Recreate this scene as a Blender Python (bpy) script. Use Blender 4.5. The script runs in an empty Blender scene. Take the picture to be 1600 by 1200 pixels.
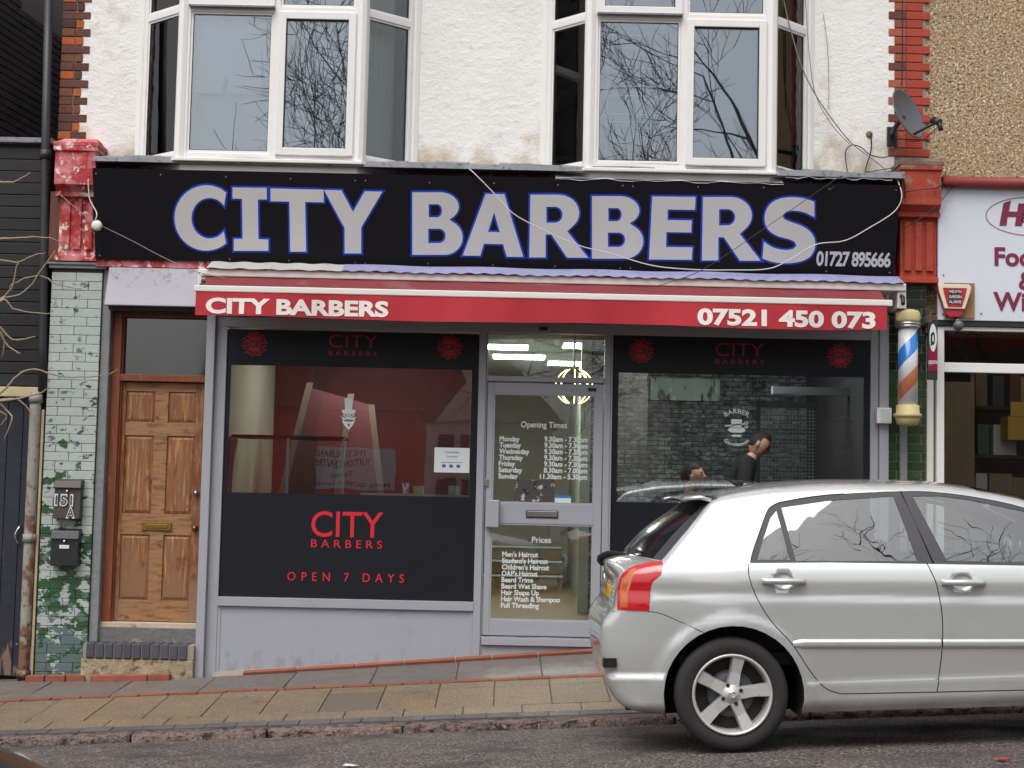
import bpy, bmesh, math, random
import numpy as np
from mathutils import Vector, Matrix, Euler
from mathutils.geometry import delaunay_2d_cdt

random.seed(7)
scene = bpy.context.scene
COL = scene.collection

# ------------------------------------------------------------------ camera
FPX = 2400.0                       # focal length in photo pixels (photo is 1600 wide)
CAM = Vector((0.0, -12.77, 1.13))
CROT = Matrix.Rotation(math.pi / 2 + math.atan(.0744), 3, 'X') @ Matrix.Rotation(.0215, 3, 'Z')
cd = bpy.data.cameras.new('camera')
cd.sensor_width = 36.0
cd.lens = 36.0 * FPX / 1600.0
cd.clip_start = 0.05
cd.clip_end = 600
cam = bpy.data.objects.new('camera', cd)
cam.matrix_world = Matrix.Translation(CAM) @ CROT.to_4x4()
COL.objects.link(cam)
scene.camera = cam

# ------------------------------------------------------------------ sky and sun (overcast)
world = bpy.data.worlds.new('World')
scene.world = world
world.use_nodes = True
wn = world.node_tree
bg = wn.nodes['Background']
sky = wn.nodes.new('ShaderNodeTexSky')
sky.sky_type = 'NISHITA'
sky.sun_disc = False
sky.sun_elevation = math.radians(60)
sky.sun_rotation = math.radians(205)
sky.dust_density = 4.0
sky.air_density = 1.0
sky.ozone_density = 1.0
hs = wn.nodes.new('ShaderNodeHueSaturation')
hs.inputs['Saturation'].default_value = 0.22
wn.links.new(sky.outputs[0], hs.inputs['Color'])
wn.links.new(hs.outputs[0], bg.inputs['Color'])
bg.inputs['Strength'].default_value = 0.12
sl = bpy.data.lights.new('sun', 'SUN')
sl.energy = 1.35
sl.angle = math.radians(50)
sl.color = (1.0, 0.97, 0.93)
sun = bpy.data.objects.new('sun', sl)
sun.rotation_euler = (math.radians(30), 0, math.radians(-25))
sun.location = (-6, -14, 14)
COL.objects.link(sun)
vs = scene.view_settings
vs.view_transform = 'Standard'
vs.look = 'None'
vs.gamma = 1.0
vs.exposure = 0.5
vs.use_curve_mapping = False
scene.cycles.max_bounces = 8
scene.cycles.transparent_max_bounces = 16
scene.cycles.use_denoising = True
scene.cycles.caustics_reflective = False
scene.cycles.caustics_refractive = False
scene.cycles.sample_clamp_indirect = 4.0


# ------------------------------------------------------------------ measuring: a place seen at a photo pixel, at depth y = Y
def P(px, py, Y=0.0):
    d = CROT @ Vector(((px - 800) / FPX, -(py - 600) / FPX, -1.0))
    t = (Y - CAM.y) / d.y
    return CAM + d * t


def PX(px, py, Y=0.0): return P(px, py, Y).x
def PZ(px, py, Y=0.0): return P(px, py, Y).z


def on_plane(px, py, p0, n):
    d = CROT @ Vector(((px - 800) / FPX, -(py - 600) / FPX, -1.0))
    return CAM + d * ((p0 - CAM).dot(n) / d.dot(n))


def lin(c):
    c /= 255.0
    return c / 12.92 if c <= .04045 else ((c + .055) / 1.055) ** 2.4


def C(r, g, b, k=1.0): return (lin(r) * k, lin(g) * k, lin(b) * k)


# ------------------------------------------------------------------ materials
MATS = {}


def _noise(nt, pos, scale, detail=4, stretch=None, kind='noise', rough=.55):
    src = pos
    if stretch:
        m = nt.nodes.new('ShaderNodeVectorMath'); m.operation = 'MULTIPLY'
        nt.links.new(pos, m.inputs[0]); m.inputs[1].default_value = stretch
        src = m.outputs[0]
    if kind == 'voronoi':
        n = nt.nodes.new('ShaderNodeTexVoronoi'); n.inputs['Scale'].default_value = scale
        nt.links.new(src, n.inputs['Vector'])
        return n
    n = nt.nodes.new('ShaderNodeTexNoise')
    n.inputs['Scale'].default_value = scale
    n.inputs['Detail'].default_value = detail
    n.inputs['Roughness'].default_value = rough
    nt.links.new(src, n.inputs['Vector'])
    return n


def _ramp(nt, sock, lo, hi):
    r = nt.nodes.new('ShaderNodeMapRange')
    r.inputs['From Min'].default_value = lo
    r.inputs['From Max'].default_value = hi
    nt.links.new(sock, r.inputs['Value'])
    return r.outputs[0]


def _math(nt, op, a, b):
    m = nt.nodes.new('ShaderNodeMath'); m.operation = op
    for i, v in enumerate((a, b)):
        if hasattr(v, 'default_value'): nt.links.new(v, m.inputs[i])
        else: m.inputs[i].default_value = v
    return m.outputs[0]


def _mixc(nt, fac, a, b, blend='MIX'):
    m = nt.nodes.new('ShaderNodeMix'); m.data_type = 'RGBA'; m.blend_type = blend
    for sock, v in ((m.inputs[0], fac), (m.inputs[6], a), (m.inputs[7], b)):
        if hasattr(v, 'default_value') and not isinstance(v, (tuple, list)): nt.links.new(v, sock)
        elif isinstance(v, (tuple, list)): sock.default_value = (*v[:3], 1)
        else: sock.default_value = v
    return m.outputs[2]


def mat(name, base, rough=.6, metal=0.0, var=None, layers=(), rnd=None, cols=None, bump=None, coat=0.0, spec=.5,
        rough_var=None, emit=None):
    """base colour, noise variation var=(scale, amount, stretch), layers of (colour, scale, lo, hi, stretch, (z0, z1, gain)),
    rnd = brightness spread between pieces, cols = colours the pieces pick from, bump = [(kind, scale, strength, stretch)]"""
    m = bpy.data.materials.new(name); m.use_nodes = True
    nt = m.node_tree; b = nt.nodes['Principled BSDF']
    geo = nt.nodes.new('ShaderNodeNewGeometry'); pos = geo.outputs['Position']
    col = tuple(base[:3])
    oi = None
    if rnd or cols:
        oi = nt.nodes.new('ShaderNodeObjectInfo')
    if cols:
        cr = nt.nodes.new('ShaderNodeValToRGB'); cr.color_ramp.interpolation = 'CONSTANT'
        el = cr.color_ramp.elements
        while len(el) < len(cols): el.new(.5)
        for i, c in enumerate(cols):
            el[i].position = i / len(cols); el[i].color = (*c, 1)
        nt.links.new(oi.outputs['Random'], cr.inputs[0]); col = cr.outputs[0]
    if var:
        n = _noise(nt, pos, var[0], 5, var[2] if len(var) > 2 else None)
        f = _ramp(nt, n.outputs[0], .25, .75)
        k = _math(nt, 'MULTIPLY_ADD', f, 2 * var[1]); k.node.inputs[2].default_value = 1 - var[1]
        col = _mixc(nt, 1.0, col, _grey(nt, k), 'MULTIPLY')
    for L in layers:
        n = _noise(nt, pos, L[1], 6, L[4] if len(L) > 4 else None, rough=.62)
        v = n.outputs[0]
        if len(L) > 5 and L[5]:
            sx = nt.nodes.new('ShaderNodeSeparateXYZ'); nt.links.new(pos, sx.inputs[0])
            z = _ramp(nt, sx.outputs[2], L[5][0], L[5][1])
            z = _math(nt, 'MULTIPLY', z, L[5][2])
            v = _math(nt, 'ADD', v, z)
        f = _ramp(nt, v, L[2], L[3])
        col = _mixc(nt, f, col, L[0])
    if rnd:
        k = _math(nt, 'MULTIPLY_ADD', oi.outputs['Random'], 2 * rnd); k.node.inputs[2].default_value = 1 - rnd
        col = _mixc(nt, 1.0, col, _grey(nt, k), 'MULTIPLY')
    if hasattr(col, 'default_value') and not isinstance(col, tuple): nt.links.new(col, b.inputs['Base Color'])
    else: b.inputs['Base Color'].default_value = (*col, 1)
    b.inputs['Roughness'].default_value = rough
    b.inputs['Metallic'].default_value = metal
    b.inputs['Specular IOR Level'].default_value = spec
    b.inputs['Coat Weight'].default_value = coat
    b.inputs['Coat Roughness'].default_value = .04
    if rough_var:
        n = _noise(nt, pos, rough_var[0], 4)
        r = nt.nodes.new('ShaderNodeMapRange')
        r.inputs['From Min'].default_value = .35; r.inputs['From Max'].default_value = .65
        r.inputs['To Min'].default_value = rough_var[1]; r.inputs['To Max'].default_value = rough_var[2]
        nt.links.new(n.outputs[0], r.inputs[0]); nt.links.new(r.outputs[0], b.inputs['Roughness'])
    prev = None
    for bp in bump or ():
        n = _noise(nt, pos, bp[1], 6, bp[3] if len(bp) > 3 else None, 'voronoi' if bp[0] == 'v' else 'noise')
        bn = nt.nodes.new('ShaderNodeBump'); bn.inputs['Strength'].default_value = 1.0
        bn.inputs['Distance'].default_value = bp[2]
        nt.links.new(n.outputs[0], bn.inputs['Height'])
        if prev: nt.links.new(prev, bn.inputs['Normal'])
        prev = bn.outputs[0]
    if prev: nt.links.new(prev, b.inputs['Normal'])
    if emit:
        b.inputs['Emission Color'].default_value = (*emit[0], 1); b.inputs['Emission Strength'].default_value = emit[1]
    MATS[name] = m
    return m


def _grey(nt, sock):
    c = nt.nodes.new('ShaderNodeCombineColor')
    for i in range(3): nt.links.new(sock, c.inputs[i])
    return c.outputs[0]


def glass(name, refl=.12, tint=(.9, .95, .93), wob=0.0, rough=0.0, wscale=2.5, gcol=(1, 1, 1)):
    """thin window glass: a clear sheet with a mirror reflection of fixed strength that rises at grazing angles"""
    m = bpy.data.materials.new(name); m.use_nodes = True
    nt = m.node_tree; nt.nodes.clear()
    out = nt.nodes.new('ShaderNodeOutputMaterial')
    tr = nt.nodes.new('ShaderNodeBsdfTransparent'); tr.inputs[0].default_value = (*tint, 1)
    gl = nt.nodes.new('ShaderNodeBsdfGlossy'); gl.inputs['Roughness'].default_value = rough
    gl.inputs['Color'].default_value = (*gcol, 1)
    lw = nt.nodes.new('ShaderNodeFresnel'); lw.inputs[0].default_value = 1.45
    a = _math(nt, 'ADD', lw.outputs[0], refl - .035)
    mx = nt.nodes.new('ShaderNodeMixShader')
    nt.links.new(a, mx.inputs[0]); nt.links.new(tr.outputs[0], mx.inputs[1]); nt.links.new(gl.outputs[0], mx.inputs[2])
    if wob:
        geo = nt.nodes.new('ShaderNodeNewGeometry')
        n = _noise(nt, geo.outputs['Position'], wscale, 1)
        bn = nt.nodes.new('ShaderNodeBump'); bn.inputs['Distance'].default_value = wob
        nt.links.new(n.outputs[0], bn.inputs['Height'])
        nt.links.new(bn.outputs[0], gl.inputs['Normal'])
    nt.links.new(mx.outputs[0], out.inputs[0])
    MATS[name] = m
    return m


# ------------------------------------------------------------------ mesh building
ORG = {}


class MB:
    def __init__(s): s.v = []; s.f = []; s.sm = []

    def add(s, vs, fs, smooth=False):
        o = len(s.v); s.v += [Vector(p) for p in vs]
        s.f += [[o + i for i in f] for f in fs]; s.sm += [smooth] * len(fs)
        return s

    def box(s, x0, x1, y0, y1, z0, z1):
        if x0 > x1: x0, x1 = x1, x0
        if y0 > y1: y0, y1 = y1, y0
        if z0 > z1: z0, z1 = z1, z0
        return s.add([(x0, y0, z0), (x1, y0, z0), (x1, y1, z0), (x0, y1, z0), (x0, y0, z1), (x1, y0, z1), (x1, y1, z1), (x0, y1, z1)],
                     [(0, 3, 2, 1), (4, 5, 6, 7), (0, 1, 5, 4), (1, 2, 6, 5), (2, 3, 7, 6), (3, 0, 4, 7)])

    def hexa(s, p):  # 8 corner points, bottom four then top four, each ring counter-clockwise from above
        return s.add(p, [(0, 3, 2, 1), (4, 5, 6, 7), (0, 1, 5, 4), (1, 2, 6, 5), (2, 3, 7, 6), (3, 0, 4, 7)])

    def prism(s, poly, y0, y1, smooth=False):
        """polygon in x-z, extruded from y0 to y1"""
        n = len(poly)
        a = sum(poly[i][0] * poly[(i + 1) % n][1] - poly[(i + 1) % n][0] * poly[i][1] for i in range(n))
        if a < 0: poly = poly[::-1]
        if y0 > y1: y0, y1 = y1, y0
        vs = [(x, y0, z) for x, z in poly] + [(x, y1, z) for x, z in poly]
        o = len(s.v); s.v += [Vector(p) for p in vs]
        s.f.append([o + i for i in range(n)]); s.f.append([o + n + i for i in range(n)][::-1]); s.sm += [False, False]
        for i in range(n):
            j = (i + 1) % n
            s.f.append([o + i, o + n + i, o + n + j, o + j]); s.sm.append(smooth)
        return s

    def tube(s, pts, r, n=8, caps=True):
        pts = [Vector(p) for p in pts]; m = len(pts)
        rr = r if isinstance(r, (list, tuple)) else [r] * m
        o = len(s.v); up = None
        for i, p in enumerate(pts):
            d = (pts[min(i + 1, m - 1)] - pts[max(i - 1, 0)])
            if d.length < 1e-9: d = Vector((0, 0, 1))
            d.normalize()
            if up is None:
                up = Vector((0, 0, 1)) if abs(d.z) < .9 else Vector((1, 0, 0))
            a = d.cross(up)
            if a.length < 1e-6: a = d.cross(Vector((0, 1, 0)))
            a.normalize(); b = a.cross(d).normalized(); up = b
            for k in range(n):
                t = 2 * math.pi * k / n
                s.v.append(p + (a * math.cos(t) + b * math.sin(t)) * rr[i])
        for i in range(m - 1):
            for k in range(n):
                k2 = (k + 1) % n
                s.f.append([o + i * n + k, o + i * n + k2, o + (i + 1) * n + k2, o + (i + 1) * n + k]); s.sm.append(True)
        if caps:
            s.f.append([o + k for k in range(n)][::-1]); s.f.append([o + (m - 1) * n + k for k in range(n)]); s.sm += [False, False]
        return s

    def lathe(s, prof, c, axis='z', n=24, smooth=True):
        """profile [(radius, height)] turned about an axis through c"""
        o = len(s.v); m = len(prof); c = Vector(c)
        for r, h in prof:
            for k in range(n):
                t = 2 * math.pi * k / n; ca, sa = r * math.cos(t), r * math.sin(t)
                if axis == 'z': q = Vector((ca, sa, h))
                elif axis == 'y': q = Vector((ca, h, -sa))
                else: q = Vector((h, ca, sa))
                s.v.append(c + q)
        for i in range(m - 1):
            for k in range(n):
                k2 = (k + 1) % n
                s.f.append([o + i * n + k, o + i * n + k2, o + (i + 1) * n + k2, o + (i + 1) * n + k]); s.sm.append(smooth)
        if prof[0][0] > 1e-6: s.f.append([o + k for k in range(n)][::-1]); s.sm.append(False)
        if prof[-1][0] > 1e-6: s.f.append([o + (m - 1) * n + k for k in range(n)]); s.sm.append(False)
        return s

    def grid(s, fn, nu, nv, smooth=True):
        o = len(s.v)
        for i in range(nu + 1):
            for j in range(nv + 1): s.v.append(Vector(fn(i / nu, j / nv)))
        for i in range(nu):
            for j in range(nv):
                a = o + i * (nv + 1) + j
                s.f.append([a, a + nv + 1, a + nv + 2, a + 1]); s.sm.append(smooth)
        return s

    def ball(s, c, r, n=12, m=8):
        rx, ry, rz = r if isinstance(r, (tuple, list)) else (r, r, r)
        c = Vector(c); o = len(s.v)
        for i in range(m + 1):
            t = math.pi * i / m
            for k in range(n):
                a = 2 * math.pi * k / n
                s.v.append(c + Vector((rx * math.sin(t) * math.cos(a), ry * math.sin(t) * math.sin(a), -rz * math.cos(t))))
        for i in range(m):
            for k in range(n):
                k2 = (k + 1) % n
                s.f.append([o + i * n + k, o + i * n + k2, o + (i + 1) * n + k2, o + (i + 1) * n + k]); s.sm.append(True)
        return s

    def xf(s, M, start=0):
        for i in range(start, len(s.v)): s.v[i] = M @ s.v[i]
        return s

    def mesh(s, name, org, bevel=0.0):
        me = bpy.data.meshes.new(name)
        me.from_pydata([tuple(p - org) for p in s.v], [], s.f)
        for p, sm in zip(me.polygons, s.sm): p.use_smooth = sm
        me.update()
        if bevel:
            bm = bmesh.new(); bm.from_mesh(me)
            bmesh.ops.remove_doubles(bm, verts=bm.verts, dist=1e-5)
            ed = [e for e in bm.edges if e.is_manifold and e.calc_face_angle(0) > .6]
            bmesh.ops.bevel(bm, geom=ed, offset=bevel, segments=2, profile=.6, affect='EDGES', clamp_overlap=True)
            bm.to_mesh(me); bm.free()
        return me

    def build(s, name, m, parent=None, bevel=0.0, label=None, cat=None, group=None, kind=None):
        if parent is not None: org = ORG[parent.name]
        else:
            xs = [p.x for p in s.v]; ys = [p.y for p in s.v]; zs = [p.z for p in s.v]
            org = Vector(((min(xs) + max(xs)) / 2, (min(ys) + max(ys)) / 2, min(zs)))
        me = s.mesh(name, org, bevel)
        if m is not None: me.materials.append(MATS[m] if isinstance(m, str) else m)
        o = bpy.data.objects.new(name, me); COL.objects.link(o)
        if parent is not None: o.parent = parent
        else: o.location = org
        ORG[o.name] = org.copy()
        return tag(o, label, cat, group, kind)


def tag(o, label=None, cat=None, group=None, kind=None):
    if label: o['label'] = label
    if cat: o['category'] = cat
    if group: o['group'] = group
    if kind: o['kind'] = kind
    return o


def thing(name, loc, label=None, cat=None, group=None, kind=None):
    o = bpy.data.objects.new(name, None); o.empty_display_size = .1
    COL.objects.link(o); o.location = loc; ORG[o.name] = Vector(loc)
    return tag(o, label, cat, group, kind)


def sub(name, loc, parent, label=None):
    o = thing(name, loc, label); o.parent = parent; o.location = Vector(loc) - ORG[parent.name]
    return o


_BM = {}


def block(w, d, h, m, bev=.003):
    """shared block mesh (centre at origin) for bricks, tiles, slabs, boards"""
    key = (round(w, 3), round(d, 3), round(h, 3), m, bev)
    if key not in _BM:
        me = MB().box(-w / 2, w / 2, -d / 2, d / 2, -h / 2, h / 2).mesh('block', Vector((0, 0, 0)), min(bev, w * .2, h * .2, d * .2))
        me.materials.append(MATS[m]); _BM[key] = me
    return _BM[key]


def piece(name, me, parent, loc, rot=None):
    o = bpy.data.objects.new(name, me); COL.objects.link(o)
    o.parent = parent; o.location = Vector(loc) - ORG[parent.name]
    if rot: o.rotation_euler = rot
    ORG[o.name] = Vector(loc)
    return o


def catmull(pts, n=6):
    pts = [Vector(p) for p in pts]; out = []
    for i in range(len(pts) - 1):
        p0 = pts[max(i - 1, 0)]; p1 = pts[i]; p2 = pts[i + 1]; p3 = pts[min(i + 2, len(pts) - 1)]
        for k in range(n):
            t = k / n
            out.append(.5 * ((2 * p1) + (p2 - p0) * t + (2 * p0 - 5 * p1 + 4 * p2 - p3) * t * t + (3 * p1 - p0 - 3 * p2 + p3) * t ** 3))
    out.append(pts[-1])
    return out


# ------------------------------------------------------------------ lettering
def _curve_mesh(cu):
    ob = bpy.data.objects.new('tmp', cu); COL.objects.link(ob)
    dg = bpy.context.evaluated_depsgraph_get(); dg.update()
    me = bpy.data.meshes.new_from_object(ob.evaluated_get(dg))
    vs = [v.co.copy() for v in me.vertices]; fs = [list(p.vertices) for p in me.polygons]
    bpy.data.objects.remove(ob); bpy.data.meshes.remove(me); bpy.data.curves.remove(cu)
    return vs, fs


_TX = {}


def text2d(s, bold=0.0, space=1.0):
    key = (s, bold, space)
    if key not in _TX:
        cu = bpy.data.curves.new('tmp', 'FONT'); cu.body = s; cu.size = 1.0
        cu.offset = bold; cu.space_character = space; cu.resolution_u = 4; cu.fill_mode = 'FRONT'
        _TX[key] = _curve_mesh(cu)
    return _TX[key]


_h = text2d('H')
CAPH = max(v.y for v in _h[0]) - min(v.y for v in _h[0])


def letters(mb, s, h, place, x0=0.0, x1=None, bold=0.0, space=1.0, align='l'):
    """flat text of cap height h; place(u, v) gives the spot in the scene; x0..x1 stretches it to a width"""
    vs, fs = text2d(s, bold, space)
    if not vs: return
    k = h / CAPH; ux = [v.x for v in vs]; a, b = min(ux), max(ux)
    kx = (x1 - x0) / (b - a) if x1 is not None else k
    off = x0
    if x1 is None and align == 'c': off = x0 - (b - a) * k / 2
    if x1 is None and align == 'r': off = x0 - (b - a) * k
    o = len(mb.v)
    mb.v += [Vector(place(off + (v.x - a) * kx, v.y * k)) for v in vs]
    mb.f += [[o + i for i in f] for f in fs]; mb.sm += [False] * len(fs)


def fill2d(loops, offset=0.0, ext=0.0):
    """filled 2-D outline with holes, as (verts, faces)"""
    cu = bpy.data.curves.new('tmp', 'CURVE'); cu.dimensions = '2D'; cu.fill_mode = 'BOTH' if ext else 'FRONT'
    cu.offset = offset; cu.extrude = ext
    for lp in loops:
        sp = cu.splines.new('POLY'); sp.points.add(len(lp) - 1); sp.use_cyclic_u = True
        for p, q in zip(sp.points, lp): p.co = (q[0], q[1], 0, 1)
    return _curve_mesh(cu)


def flat(mb, loops, place, offset=0.0, ext=0.0):
    vs, fs = fill2d(loops, offset, ext)
    o = len(mb.v)
    mb.v += [Vector(place(v.x, v.y, v.z) if ext else place(v.x, v.y)) for v in vs]
    mb.f += [[o + i for i in f] for f in fs]; mb.sm += [False] * len(fs)


def split_build(mb, name, m, parent):
    """one object for each separate letter of a text mesh"""
    n = len(mb.v); root = list(range(n))

    def find(i):
        while root[i] != i: root[i] = root[root[i]]; i = root[i]
        return i
    for f in mb.f:
        for i in f[1:]: root[find(i)] = find(f[0])
    gr = {}
    for f in mb.f: gr.setdefault(find(f[0]), []).append(f)
    for fs in gr.values():
        ids = sorted({i for f in fs for i in f}); mp = {i: k for k, i in enumerate(ids)}
        q = MB(); q.v = [mb.v[i] for i in ids]; q.f = [[mp[i] for i in f] for f in fs]; q.sm = [False] * len(fs)
        q.build(name, m, parent)


def ngon(mb, pts, place):
    o = len(mb.v); mb.v += [Vector(place(*p)) for p in pts]; mb.f.append(list(range(o, o + len(pts)))); mb.sm.append(False)


def ell(cx, cy, rx, ry, n=24, a0=0, a1=360):
    return [(cx + rx * math.cos(math.radians(a0 + (a1 - a0) * i / n)), cy + ry * math.sin(math.radians(a0 + (a1 - a0) * i / n)))
            for i in range(n + (0 if abs(a1 - a0) == 360 else 1))]
# ------------------------------------------------------------------ material list
mat('render_white', C(240, 238, 234), .9, var=(2.2, .045), layers=[(C(196, 180, 156), 3.2, .60, .85, (1, 1, .8), (4.25, 3.9, .30)), (C(112, 100, 88), 22, .735, .76), (C(96, 84, 72), 7, .70, .80, (1, 1, 2.5), (4.05, 3.88, .22))],
    bump=[('n', 11, .008, (1, 1, 1.6)), ('n', 45, .005), ('n', 160, .003)])
mat('upvc', C(232, 231, 229), .32, var=(6, .02), layers=[(C(190, 182, 174), 5, .66, .85, (1, 1, .4))])
mat('upvc_seal', C(60, 58, 58), .6)
mat('alu_grey', C(160, 162, 170), .42, var=(4, .03), layers=[(C(120, 118, 118), 7, .72, .85, (1, 1, .3))])
mat('alu_dark', C(92, 92, 98), .5)
mat('stallriser', C(160, 163, 172), .5, var=(2.0, .03), layers=[(C(140, 142, 148), 3, .6, .85), (C(128, 124, 118), 9, .66, 1.0, (1, 1, .5), (-.05, -.38, .32)), (C(110, 104, 98), 60, .73, .77)], bump=[('n', 3, .004)])
mat('hood_metal', C(158, 156, 166), .5, var=(3, .05), layers=[(C(110, 106, 110), 16, .64, .8, (1, 1, 1), (2.75, 2.95, .12))])
mat('vinyl_black', C(28, 29, 36), .45, var=(1.2, .06), spec=.25)
mat('sign_black', C(15, 13, 20), .45, var=(1.5, .15, (1, 1, .3)), spec=.3)
mat('letter_face', C(206, 206, 205), .5, var=(1.5, .04, (1.5, 1, .4)))
mat('letter_blue', C(20, 66, 196), .5)
mat('print_white', C(214, 220, 220), .5)
mat('print_grey', C(200, 204, 206), .5, var=(40, .06))
mat('print_red', C(214, 32, 50), .5)
mat('print_dark', C(24, 24, 28), .5)
mat('crest_red', C(168, 22, 30), .5)
mat('awning_red', C(178, 44, 54), .85, var=(2.5, .07, (1, 1, .6)), layers=[(C(140, 40, 46), 5, .62, .85)], bump=[('n', 120, .001)])
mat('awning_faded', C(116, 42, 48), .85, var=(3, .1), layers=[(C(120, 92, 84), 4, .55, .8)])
mat('awning_letter', C(234, 228, 222), .7)
mat('white_metal', C(226, 222, 216), .4, var=(3, .03), layers=[(C(150, 140, 130), 6, .68, .85, (.5, 1, 2))])
mat('lead_grey', C(128, 130, 136), .6, var=(5, .18), layers=[(C(60, 58, 58), 18, .56, .7)], bump=[('n', 12, .012)])
mat('lead_flash', C(206, 206, 208), .55, var=(6, .1), bump=[('n', 9, .02)])
mat('blue_flash', C(140, 142, 178), .55, var=(8, .1), layers=[(C(90, 88, 104), 22, .6, .72)], bump=[('n', 14, .02)])
mat('dark_trim', C(40, 38, 40), .6)
mat('black_plastic', C(24, 23, 24), .45)
mat('brick_left', C(96, 60, 48), .9, cols=[C(92, 62, 54), C(84, 56, 50), C(178, 92, 48), C(104, 66, 58), C(120, 74, 54), C(88, 58, 52), C(166, 98, 58), C(76, 52, 48)],
    var=(28, .18), layers=[(C(60, 45, 42), 12, .62, .75)], bump=[('n', 60, .004)])
mat('brick_right', C(158, 84, 66), .9, cols=[C(160, 86, 66), C(148, 78, 62), C(170, 94, 72), C(110, 66, 58), C(162, 82, 62)], var=(26, .14), bump=[('n', 60, .004)])
mat('brick_painted', C(168, 66, 50), .8, rnd=.06, var=(18, .08), bump=[('n', 60, .003)])
mat('brick_dark', C(62, 55, 56), .9, rnd=.2, var=(20, .2), bump=[('n', 50, .004)])
mat('mortar_dark', C(112, 102, 98), .95)
mat('mortar', C(150, 138, 126), .95, var=(20, .12))
mat('pebbledash', C(162, 136, 104), .95, layers=[(C(214, 198, 168), 52, .53, .60), (C(92, 68, 44), 44, .54, .60), (C(238, 228, 212), 64, .60, .64)],
    bump=[('n', 55, .010)])
mat('red_peeling', C(170, 48, 50), .75, layers=[(C(208, 128, 132), 6, .44, .58), (C(230, 214, 210), 13, .57, .63), (C(90, 30, 32), 20, .66, .72)], bump=[('n', 16, .012)])
mat('orange_red', C(168, 62, 42), .65, var=(5, .1), layers=[(C(150, 110, 90), 8, .64, .70, (1, 1, 1), (3.5, 3.85, .16)), (C(112, 34, 24), 13, .62, .74)], bump=[('n', 14, .01)])
mat('stone_cap', C(128, 108, 94), .95, var=(9, .25), bump=[('n', 14, .012)])
mat('tile_pier', C(172, 181, 176), .28, rnd=.05, var=(7, .05),
    layers=[(C(46, 82, 48), 6.5, .635, .65, (1, 1, 1.5), (2.3, .45, .155)), (C(92, 112, 112), 9, .60, .63, (1, 1, 1.4), (.30, -.2, .17))], bump=[('n', 30, .003)])
mat('tile_green', C(62, 84, 56), .2, rnd=.16, var=(9, .1))
mat('tile_green_dark', C(40, 50, 40), .25, rnd=.2)
mat('grout_dark', C(66, 70, 68), .9)
mat('grout_light', C(176, 180, 160), .9)
mat('concrete_grey', C(110, 108, 108), .9, var=(6, .15), layers=[(C(176, 160, 136), 5, .58, .68, (1, 1, 2))], bump=[('n', 24, .008)])
mat('plaster_pier', C(128, 132, 132), .9, var=(8, .15), bump=[('n', 24, .008)])
mat('stone_step', C(160, 146, 120), .95, var=(10, .2), layers=[(C(96, 84, 66), 12, .56, .7)], bump=[('n', 16, .02), ('n', 60, .006)])
mat('blue_brick', C(74, 74, 84), .6, rnd=.14, var=(14, .14), bump=[('n', 40, .004)])
mat('wood_frame', C(124, 66, 40), .6, var=(5, .25, (6, 6, .8)), layers=[(C(176, 112, 62), 6, .6, .72, (5, 5, .7))])
mat('wood_door', C(128, 74, 44), .5, var=(4, .2, (9, 9, .6)),
    layers=[(C(172, 122, 72), 5, .50, .66, (7, 7, .8)), (C(104, 54, 32), 6, .58, .72, (3, 3, 1)), (C(142, 112, 88), 4, .5, .7, (2, 2, 2), (.55, .05, .3))], bump=[('n', 40, .002, (8, 8, .5))])
mat('wood_panel', C(134, 86, 52), .55, var=(4, .2, (10, 10, .5)),
    layers=[(C(180, 136, 88), 5, .50, .63, (9, 9, .6)), (C(106, 62, 38), 8, .56, .68, (2, 2, .8)), (C(136, 100, 72), 3, .5, .7, (5, 5, 1), (.9, .2, .25))], bump=[('n', 40, .002, (8, 8, .5))])
mat('wood_rail', C(152, 112, 76), .6, var=(6, .18, (1, 9, 8)), layers=[(C(112, 70, 44), 5, .50, .66, (1.4, 6, 9)), (C(96, 60, 42), 11, .64, .7)])
mat('wood_sill', C(190, 174, 156), .8, var=(6, .15, (2, 8, 8)), layers=[(C(120, 84, 62), 9, .6, .7)])
mat('brass', C(150, 120, 60), .35, .8)
mat('steel', C(190, 190, 192), .25, .9)
mat('chrome', C(220, 220, 222), .12, 1.0)
mat('mailbox_brown', C(66, 58, 54), .5, var=(10, .1))
mat('mailbox_black', C(22, 22, 26), .35, layers=[(C(70, 70, 72), 22, .68, .72)])
mat('board_black', C(38, 36, 39), .6, rnd=.15, var=(5, .15, (.5, 1, 6)), bump=[('n', 30, .002, (.6, 1, 6))])
mat('cream_wood', C(196, 180, 142), .8, var=(7, .15))
mat('gate_navy', C(32, 34, 48), .5, rnd=.15, var=(5, .15), layers=[(C(200, 196, 190), 11, .70, .72), (C(120, 96, 80), 5, .66, .72, (3, 3, .6), (.1, -.35, .15))], bump=[('n', 14, .004)])
mat('pipe_black', C(44, 44, 50), .5, var=(8, .15))
mat('pipe_grey', C(150, 146, 138), .7, var=(6, .12), layers=[(C(116, 84, 66), 9, .58, .68, (1, 1, .8), (1.4, -.3, .22)), (C(84, 52, 40), 16, .62, .7, (1, 1, 1), (.6, -.3, .12))], bump=[('n', 20, .006)])
mat('twig', C(150, 132, 112), .9, var=(20, .2))
mat('asphalt', C(100, 91, 88, .85), .8, var=(1.1, .18), layers=[(C(176, 160, 152), 60, .53, .60), (C(26, 23, 23), 48, .52, .58), (C(58, 52, 52), 1.4, .52, .72), (C(176, 156, 140), 14, .70, .74)],
    bump=[('n', 70, .022), ('n', 30, .014)], rough_var=(1.6, .45, .9))
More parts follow.
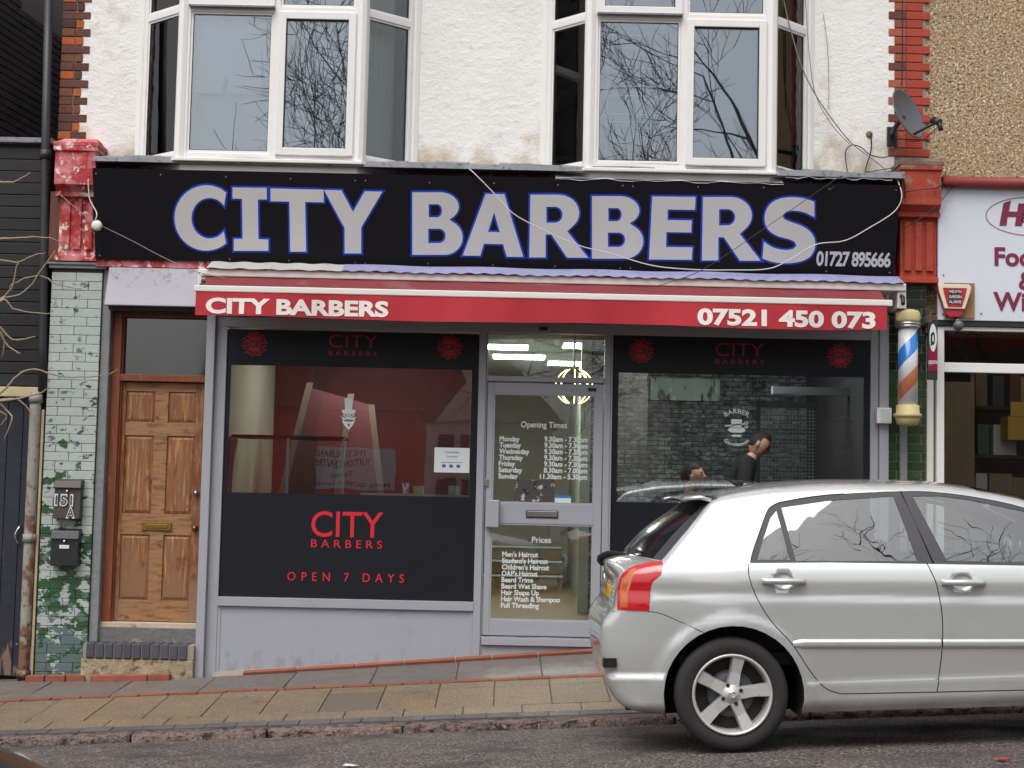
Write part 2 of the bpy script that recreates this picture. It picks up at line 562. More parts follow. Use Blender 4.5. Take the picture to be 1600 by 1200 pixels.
mat('slab_grey', C(112, 104, 98, .85), .75, rnd=.08, var=(9, .14), layers=[(C(160, 148, 134, .8), 70, .58, .66), (C(70, 64, 60, .8), 55, .58, .66), (C(80, 76, 72, .8), 3, .56, .8)], bump=[('n', 60, .003)], rough_var=(2, .4, .8))
mat('slab_tan', C(140, 122, 99, .66), .6, rnd=.09, var=(7, .13), layers=[(C(150, 118, 88, .75), 1.6, .56, .72), (C(70, 64, 58, .8), 14, .64, .72), (C(100, 92, 84, .8), .9, .5, .75), (C(92, 84, 74, .8), 2.4, .62, .78), (C(186, 168, 140, .8), 75, .56, .64), (C(84, 74, 62, .8), 60, .58, .66)], bump=[('n', 90, .003)])
mat('slab_cover', C(118, 106, 92, .7), .7, var=(30, .15), bump=[('v', 60, .003)])
mat('paving_brick', C(156, 92, 72, .70), .85, rnd=.14, var=(12, .14), bump=[('n', 40, .004)])
mat('red_tile', C(164, 96, 76, .70), .8, rnd=.1, var=(9, .14), layers=[(C(150, 120, 104), 12, .66, .74)], bump=[('n', 30, .004)])
mat('sett', C(92, 88, 88, .85), .7, rnd=.14, var=(12, .15), bump=[('n', 30, .004)], rough_var=(2, .4, .8))
mat('kerb', C(136, 116, 107, .85), .85, rnd=.08, var=(10, .2), layers=[(C(60, 50, 48, .8), 13, .50, .62, (1, 1, 1.5)), (C(176, 156, 144, .8), 30, .60, .68), (C(50, 42, 40, .8), 45, .56, .64)], bump=[('n', 16, .05), ('n', 60, .02)])
mat('joint', C(98, 90, 80, .75), .95, var=(12, .2))
mat('ground', C(112, 106, 100, .6), .9, var=(.5, .15))
mat('litter_white', C(225, 220, 215), .7)
mat('litter_red', C(196, 40, 40), .6)
mat('cable_white', C(206, 202, 196), .6)
mat('cable_dark', C(40, 36, 36), .6)
mat('cable_grey', C(140, 132, 126), .6)
mat('dish_grey', C(92, 94, 100), .45, var=(6, .06))
mat('dish_arm', C(46, 46, 50), .5)
glass('glass_shop', .125, (.95, .97, .96), .0006)
glass('glass_door', .075, (.93, .96, .94), .0006)
glass('glass_upper', .20, (.88, .91, .94), .0006, wscale=2.5, gcol=(.88, .95, 1))
glass('glass_splay', .07, (.90, .93, .92), .001)
glass('glass_fan', .09, (.68, .7, .69), .001, rough=.05)
glass('glass_car', .25, (.62, .71, .70), .0006, wscale=6)
mat('tinted_glass', C(16, 18, 22), .15, spec=.15)
glass('glass_rear', .20, (.07, .09, .09), .0006, wscale=6, rough=.06)
glass('glass_neigh', .075, (.95, .97, .96), .001)
glass('glass_cabinet', .06, (.9, .96, .94))


# ------------------------------------------------------------------ ground levels: the street climbs to the right
def zw(x):
    if x < -2.42: return -.378 + .04 * (x + 2.42)
    if x > 4: return zw(4) + .055 * (x - 4)
    return -.378 + .084 * (x + 2.42)


def zb(x):
    if x > 4: return zb(4) + .055 * (x - 4)
    return -.398 + .0637 * (x + 2.38)


def zk(x): return -.472 + .054 * (x + 2.08)


def gz(x, y):
    t = -y
    if t < .95:
        return zw(x) + (zb(x) - zw(x)) * t / .95
    return zb(x) + (zk(x) - zb(x)) * (t - .95) / 1.45


def rz(x, y):
    t = min(max(-(y + 2.42), 0), 8.8)
    return zk(x) - .05 + .00852 * t * (8.8 - t)


XS = [-60, -40, -25, -15, -10, -7] + [-6 + .25 * i for i in range(49)] + [7, 10, 15, 25, 40, 60]


def sheet(name, ys, fn, m, kind='structure'):
    mb = MB(); n = len(ys)
    for x in XS:
        for y in ys: mb.v.append(Vector((x, y, fn(x, y))))
    for i in range(len(XS) - 1):
        for j in range(n - 1):
            a = i * n + j
            mb.f.append([a, a + 1, a + n + 1, a + n]); mb.sm.append(True)
    for f in mb.f:
        p = [mb.v[k] for k in f]
        if (p[1] - p[0]).cross(p[2] - p[1]).z < 0: f.reverse()
    return mb.build(name, m, kind=kind)


road = sheet('road', [-2.40 - .22 * i for i in range(44)], rz, 'asphalt')
pavement = sheet('pavement', [.4, 0, -.25, -.5, -.75, -.95, -1.3, -1.7, -2.1, -2.36], lambda x, y: gz(x, min(y, 0)) - .010, 'joint')
far_pavement = sheet('pavement', [-11.84, -11.85, -13, -16], lambda x, y: zk(x) - .05 + (.1 if y < -11.845 else 0), 'slab_grey')
g = MB(); g.add([(-300, -300, -4.2), (300, -300, -4.2), (300, 300, -4.2), (-300, 300, -4.2)], [(0, 1, 2, 3)])
g.build('ground', 'ground', kind='structure')
fb = MB()
for i in range(24):
    x0, x1 = -60 + 5 * i, -55 + 5 * i
    fb.hexa([(x0, -90, zk(x0) - 3), (x1, -90, zk(x1) - 3), (x1, -16, zk(x1) - 3), (x0, -16, zk(x0) - 3),
             (x0, -90, zk(x0)), (x1, -90, zk(x1)), (x1, -16, zk(x1) + .05), (x0, -16, zk(x0) + .05)])
fb.build('ground', 'ground', kind='structure')


def lay(name, me, parent, x, y, zf, dz=0.0, jit=.0):
    """a paving piece laid on the slope"""
    e = .05
    ay = -math.atan((zf(x + e, y) - zf(x - e, y)) / (2 * e)); ax = math.atan((zf(x, y + e) - zf(x, y - e)) / (2 * e))
    return piece(name, me, parent, (x, y, zf(x, y) + dz + random.uniform(-jit, jit)), (ax, ay, random.uniform(-jit, jit)))


R = random.uniform
# grey slabs along the wall
x = -5.0
while x < 4.2:
    w = .66
    lay('paving_slab', block(w - .008, .80, .05, 'slab_grey', .004), pavement, x + w / 2, -.47, gz, -.025, .0015)
    x += w
# red brick line
x = -5.0
while x < 3.6:
    lay('brick', block(.212, .075, .05, 'paving_brick', .004), pavement, x + .11, -.935, gz, -.021 + R(0, .004), .001)
    x += .222
# tan slabs in three rows
for (y0, y1, w, off) in ((-.99, -1.20, .41, 0), (-1.20, -1.86, .41, .0), (-1.86, -2.10, .41, .2)):
    x = -5.0 + off
    while x < 3.4:
        ww = w
        xc, yc = x + ww / 2, (y0 + y1) / 2
        cover = y0 == -1.20 and abs(xc + 1.1) < .2
        lay('paving_slab', block(ww - .007, (y0 - y1) - .006, .05, 'slab_cover' if cover else 'slab_tan', .004), pavement, xc, yc, gz, -.025, .0015)
        x += ww
# dark setts
x = -5.0
while x < 3.4:
    lay('paving_sett', block(.208, .122, .05, 'sett', .005), pavement, x + .105, -2.165, gz, -.025, .002)
    x += .212
# kerb stones
kerb = thing('kerb', (0, -2.3, zk(0) - .3), kind='structure')


def kerb_mesh(seed):
    rr = random.Random(seed); bm = bmesh.new()
    bmesh.ops.create_grid(bm, x_segments=1, y_segments=1, size=.5)
    bm.free()
    n = 16; mb = MB()
    prof = [(-.09, -.20), (-.09, -.02), (-.075, 0), (.085, .004), (.085, -.20)]
    o = 0
    for i in range(n + 1):
        xx = -.445 + .89 * i / n
        for k, (yy, z) in enumerate(prof):
            j = .012 if k in (1, 2) else .004
            mb.v.append(Vector((xx, yy + rr.uniform(-j, j), z + (rr.uniform(-j, j * .4) if k != 0 and k != 4 else 0))))
    m = len(prof)
    for i in range(n):
        for k in range(m - 1):
            a = i * m + k
            mb.f.append([a, a + m, a + m + 1, a + 1]); mb.sm.append(True)
    mb.f.append(list(range(m))); mb.f.append([n * m + k for k in range(m)][::-1]); mb.sm += [False, False]
    me = mb.mesh('kerb_stone', Vector((0, 0, 0))); me.materials.append(MATS['kerb'])
    return me


km = [kerb_mesh(i) for i in range(4)]
x = -5.2; i = 0
while x < 5.0:
    lay('kerb_stone', km[i % 4], kerb, x + .45, -2.32, lambda a, b: zk(a), 0, .002)
    x += .905; i += 1
# scraps on the ground
for (px, py, Y, m_, nm, lb) in ((1567, 1187, -4.9, 'litter_red', 'paper_scrap', 'small torn red paper scrap on the road in front of the silver car'),
                               (548, 1192, -4.3, 'litter_white', 'paper_scrap', 'flattened pale scrap of paper on the asphalt below the kerb')):
    p = P(px, py, Y); z = rz(p.x, Y) + .006
    mb = MB(); pts = [(p.x + .05 * math.cos(a) * R(.5, 1), Y + .04 * math.sin(a) * R(.5, 1), z + R(0, .01)) for a in [k * .9 for k in range(7)]]
    mb.add(pts + [(a, b, c + .003) for a, b, c in pts], [list(range(7)), list(range(7, 14))] + [[k, (k + 1) % 7, 7 + (k + 1) % 7, 7 + k] for k in range(7)])
    mb.build(nm, m_, label=lb, cat='litter')
# ------------------------------------------------------------------ the shop's building (upper storey, piers, flat door)
YW = .12
Zup = Vector((0, 0, 1))
bld = thing('shop_building', (0, 1.5, -.4), 'terraced shop building with white rendered upper wall, brick quoins and two white bay windows', 'building')
XL, XR = PX(95, 100, YW), PX(1447, 100, YW)
XQL = PX(131, 100, YW)          # render starts beside the left quoin
XQR = PX(1394, 100, YW)
ZF = PZ(700, 262, YW)           # top of the fascia
ZT = 6.3


def poly_slab(mb, pts, z0, z1):
    n = len(pts)
    a = sum(pts[i][0] * pts[(i + 1) % n][1] - pts[(i + 1) % n][0] * pts[i][1] for i in range(n))
    if a < 0: pts = pts[::-1]
    mb.add([(x, y, z0) for x, y in pts] + [(x, y, z1) for x, y in pts],
           [list(range(n))[::-1], list(range(n, 2 * n))] + [[i, (i + 1) % n, n + (i + 1) % n, n + i] for i in range(n)])
    return mb


class Panel:
    def __init__(s, o, ux): s.o = Vector(o); s.u = Vector(ux).normalized(); s.n = s.u.cross(Zup)

    def pt(s, u, n, z): return s.o + s.u * u + s.n * n + Zup * z

    def box(s, mb, u0, u1, n0, n1, z0, z1):
        mb.hexa([s.pt(u0, n1, z0), s.pt(u1, n1, z0), s.pt(u1, n0, z0), s.pt(u0, n0, z0), s.pt(u0, n1, z1), s.pt(u1, n1, z1), s.pt(u1, n0, z1), s.pt(u0, n0, z1)])
        return mb

    def ring(s, mb, u0, u1, z0, z1, w, n0, n1):
        s.box(mb, u0, u0 + w, n0, n1, z0, z1); s.box(mb, u1 - w, u1, n0, n1, z0, z1)
        s.box(mb, u0 + w, u1 - w, n0, n1, z0, z0 + w); s.box(mb, u0 + w, u1 - w, n0, n1, z1 - w, z1)
        return mb


def bay(pxl, pxr, wl, wr, py, name_lab, zsill, ztr, mull_px, curtain_cols):
    b = sub('bay_window', (0, 0, 4), bld, name_lab)
    YB = -.24
    A = Vector((PX(wl, py, YW), YW, 0)); B = Vector((PX(pxl, py, YB), YB, 0)); Cc = Vector((PX(pxr, py, YB), YB, 0)); D = Vector((PX(wr, py, YW), YW, 0))
    z0 = zsill; zt = ztr; z1 = 6.05
    glassn = {0: 'glass_splay', 1: 'glass_upper', 2: 'glass_splay'}
    fr = MB()
    for k, (p, q) in enumerate(((A, B), (B, Cc), (Cc, D))):
        pl = Panel((p.x, p.y, 0), q - p); w = (q - p).length
        pl.box(fr, 0, w, -.06, 0, z0, z0 + .055)              # bottom rail
        pl.box(fr, 0, w, -.06, 0.002, zt - .03, zt + .03)     # transom
        pl.box(fr, 0, w, -.06, 0, z1 - .06, z1)
        pl.box(fr, 0, .06, -.058, .003, z0, z1); pl.box(fr, w - .06, w, -.058, .003, z0, z1)
        if k == 1:
            um = (Vector((PX(mull_px, py, YB), YB, 0)) - B).length
            pl.box(fr, um - .03, um + .03, -.058, .004, z0, z1)
            lights = [(.06, um - .03, 'fixed', 'hung'), (um + .03, w - .06, 'case', 'fixed')]
        else:
            lights = [(.06, w - .06, 'fixed', 'fixed')]
        for u0, u1, lo, hi in lights:
            for (za, zb_, kind) in ((z0 + .055, zt - .03, lo), (zt + .03, z1 - .06, hi)):
                pr = .022 if kind != 'fixed' else 0.0
                cz0 = za
                if kind != 'fixed':
                    c = MB(); pl.ring(c, u0 - .012, u1 + .012, za - .012, zb_ + .012, .062, -.03, pr)
                    c.build('casement', 'upvc', b, .006)
                    if kind == 'hung':
                        dr = MB(); pl.box(dr, u0 - .014, u1 + .014, 0, pr + .03, za - .03, za - .013); dr.build('drip_rail', 'lead_grey', b, .003)
                    u0b, u1b, zab, zbb = u0 + .05, u1 - .05, za + .05, zb_ - .05
                else:
                    c = MB(); pl.ring(c, u0, u1, za, zb_, .018, -.03, -.008); c.build('bead', 'upvc', b, .003)
                    u0b, u1b, zab, zbb = u0 + .018, u1 - .018, za + .018, zb_ - .018
                s_ = MB(); pl.ring(s_, u0b - .001, u1b + .001, zab - .001, zbb + .001, .006, -.02, pr - .012); s_.build('gasket', 'upvc_seal', b)
                g_ = MB(); pl.box(g_, u0b, u1b, -.024, -.018 + pr * .3, zab, zbb); g_.build('pane', glassn[k], b)
    # corner posts and wall posts
    for p, d in ((A, (1, 0)), (B, (0, 0)), (Cc, (0, 0)), (D, (-1, 0))):
        fr.lathe([(.052, z0 - .004), (.052, z1)], (p.x + d[0] * .0, p.y + .03, 0), 'z', 8, smooth=False)
    fr.build('frame', 'upvc', b, .006)
    sill = MB(); e = .045
    poly_slab(sill, [(A.x - e, A.y), (B.x - e * .7, B.y - e), (Cc.x + e * .7, Cc.y - e), (D.x + e, D.y), (D.x, D.y + .2), (A.x, A.y + .2)], z0 - .028, z0 + .001)
    sill.build('sill', 'upvc', b, .006)
    ap = MB()
    poly_slab(ap, [(A.x + .05, A.y), (B.x + .01, B.y + .02), (Cc.x - .01, Cc.y + .02), (D.x - .05, D.y), (D.x, D.y + .2), (A.x, A.y + .2)], z0 - .14, z0 - .027)
    ap.build('apron', 'white_metal', b)
    top = MB()
    poly_slab(top, [(A.x - .05, A.y), (B.x - .05, B.y - .06), (Cc.x + .05, Cc.y - .06), (D.x + .05, D.y), (D.x, D.y + .2), (A.x, A.y + .2)], z1, z1 + .12)
    top.build('bay_roof', 'upvc', b)
    return A, B, Cc, D


ZS1 = PZ(420, 250, -.24); ZS2 = PZ(1065, 266, -.24)
BA = bay(283, 563, 221, 648, 150, 'white bay window above the word CITY', ZS1, PZ(430, 15, -.24), 429, None)
BB = bay(922, 1206, 853, 1265, 150, 'white bay window above the word BARBERS', ZS2, PZ(1065, 27, -.24), 1068, None)
# rendered wall between and beside the bays
wl = MB()
for x0, x1 in ((XQL - .02, BA[0].x), (BA[3].x, BB[0].x), (BB[3].x, XQR + .02)):
    n = max(2, int((x1 - x0) / .06))
    wl.box(x0, x1, YW, YW + .24, ZF - .35, ZT)
wl.box(BA[0].x, BA[3].x, YW + .002, YW + .24, 6.05, ZT); wl.box(BB[0].x, BB[3].x, YW + .002, YW + .24, 6.05, ZT)
wl.build('rendered_wall', 'render_white', bld)
room = MB()
X0, X1, Y0, Y1, Z0, Z1 = XL + .2, XR - .2, YW + .24, 3.2, ZS1 - .1, 6.1
room.add([(X0, Y0, Z0), (X1, Y0, Z0), (X1, Y1, Z0), (X0, Y1, Z0), (X0, Y0, Z1), (X1, Y0, Z1), (X1, Y1, Z1), (X0, Y1, Z1)],
         [(0, 1, 2, 3), (7, 6, 5, 4), (3, 2, 6, 7), (0, 3, 7, 4), (2, 1, 5, 6)])
mat('room_wall', C(150, 152, 150), .9)
room.build('room_lining', 'room_wall', bld)
rf = MB(); rf.box(XL - .1, XR + .1, -.15, 6.2, ZT, ZT + .2); rf.box(XL, XR, YW + .25, 6, ZT - .15, ZT); rf.build('roof', 'dark_trim', bld)
sd = MB(); sd.box(XL, XL + .15, YW + .1, 8.5, -.6, ZT - .01); sd.box(XR - .15, XR, YW + .1, 8.5, -.6, ZT - .01); sd.box(XL, XR, 8.5, 8.7, -.6, ZT - .01)
sd.build('party_wall', 'brick_dark', bld)
# quoins: toothed bricks either side
ql = sub('quoin', (XL, YW, 4), bld, 'dark brown and orange brick quoin beside the drainpipe')
mb = MB(); mb.box(XL + .004, XQL + .06, YW + .006, YW + .2, ZF - .1, ZT); mb.build('mortar_bed', 'mortar', ql)
z = PZ(110, 218, YW); i = 0
while z < 5.75:
    long = i % 2 == 0
    xe = XQL + (.045 if long else -.012)
    if long: parts = [(XL, xe)] if i % 4 else [(XL, XL + .11), (XL + .116, xe)]
    else: parts = [(XL, XL + .115), (XL + .122, xe)]
    for a, c in parts:
        piece('brick', block(c - a, .10, .066, 'brick_left', .006), ql, ((a + c) / 2 + R(-.002, .002), YW + .048 - R(0, .008), z + .035))
    z += .0745; i += 1
qr = sub('quoin', (XR, YW, 4), bld, 'brick quoin behind the satellite dish, half painted red')
XM = PX(1416, 100, YW)
mb = MB(); mb.box(XQR - .03, XR - .004, YW + .006, YW + .2, ZF - .1, ZT); mb.build('mortar_bed', 'mortar', qr)
z = PZ(1420, 245, YW); i = 0
while z < 5.75:
    long = i % 2 == 0
    xs = XQR + (-.035 if long else .015); xe = XR + (.03 if long else -.03)
    piece('brick', block(XM - xs - .006, .10, .066, 'brick_right', .006), qr, ((xs + XM) / 2, YW + .046 - R(0, .008), z + .035))
    piece('brick', block(xe - XM, .10, .068, 'brick_painted', .006), qr, ((XM + xe) / 2, YW + .044, z + .035))
    z += .0745; i += 1
# red consoles at the ends of the fascia
def console(x0, x1, zt, zb_, m, lab):
    c = MB(); h = zt - zb_
    c.box(x0, x1, -.16, YW, zb_ + h * .62, zt - .09)
    c.hexa([(x0 - .0, -.02, zb_ + h * .52), (x1, -.02, zb_ + h * .52), (x1, YW, zb_ + h * .52), (x0, YW, zb_ + h * .52),
            (x0, -.16, zb_ + h * .63), (x1, -.16, zb_ + h * .63), (x1, YW, zb_ + h * .63), (x0, YW, zb_ + h * .63)])
    c.box(x0 - .012, x1 + .012, -.175, YW, zt - .10, zt - .06)
    c.box(x0 - .010, x1 + .01, -.09, YW, zb_ + h * .535, zb_ + h * .575)
    c.box(x0 + .02, x1 - .005, -.03, YW, zb_ + .05, zb_ + h * .54)
    w = x1 - x0
    for f0, f1 in ((.10, .30), (.40, .60), (.70, .90)):
        c.box(x0 + .02 + (w - .025) * f0, x0 + .02 + (w - .025) * f1, -.052, -.03, zb_ + .10, zb_ + h * .50)
    c.box(x0 + .0, x1 + .01, -.06, YW, zb_, zb_ + .05)
    o = c.build('console', m, bld, .006); tag(o, lab)
    k = MB(); k.box(x0 - .02, x1 + .02, -.17, YW + .04, zt - .058, zt - .02); k.hexa([(x0, -.14, zt - .02), (x1, -.14, zt - .02), (x1, YW, zt - .02), (x0, YW, zt - .02), (x0 + .03, -.02, zt + .035), (x1 - .03, -.02, zt + .035), (x1 - .03, YW, zt + .035), (x0 + .03, YW, zt + .035)])
    k.build('capping', 'stone_cap' if m != 'red_peeling' else 'red_peeling', o, .006)
    return o


CLX0, CLX1 = PX(87, 300, -.1), PX(151, 300, -.1)
console(CLX0, CLX1, PZ(118, 220, -.1), PZ(118, 408, -.05), 'red_peeling', 'pink and red peeling painted console')
CRX0, CRX1 = PX(1406, 330, -.1), PX(1468, 330, -.1)
console(CRX0, CRX1, PZ(1437, 250, -.1), PZ(1437, 442, -.05), 'orange_red', 'orange red painted console')
mb = MB(); mb.box(XL + .0, CLX0 + .03, .0, YW, PZ(118, 408), PZ(118, 300)); mb.build('brick_return', 'brick_left', bld)
# fascia body behind the sign, lead roof over it
fa = MB(); ZB0, ZB1 = PZ(700, 428, 0), PZ(700, 268, 0)
fa.box(CLX1, CRX0, .05, YW + .02, ZB0 - .03, ZB1 + .02); fa.box(CLX1, PX(330, 412), -.05, .05, PZ(250, 418, -.05), PZ(250, 404, -.05)); fa.build('fascia_board', 'red_peeling', bld)
ld = MB()
for k in range(26):
    xa = CLX1 + (CRX0 - CLX1) * k / 26; xb = CLX1 + (CRX0 - CLX1) * (k + 1) / 26
    ld.hexa([(xa, -.262, ZB1 - .03), (xb, -.262, ZB1 - .03), (xb, YW, ZB1 + .0), (xa, YW, ZB1 + .0), (xa, -.255, ZB1 + .008 + .008 * ((k * 7) % 3)), (xb, -.255, ZB1 + .008 + .008 * ((k * 5) % 3)), (xb, YW, ZB1 + .10 + .012 * (k % 2)), (xa, YW, ZB1 + .10 + .012 * (k % 2))])
ld.build('lead_roof', 'lead_grey', bld)
for (pa, pb, pya, pyb, nm) in ((868, 1225, 276, 283, 'lead_flash'), (1228, 1395, 268, 283, 'lead_grey')):
    fl = MB(); xa, xb = PX(pa, pya, -.28), PX(pb, pyb, -.28); zz = PZ((pa + pb) / 2, (pya + pyb) / 2, -.28); n = 18
    def ff(u, v):
        return (xa + (xb - xa) * u, -.275 + .10 * v, zz - .02 + .055 * v + .008 * math.sin(u * 37) * (1 - v) + .006 * math.sin(u * 91))
    fl.grid(ff, n, 2, False); o = fl.build('flashing', nm, bld)
# left pier: glazed bricks with peeling pale paint over green
PX0, PX1 = -3.87, -3.445
PZ0, PZ1 = zw(-3.65) - .02, PZ(120, 420, 0)
pr = sub('tiled_pier', (PX0, 0, PZ0), bld, 'glazed brick pier with pale paint peeling off green')
mb = MB(); mb.box(PX0 + .003, PX1 - .003, 0, .30, PZ0 - .1, PZ1); mb.build('grout', 'grout_dark', pr)
z = PZ0; i = 0
while z + .07 < PZ1:
    cuts = [0, .095, .31, .425] if i % 2 else [0, .205, .425]
    for a, c in zip(cuts, cuts[1:]):
        piece('glazed_brick', block(c - a - .004, .02, .0715, 'tile_pier', .003), pr, (PX0 + (a + c) / 2, -.002 - R(0, .003), z + .0375))
    z += .0752; i += 1
mb = MB(); mb.box(PX1, PX1 + .075, .012, .30, PZ0 - .1, PZ1); mb.build('rounded_margin', 'plaster_pier', pr, .012)
mb = MB(); mb.box(PX0 - .02, PX1 + .03, -.035, .28, PZ1, PZ1 + .03); mb.box(PX0 - .035, PX1 + .05, -.05, .28, PZ1 + .03, PZ1 + .05); mb.box(PX0 - .01, PX1 + .08, .0, .28, PZ1 + .05, PZ(118, 408, -.05)); mb.build('capital', 'plaster_pier', pr, .006)
# red tiles and rubble at the foot of the pier and step
for (a, c, m_) in ((-3.90, -3.75, 'paving_brick'), (-3.74, -3.58, 'paving_brick'), (-3.57, -3.42, 'paving_brick'), (-3.36, -2.90, 'red_tile'), (-2.895, -2.72, 'red_tile')):
    xm = (a + c) / 2
    piece('tile', block(c - a, .10, .06, m_, .006), bld, (xm, -.10 - (.06 if m_ == 'red_tile' else 0), zw(xm) + .012), (0, -.035, 0))
# flat door 151A
YD = .15
DX0, DX1 = PX(186, 700, YD), -2.52
DZ0, DZ1 = PZ(250, 972, YD), PZ(250, 598, YD)
TZ0, TZ1 = PZ(250, 586, YD), PZ(250, 497, YD)
fr = MB()
FX0 = PX(173, 600, .1)
fr.box(FX0, DX0, .09, .24, DZ0 - .01, TZ1 + .06); fr.box(DX0 - .02, DX0 + .012, .12, .24, DZ0, TZ1)
fr.box(DX0, DX1 + .03, .10, .24, TZ1, TZ1 + .06); fr.box(DX0, DX1 + .03, .095, .24, DZ1 + .006, TZ0)
fr.build('door_frame', 'wood_frame', bld, .006)
mb = MB(); mb.box(DX0, DX1, .165, .171, TZ0, TZ1); mb.build('fanlight', 'glass_fan', bld)
hall = MB(); hall.box(FX0, DX1 + .05, .26, .3, DZ0, TZ1 + .1); hall.build('hall_lining', 'dark_trim', bld)
door = MB(); door.box(DX0 + .004, DX1, YD + .018, YD + .05, DZ0 + .004, DZ1)
door = door.build('door', 'wood_door', bld); tag(door, 'weathered brown wooden panelled front door')
def dpx(px, py): p = P(px, py, YD); return p.x, p.z
cols = [(195, 241), (260, 305)]
rows = [(612, 660), (681, 803), (836, 938)]
us = []
xa0, xa1 = dpx(197, 636)[0], dpx(242, 636)[0]; xb0, xb1 = dpx(263, 636)[0], dpx(306, 636)[0]
zr = [(dpx(250, a)[1], dpx(250, b)[1]) for a, b in rows]
st = MB(); st.box(DX0 + .004, xa0, YD, YD + .02, DZ0 + .004, DZ1); st.build('stile', 'wood_door', door, .003)
st = MB(); st.box(xb1, DX1, YD, YD + .02, DZ0 + .004, DZ1); st.build('stile', 'wood_door', door, .003)
zs = [DZ1] + [v for ab in zr for v in ab] + [DZ0 + .004]
for a, c in zip(zs[0::2], zs[1::2]):
    st = MB(); st.box(xa0, xb1, YD + .001, YD + .02, c, a); st.build('rail', 'wood_rail', door, .003)
for a, c in zr:
    st = MB(); st.box(xa1, xb0, YD + .0005, YD + .02, c, a); st.build('muntin', 'wood_rail', door, .003)
    for u0, u1 in ((xa0, xa1), (xb0, xb1)):
        pn = MB(); i_ = .028
        pn.add([(u0, YD + .016, c), (u1, YD + .016, c), (u1, YD + .016, a), (u0, YD + .016, a), (u0 + i_, YD + .004, c + i_), (u1 - i_, YD + .004, c + i_), (u1 - i_, YD + .004, a - i_), (u0 + i_, YD + .004, a - i_)],
               [(0, 1, 5, 4), (1, 2, 6, 5), (2, 3, 7, 6), (3, 0, 4, 7), (4, 5, 6, 7)])
        pn.build('panel', 'wood_panel', door)
lx0, lz1 = dpx(222, 815); lx1, lz0 = dpx(268, 829)
mb = MB(); mb.box(lx0, lx1, YD - .012, YD + .002, lz0, lz1); mb.box(lx0 + .03, lx1 - .03, YD - .018, YD - .01, lz0 + .018, lz1 - .018); mb.build('letter_plate', 'brass', door, .003)
for py, m_ in ((770, 'steel'), (825, 'brass')):
    p = P(307 if py < 800 else 305, py, YD); mb = MB(); mb.lathe([(.026, .0), (.026, -.012), (.014, -.02), (.02, -.04), (0, -.045)], (p.x, YD, p.z), 'y', 14); mb.build('lock', m_, door)
ts = MB(); ts.box(FX0 - .01, -2.545, .07, .25, DZ0 - .045, DZ0 - .001); ts.build('threshold', 'wood_sill', bld, .005)
# step
s1 = MB(); zt_ = PZ(220, 1003, .0); zb2 = PZ(220, 1030, -.14)
s1.box(PX1 + .0, -2.545, .05, .3, zt_ - .1, DZ0 - .045); s1.build('step_riser', 'concrete_grey', bld)
stp = sub('step', (PX1, -.1, zb2), bld, 'step of dark blue bricks set on edge')
mb = MB(); sx0 = PX(132, 1015, -.14)
mb.box(sx0 - .015, -2.546, -.125, .06, zb2, zt_ - .012); mb.build('mortar_bed', 'mortar', stp)
bx = sx0 + .01; k = 0
while bx < -2.60:
    piece('brick', block(.066, .19, zt_ - zb2 - .004, 'blue_brick', .008), stp, (bx + .035, -.045, (zt_ + zb2) / 2 + R(-.002, .002)))
    bx += .0755; k += 1
mb = MB()
mb.box(sx0 - .03, -2.546, -.13, .1, zw(-3) - .08, zb2 - .002); mb.build('step_base', 'stone_step', bld, .012)
# hood over the flat door
hd = MB(); hx0, hx1 = PX(166, 450, -.12), PX(313, 450, -.12); ha, hb = PZ(240, 478, -.16), PZ(240, 419, -.05)
hd.hexa([(hx0, -.17, ha), (hx1, -.17, ha), (hx1, .1, ha), (hx0, .1, ha), (hx0, -.06, hb), (hx1, -.06, hb), (hx1, .1, hb), (hx0, .1, hb)])
hd.build('door_hood', 'hood_metal', bld, .008)
mb = MB(); mb.box(hx0 + .02, hx1, -.10, .12, ha - .03, ha - .002); mb.build('hood_soffit', 'dark_trim', bld)
# ------------------------------------------------------------------ aluminium shopfront
sf = thing('shopfront', (.2, 0, -.2), 'grey aluminium barber shopfront with black printed glass and central door', 'shopfront')


def pl0(Y): return lambda u, v: (u, Y, v)


WX0, WX1 = PX(349, 720), PX(745, 720)
WZ0, WZ1 = PZ(545, 936), PZ(548, 518)
RX0, RX1 = PX(956, 650), PX(1359, 640)
RZ0, RZ1 = .42, PZ(1155, 525)
DXa, DXb = PX(757, 790), PX(941, 790)          # door opening
DTop = PZ(850, 597)
HZ0, HZ1 = PZ(840, 521), PZ(840, 500)


def member(name, x0, x1, y0, y1, z0, z1, m='alu_grey', bev=.004, par=None):
    return MB().box(x0, x1, y0, y1, z0, z1).build(name, m, par or sf, bev)


gl = zw(-2.5) - .02
member('post', -2.545, -2.475, -.075, .09, gl, HZ1 + .2)
member('jamb', -2.474, WX0, -.02, .08, gl, HZ1 - .01)
member('jamb', WX1, DXa - .012, -.03, .08, zw(-.3) - .02, HZ0)
member('jamb', DXa - .011, DXa, -.012, .08, zw(-.3) - .02, HZ0 - .001)
member('jamb', DXb, RX0 - .012, -.012, .08, zw(.8) - .02, HZ0 - .001)
member('jamb', RX0 - .011, RX0, -.03, .08, zw(.8) - .02, HZ0)
member('jamb', RX1, RX1 + .065, -.03, .08, zw(3) - .05, HZ1)
member('post', RX1 + .068, RX1 + .145, -.06, .09, zw(3) - .05, HZ1 + .1)
member('head', -2.474, RX1, -.028, .085, HZ0, HZ1 + .12)
member('shutter_guide', -2.47, RX1, -.05, -.029, HZ1 - .03, HZ1 + .1, 'alu_dark')
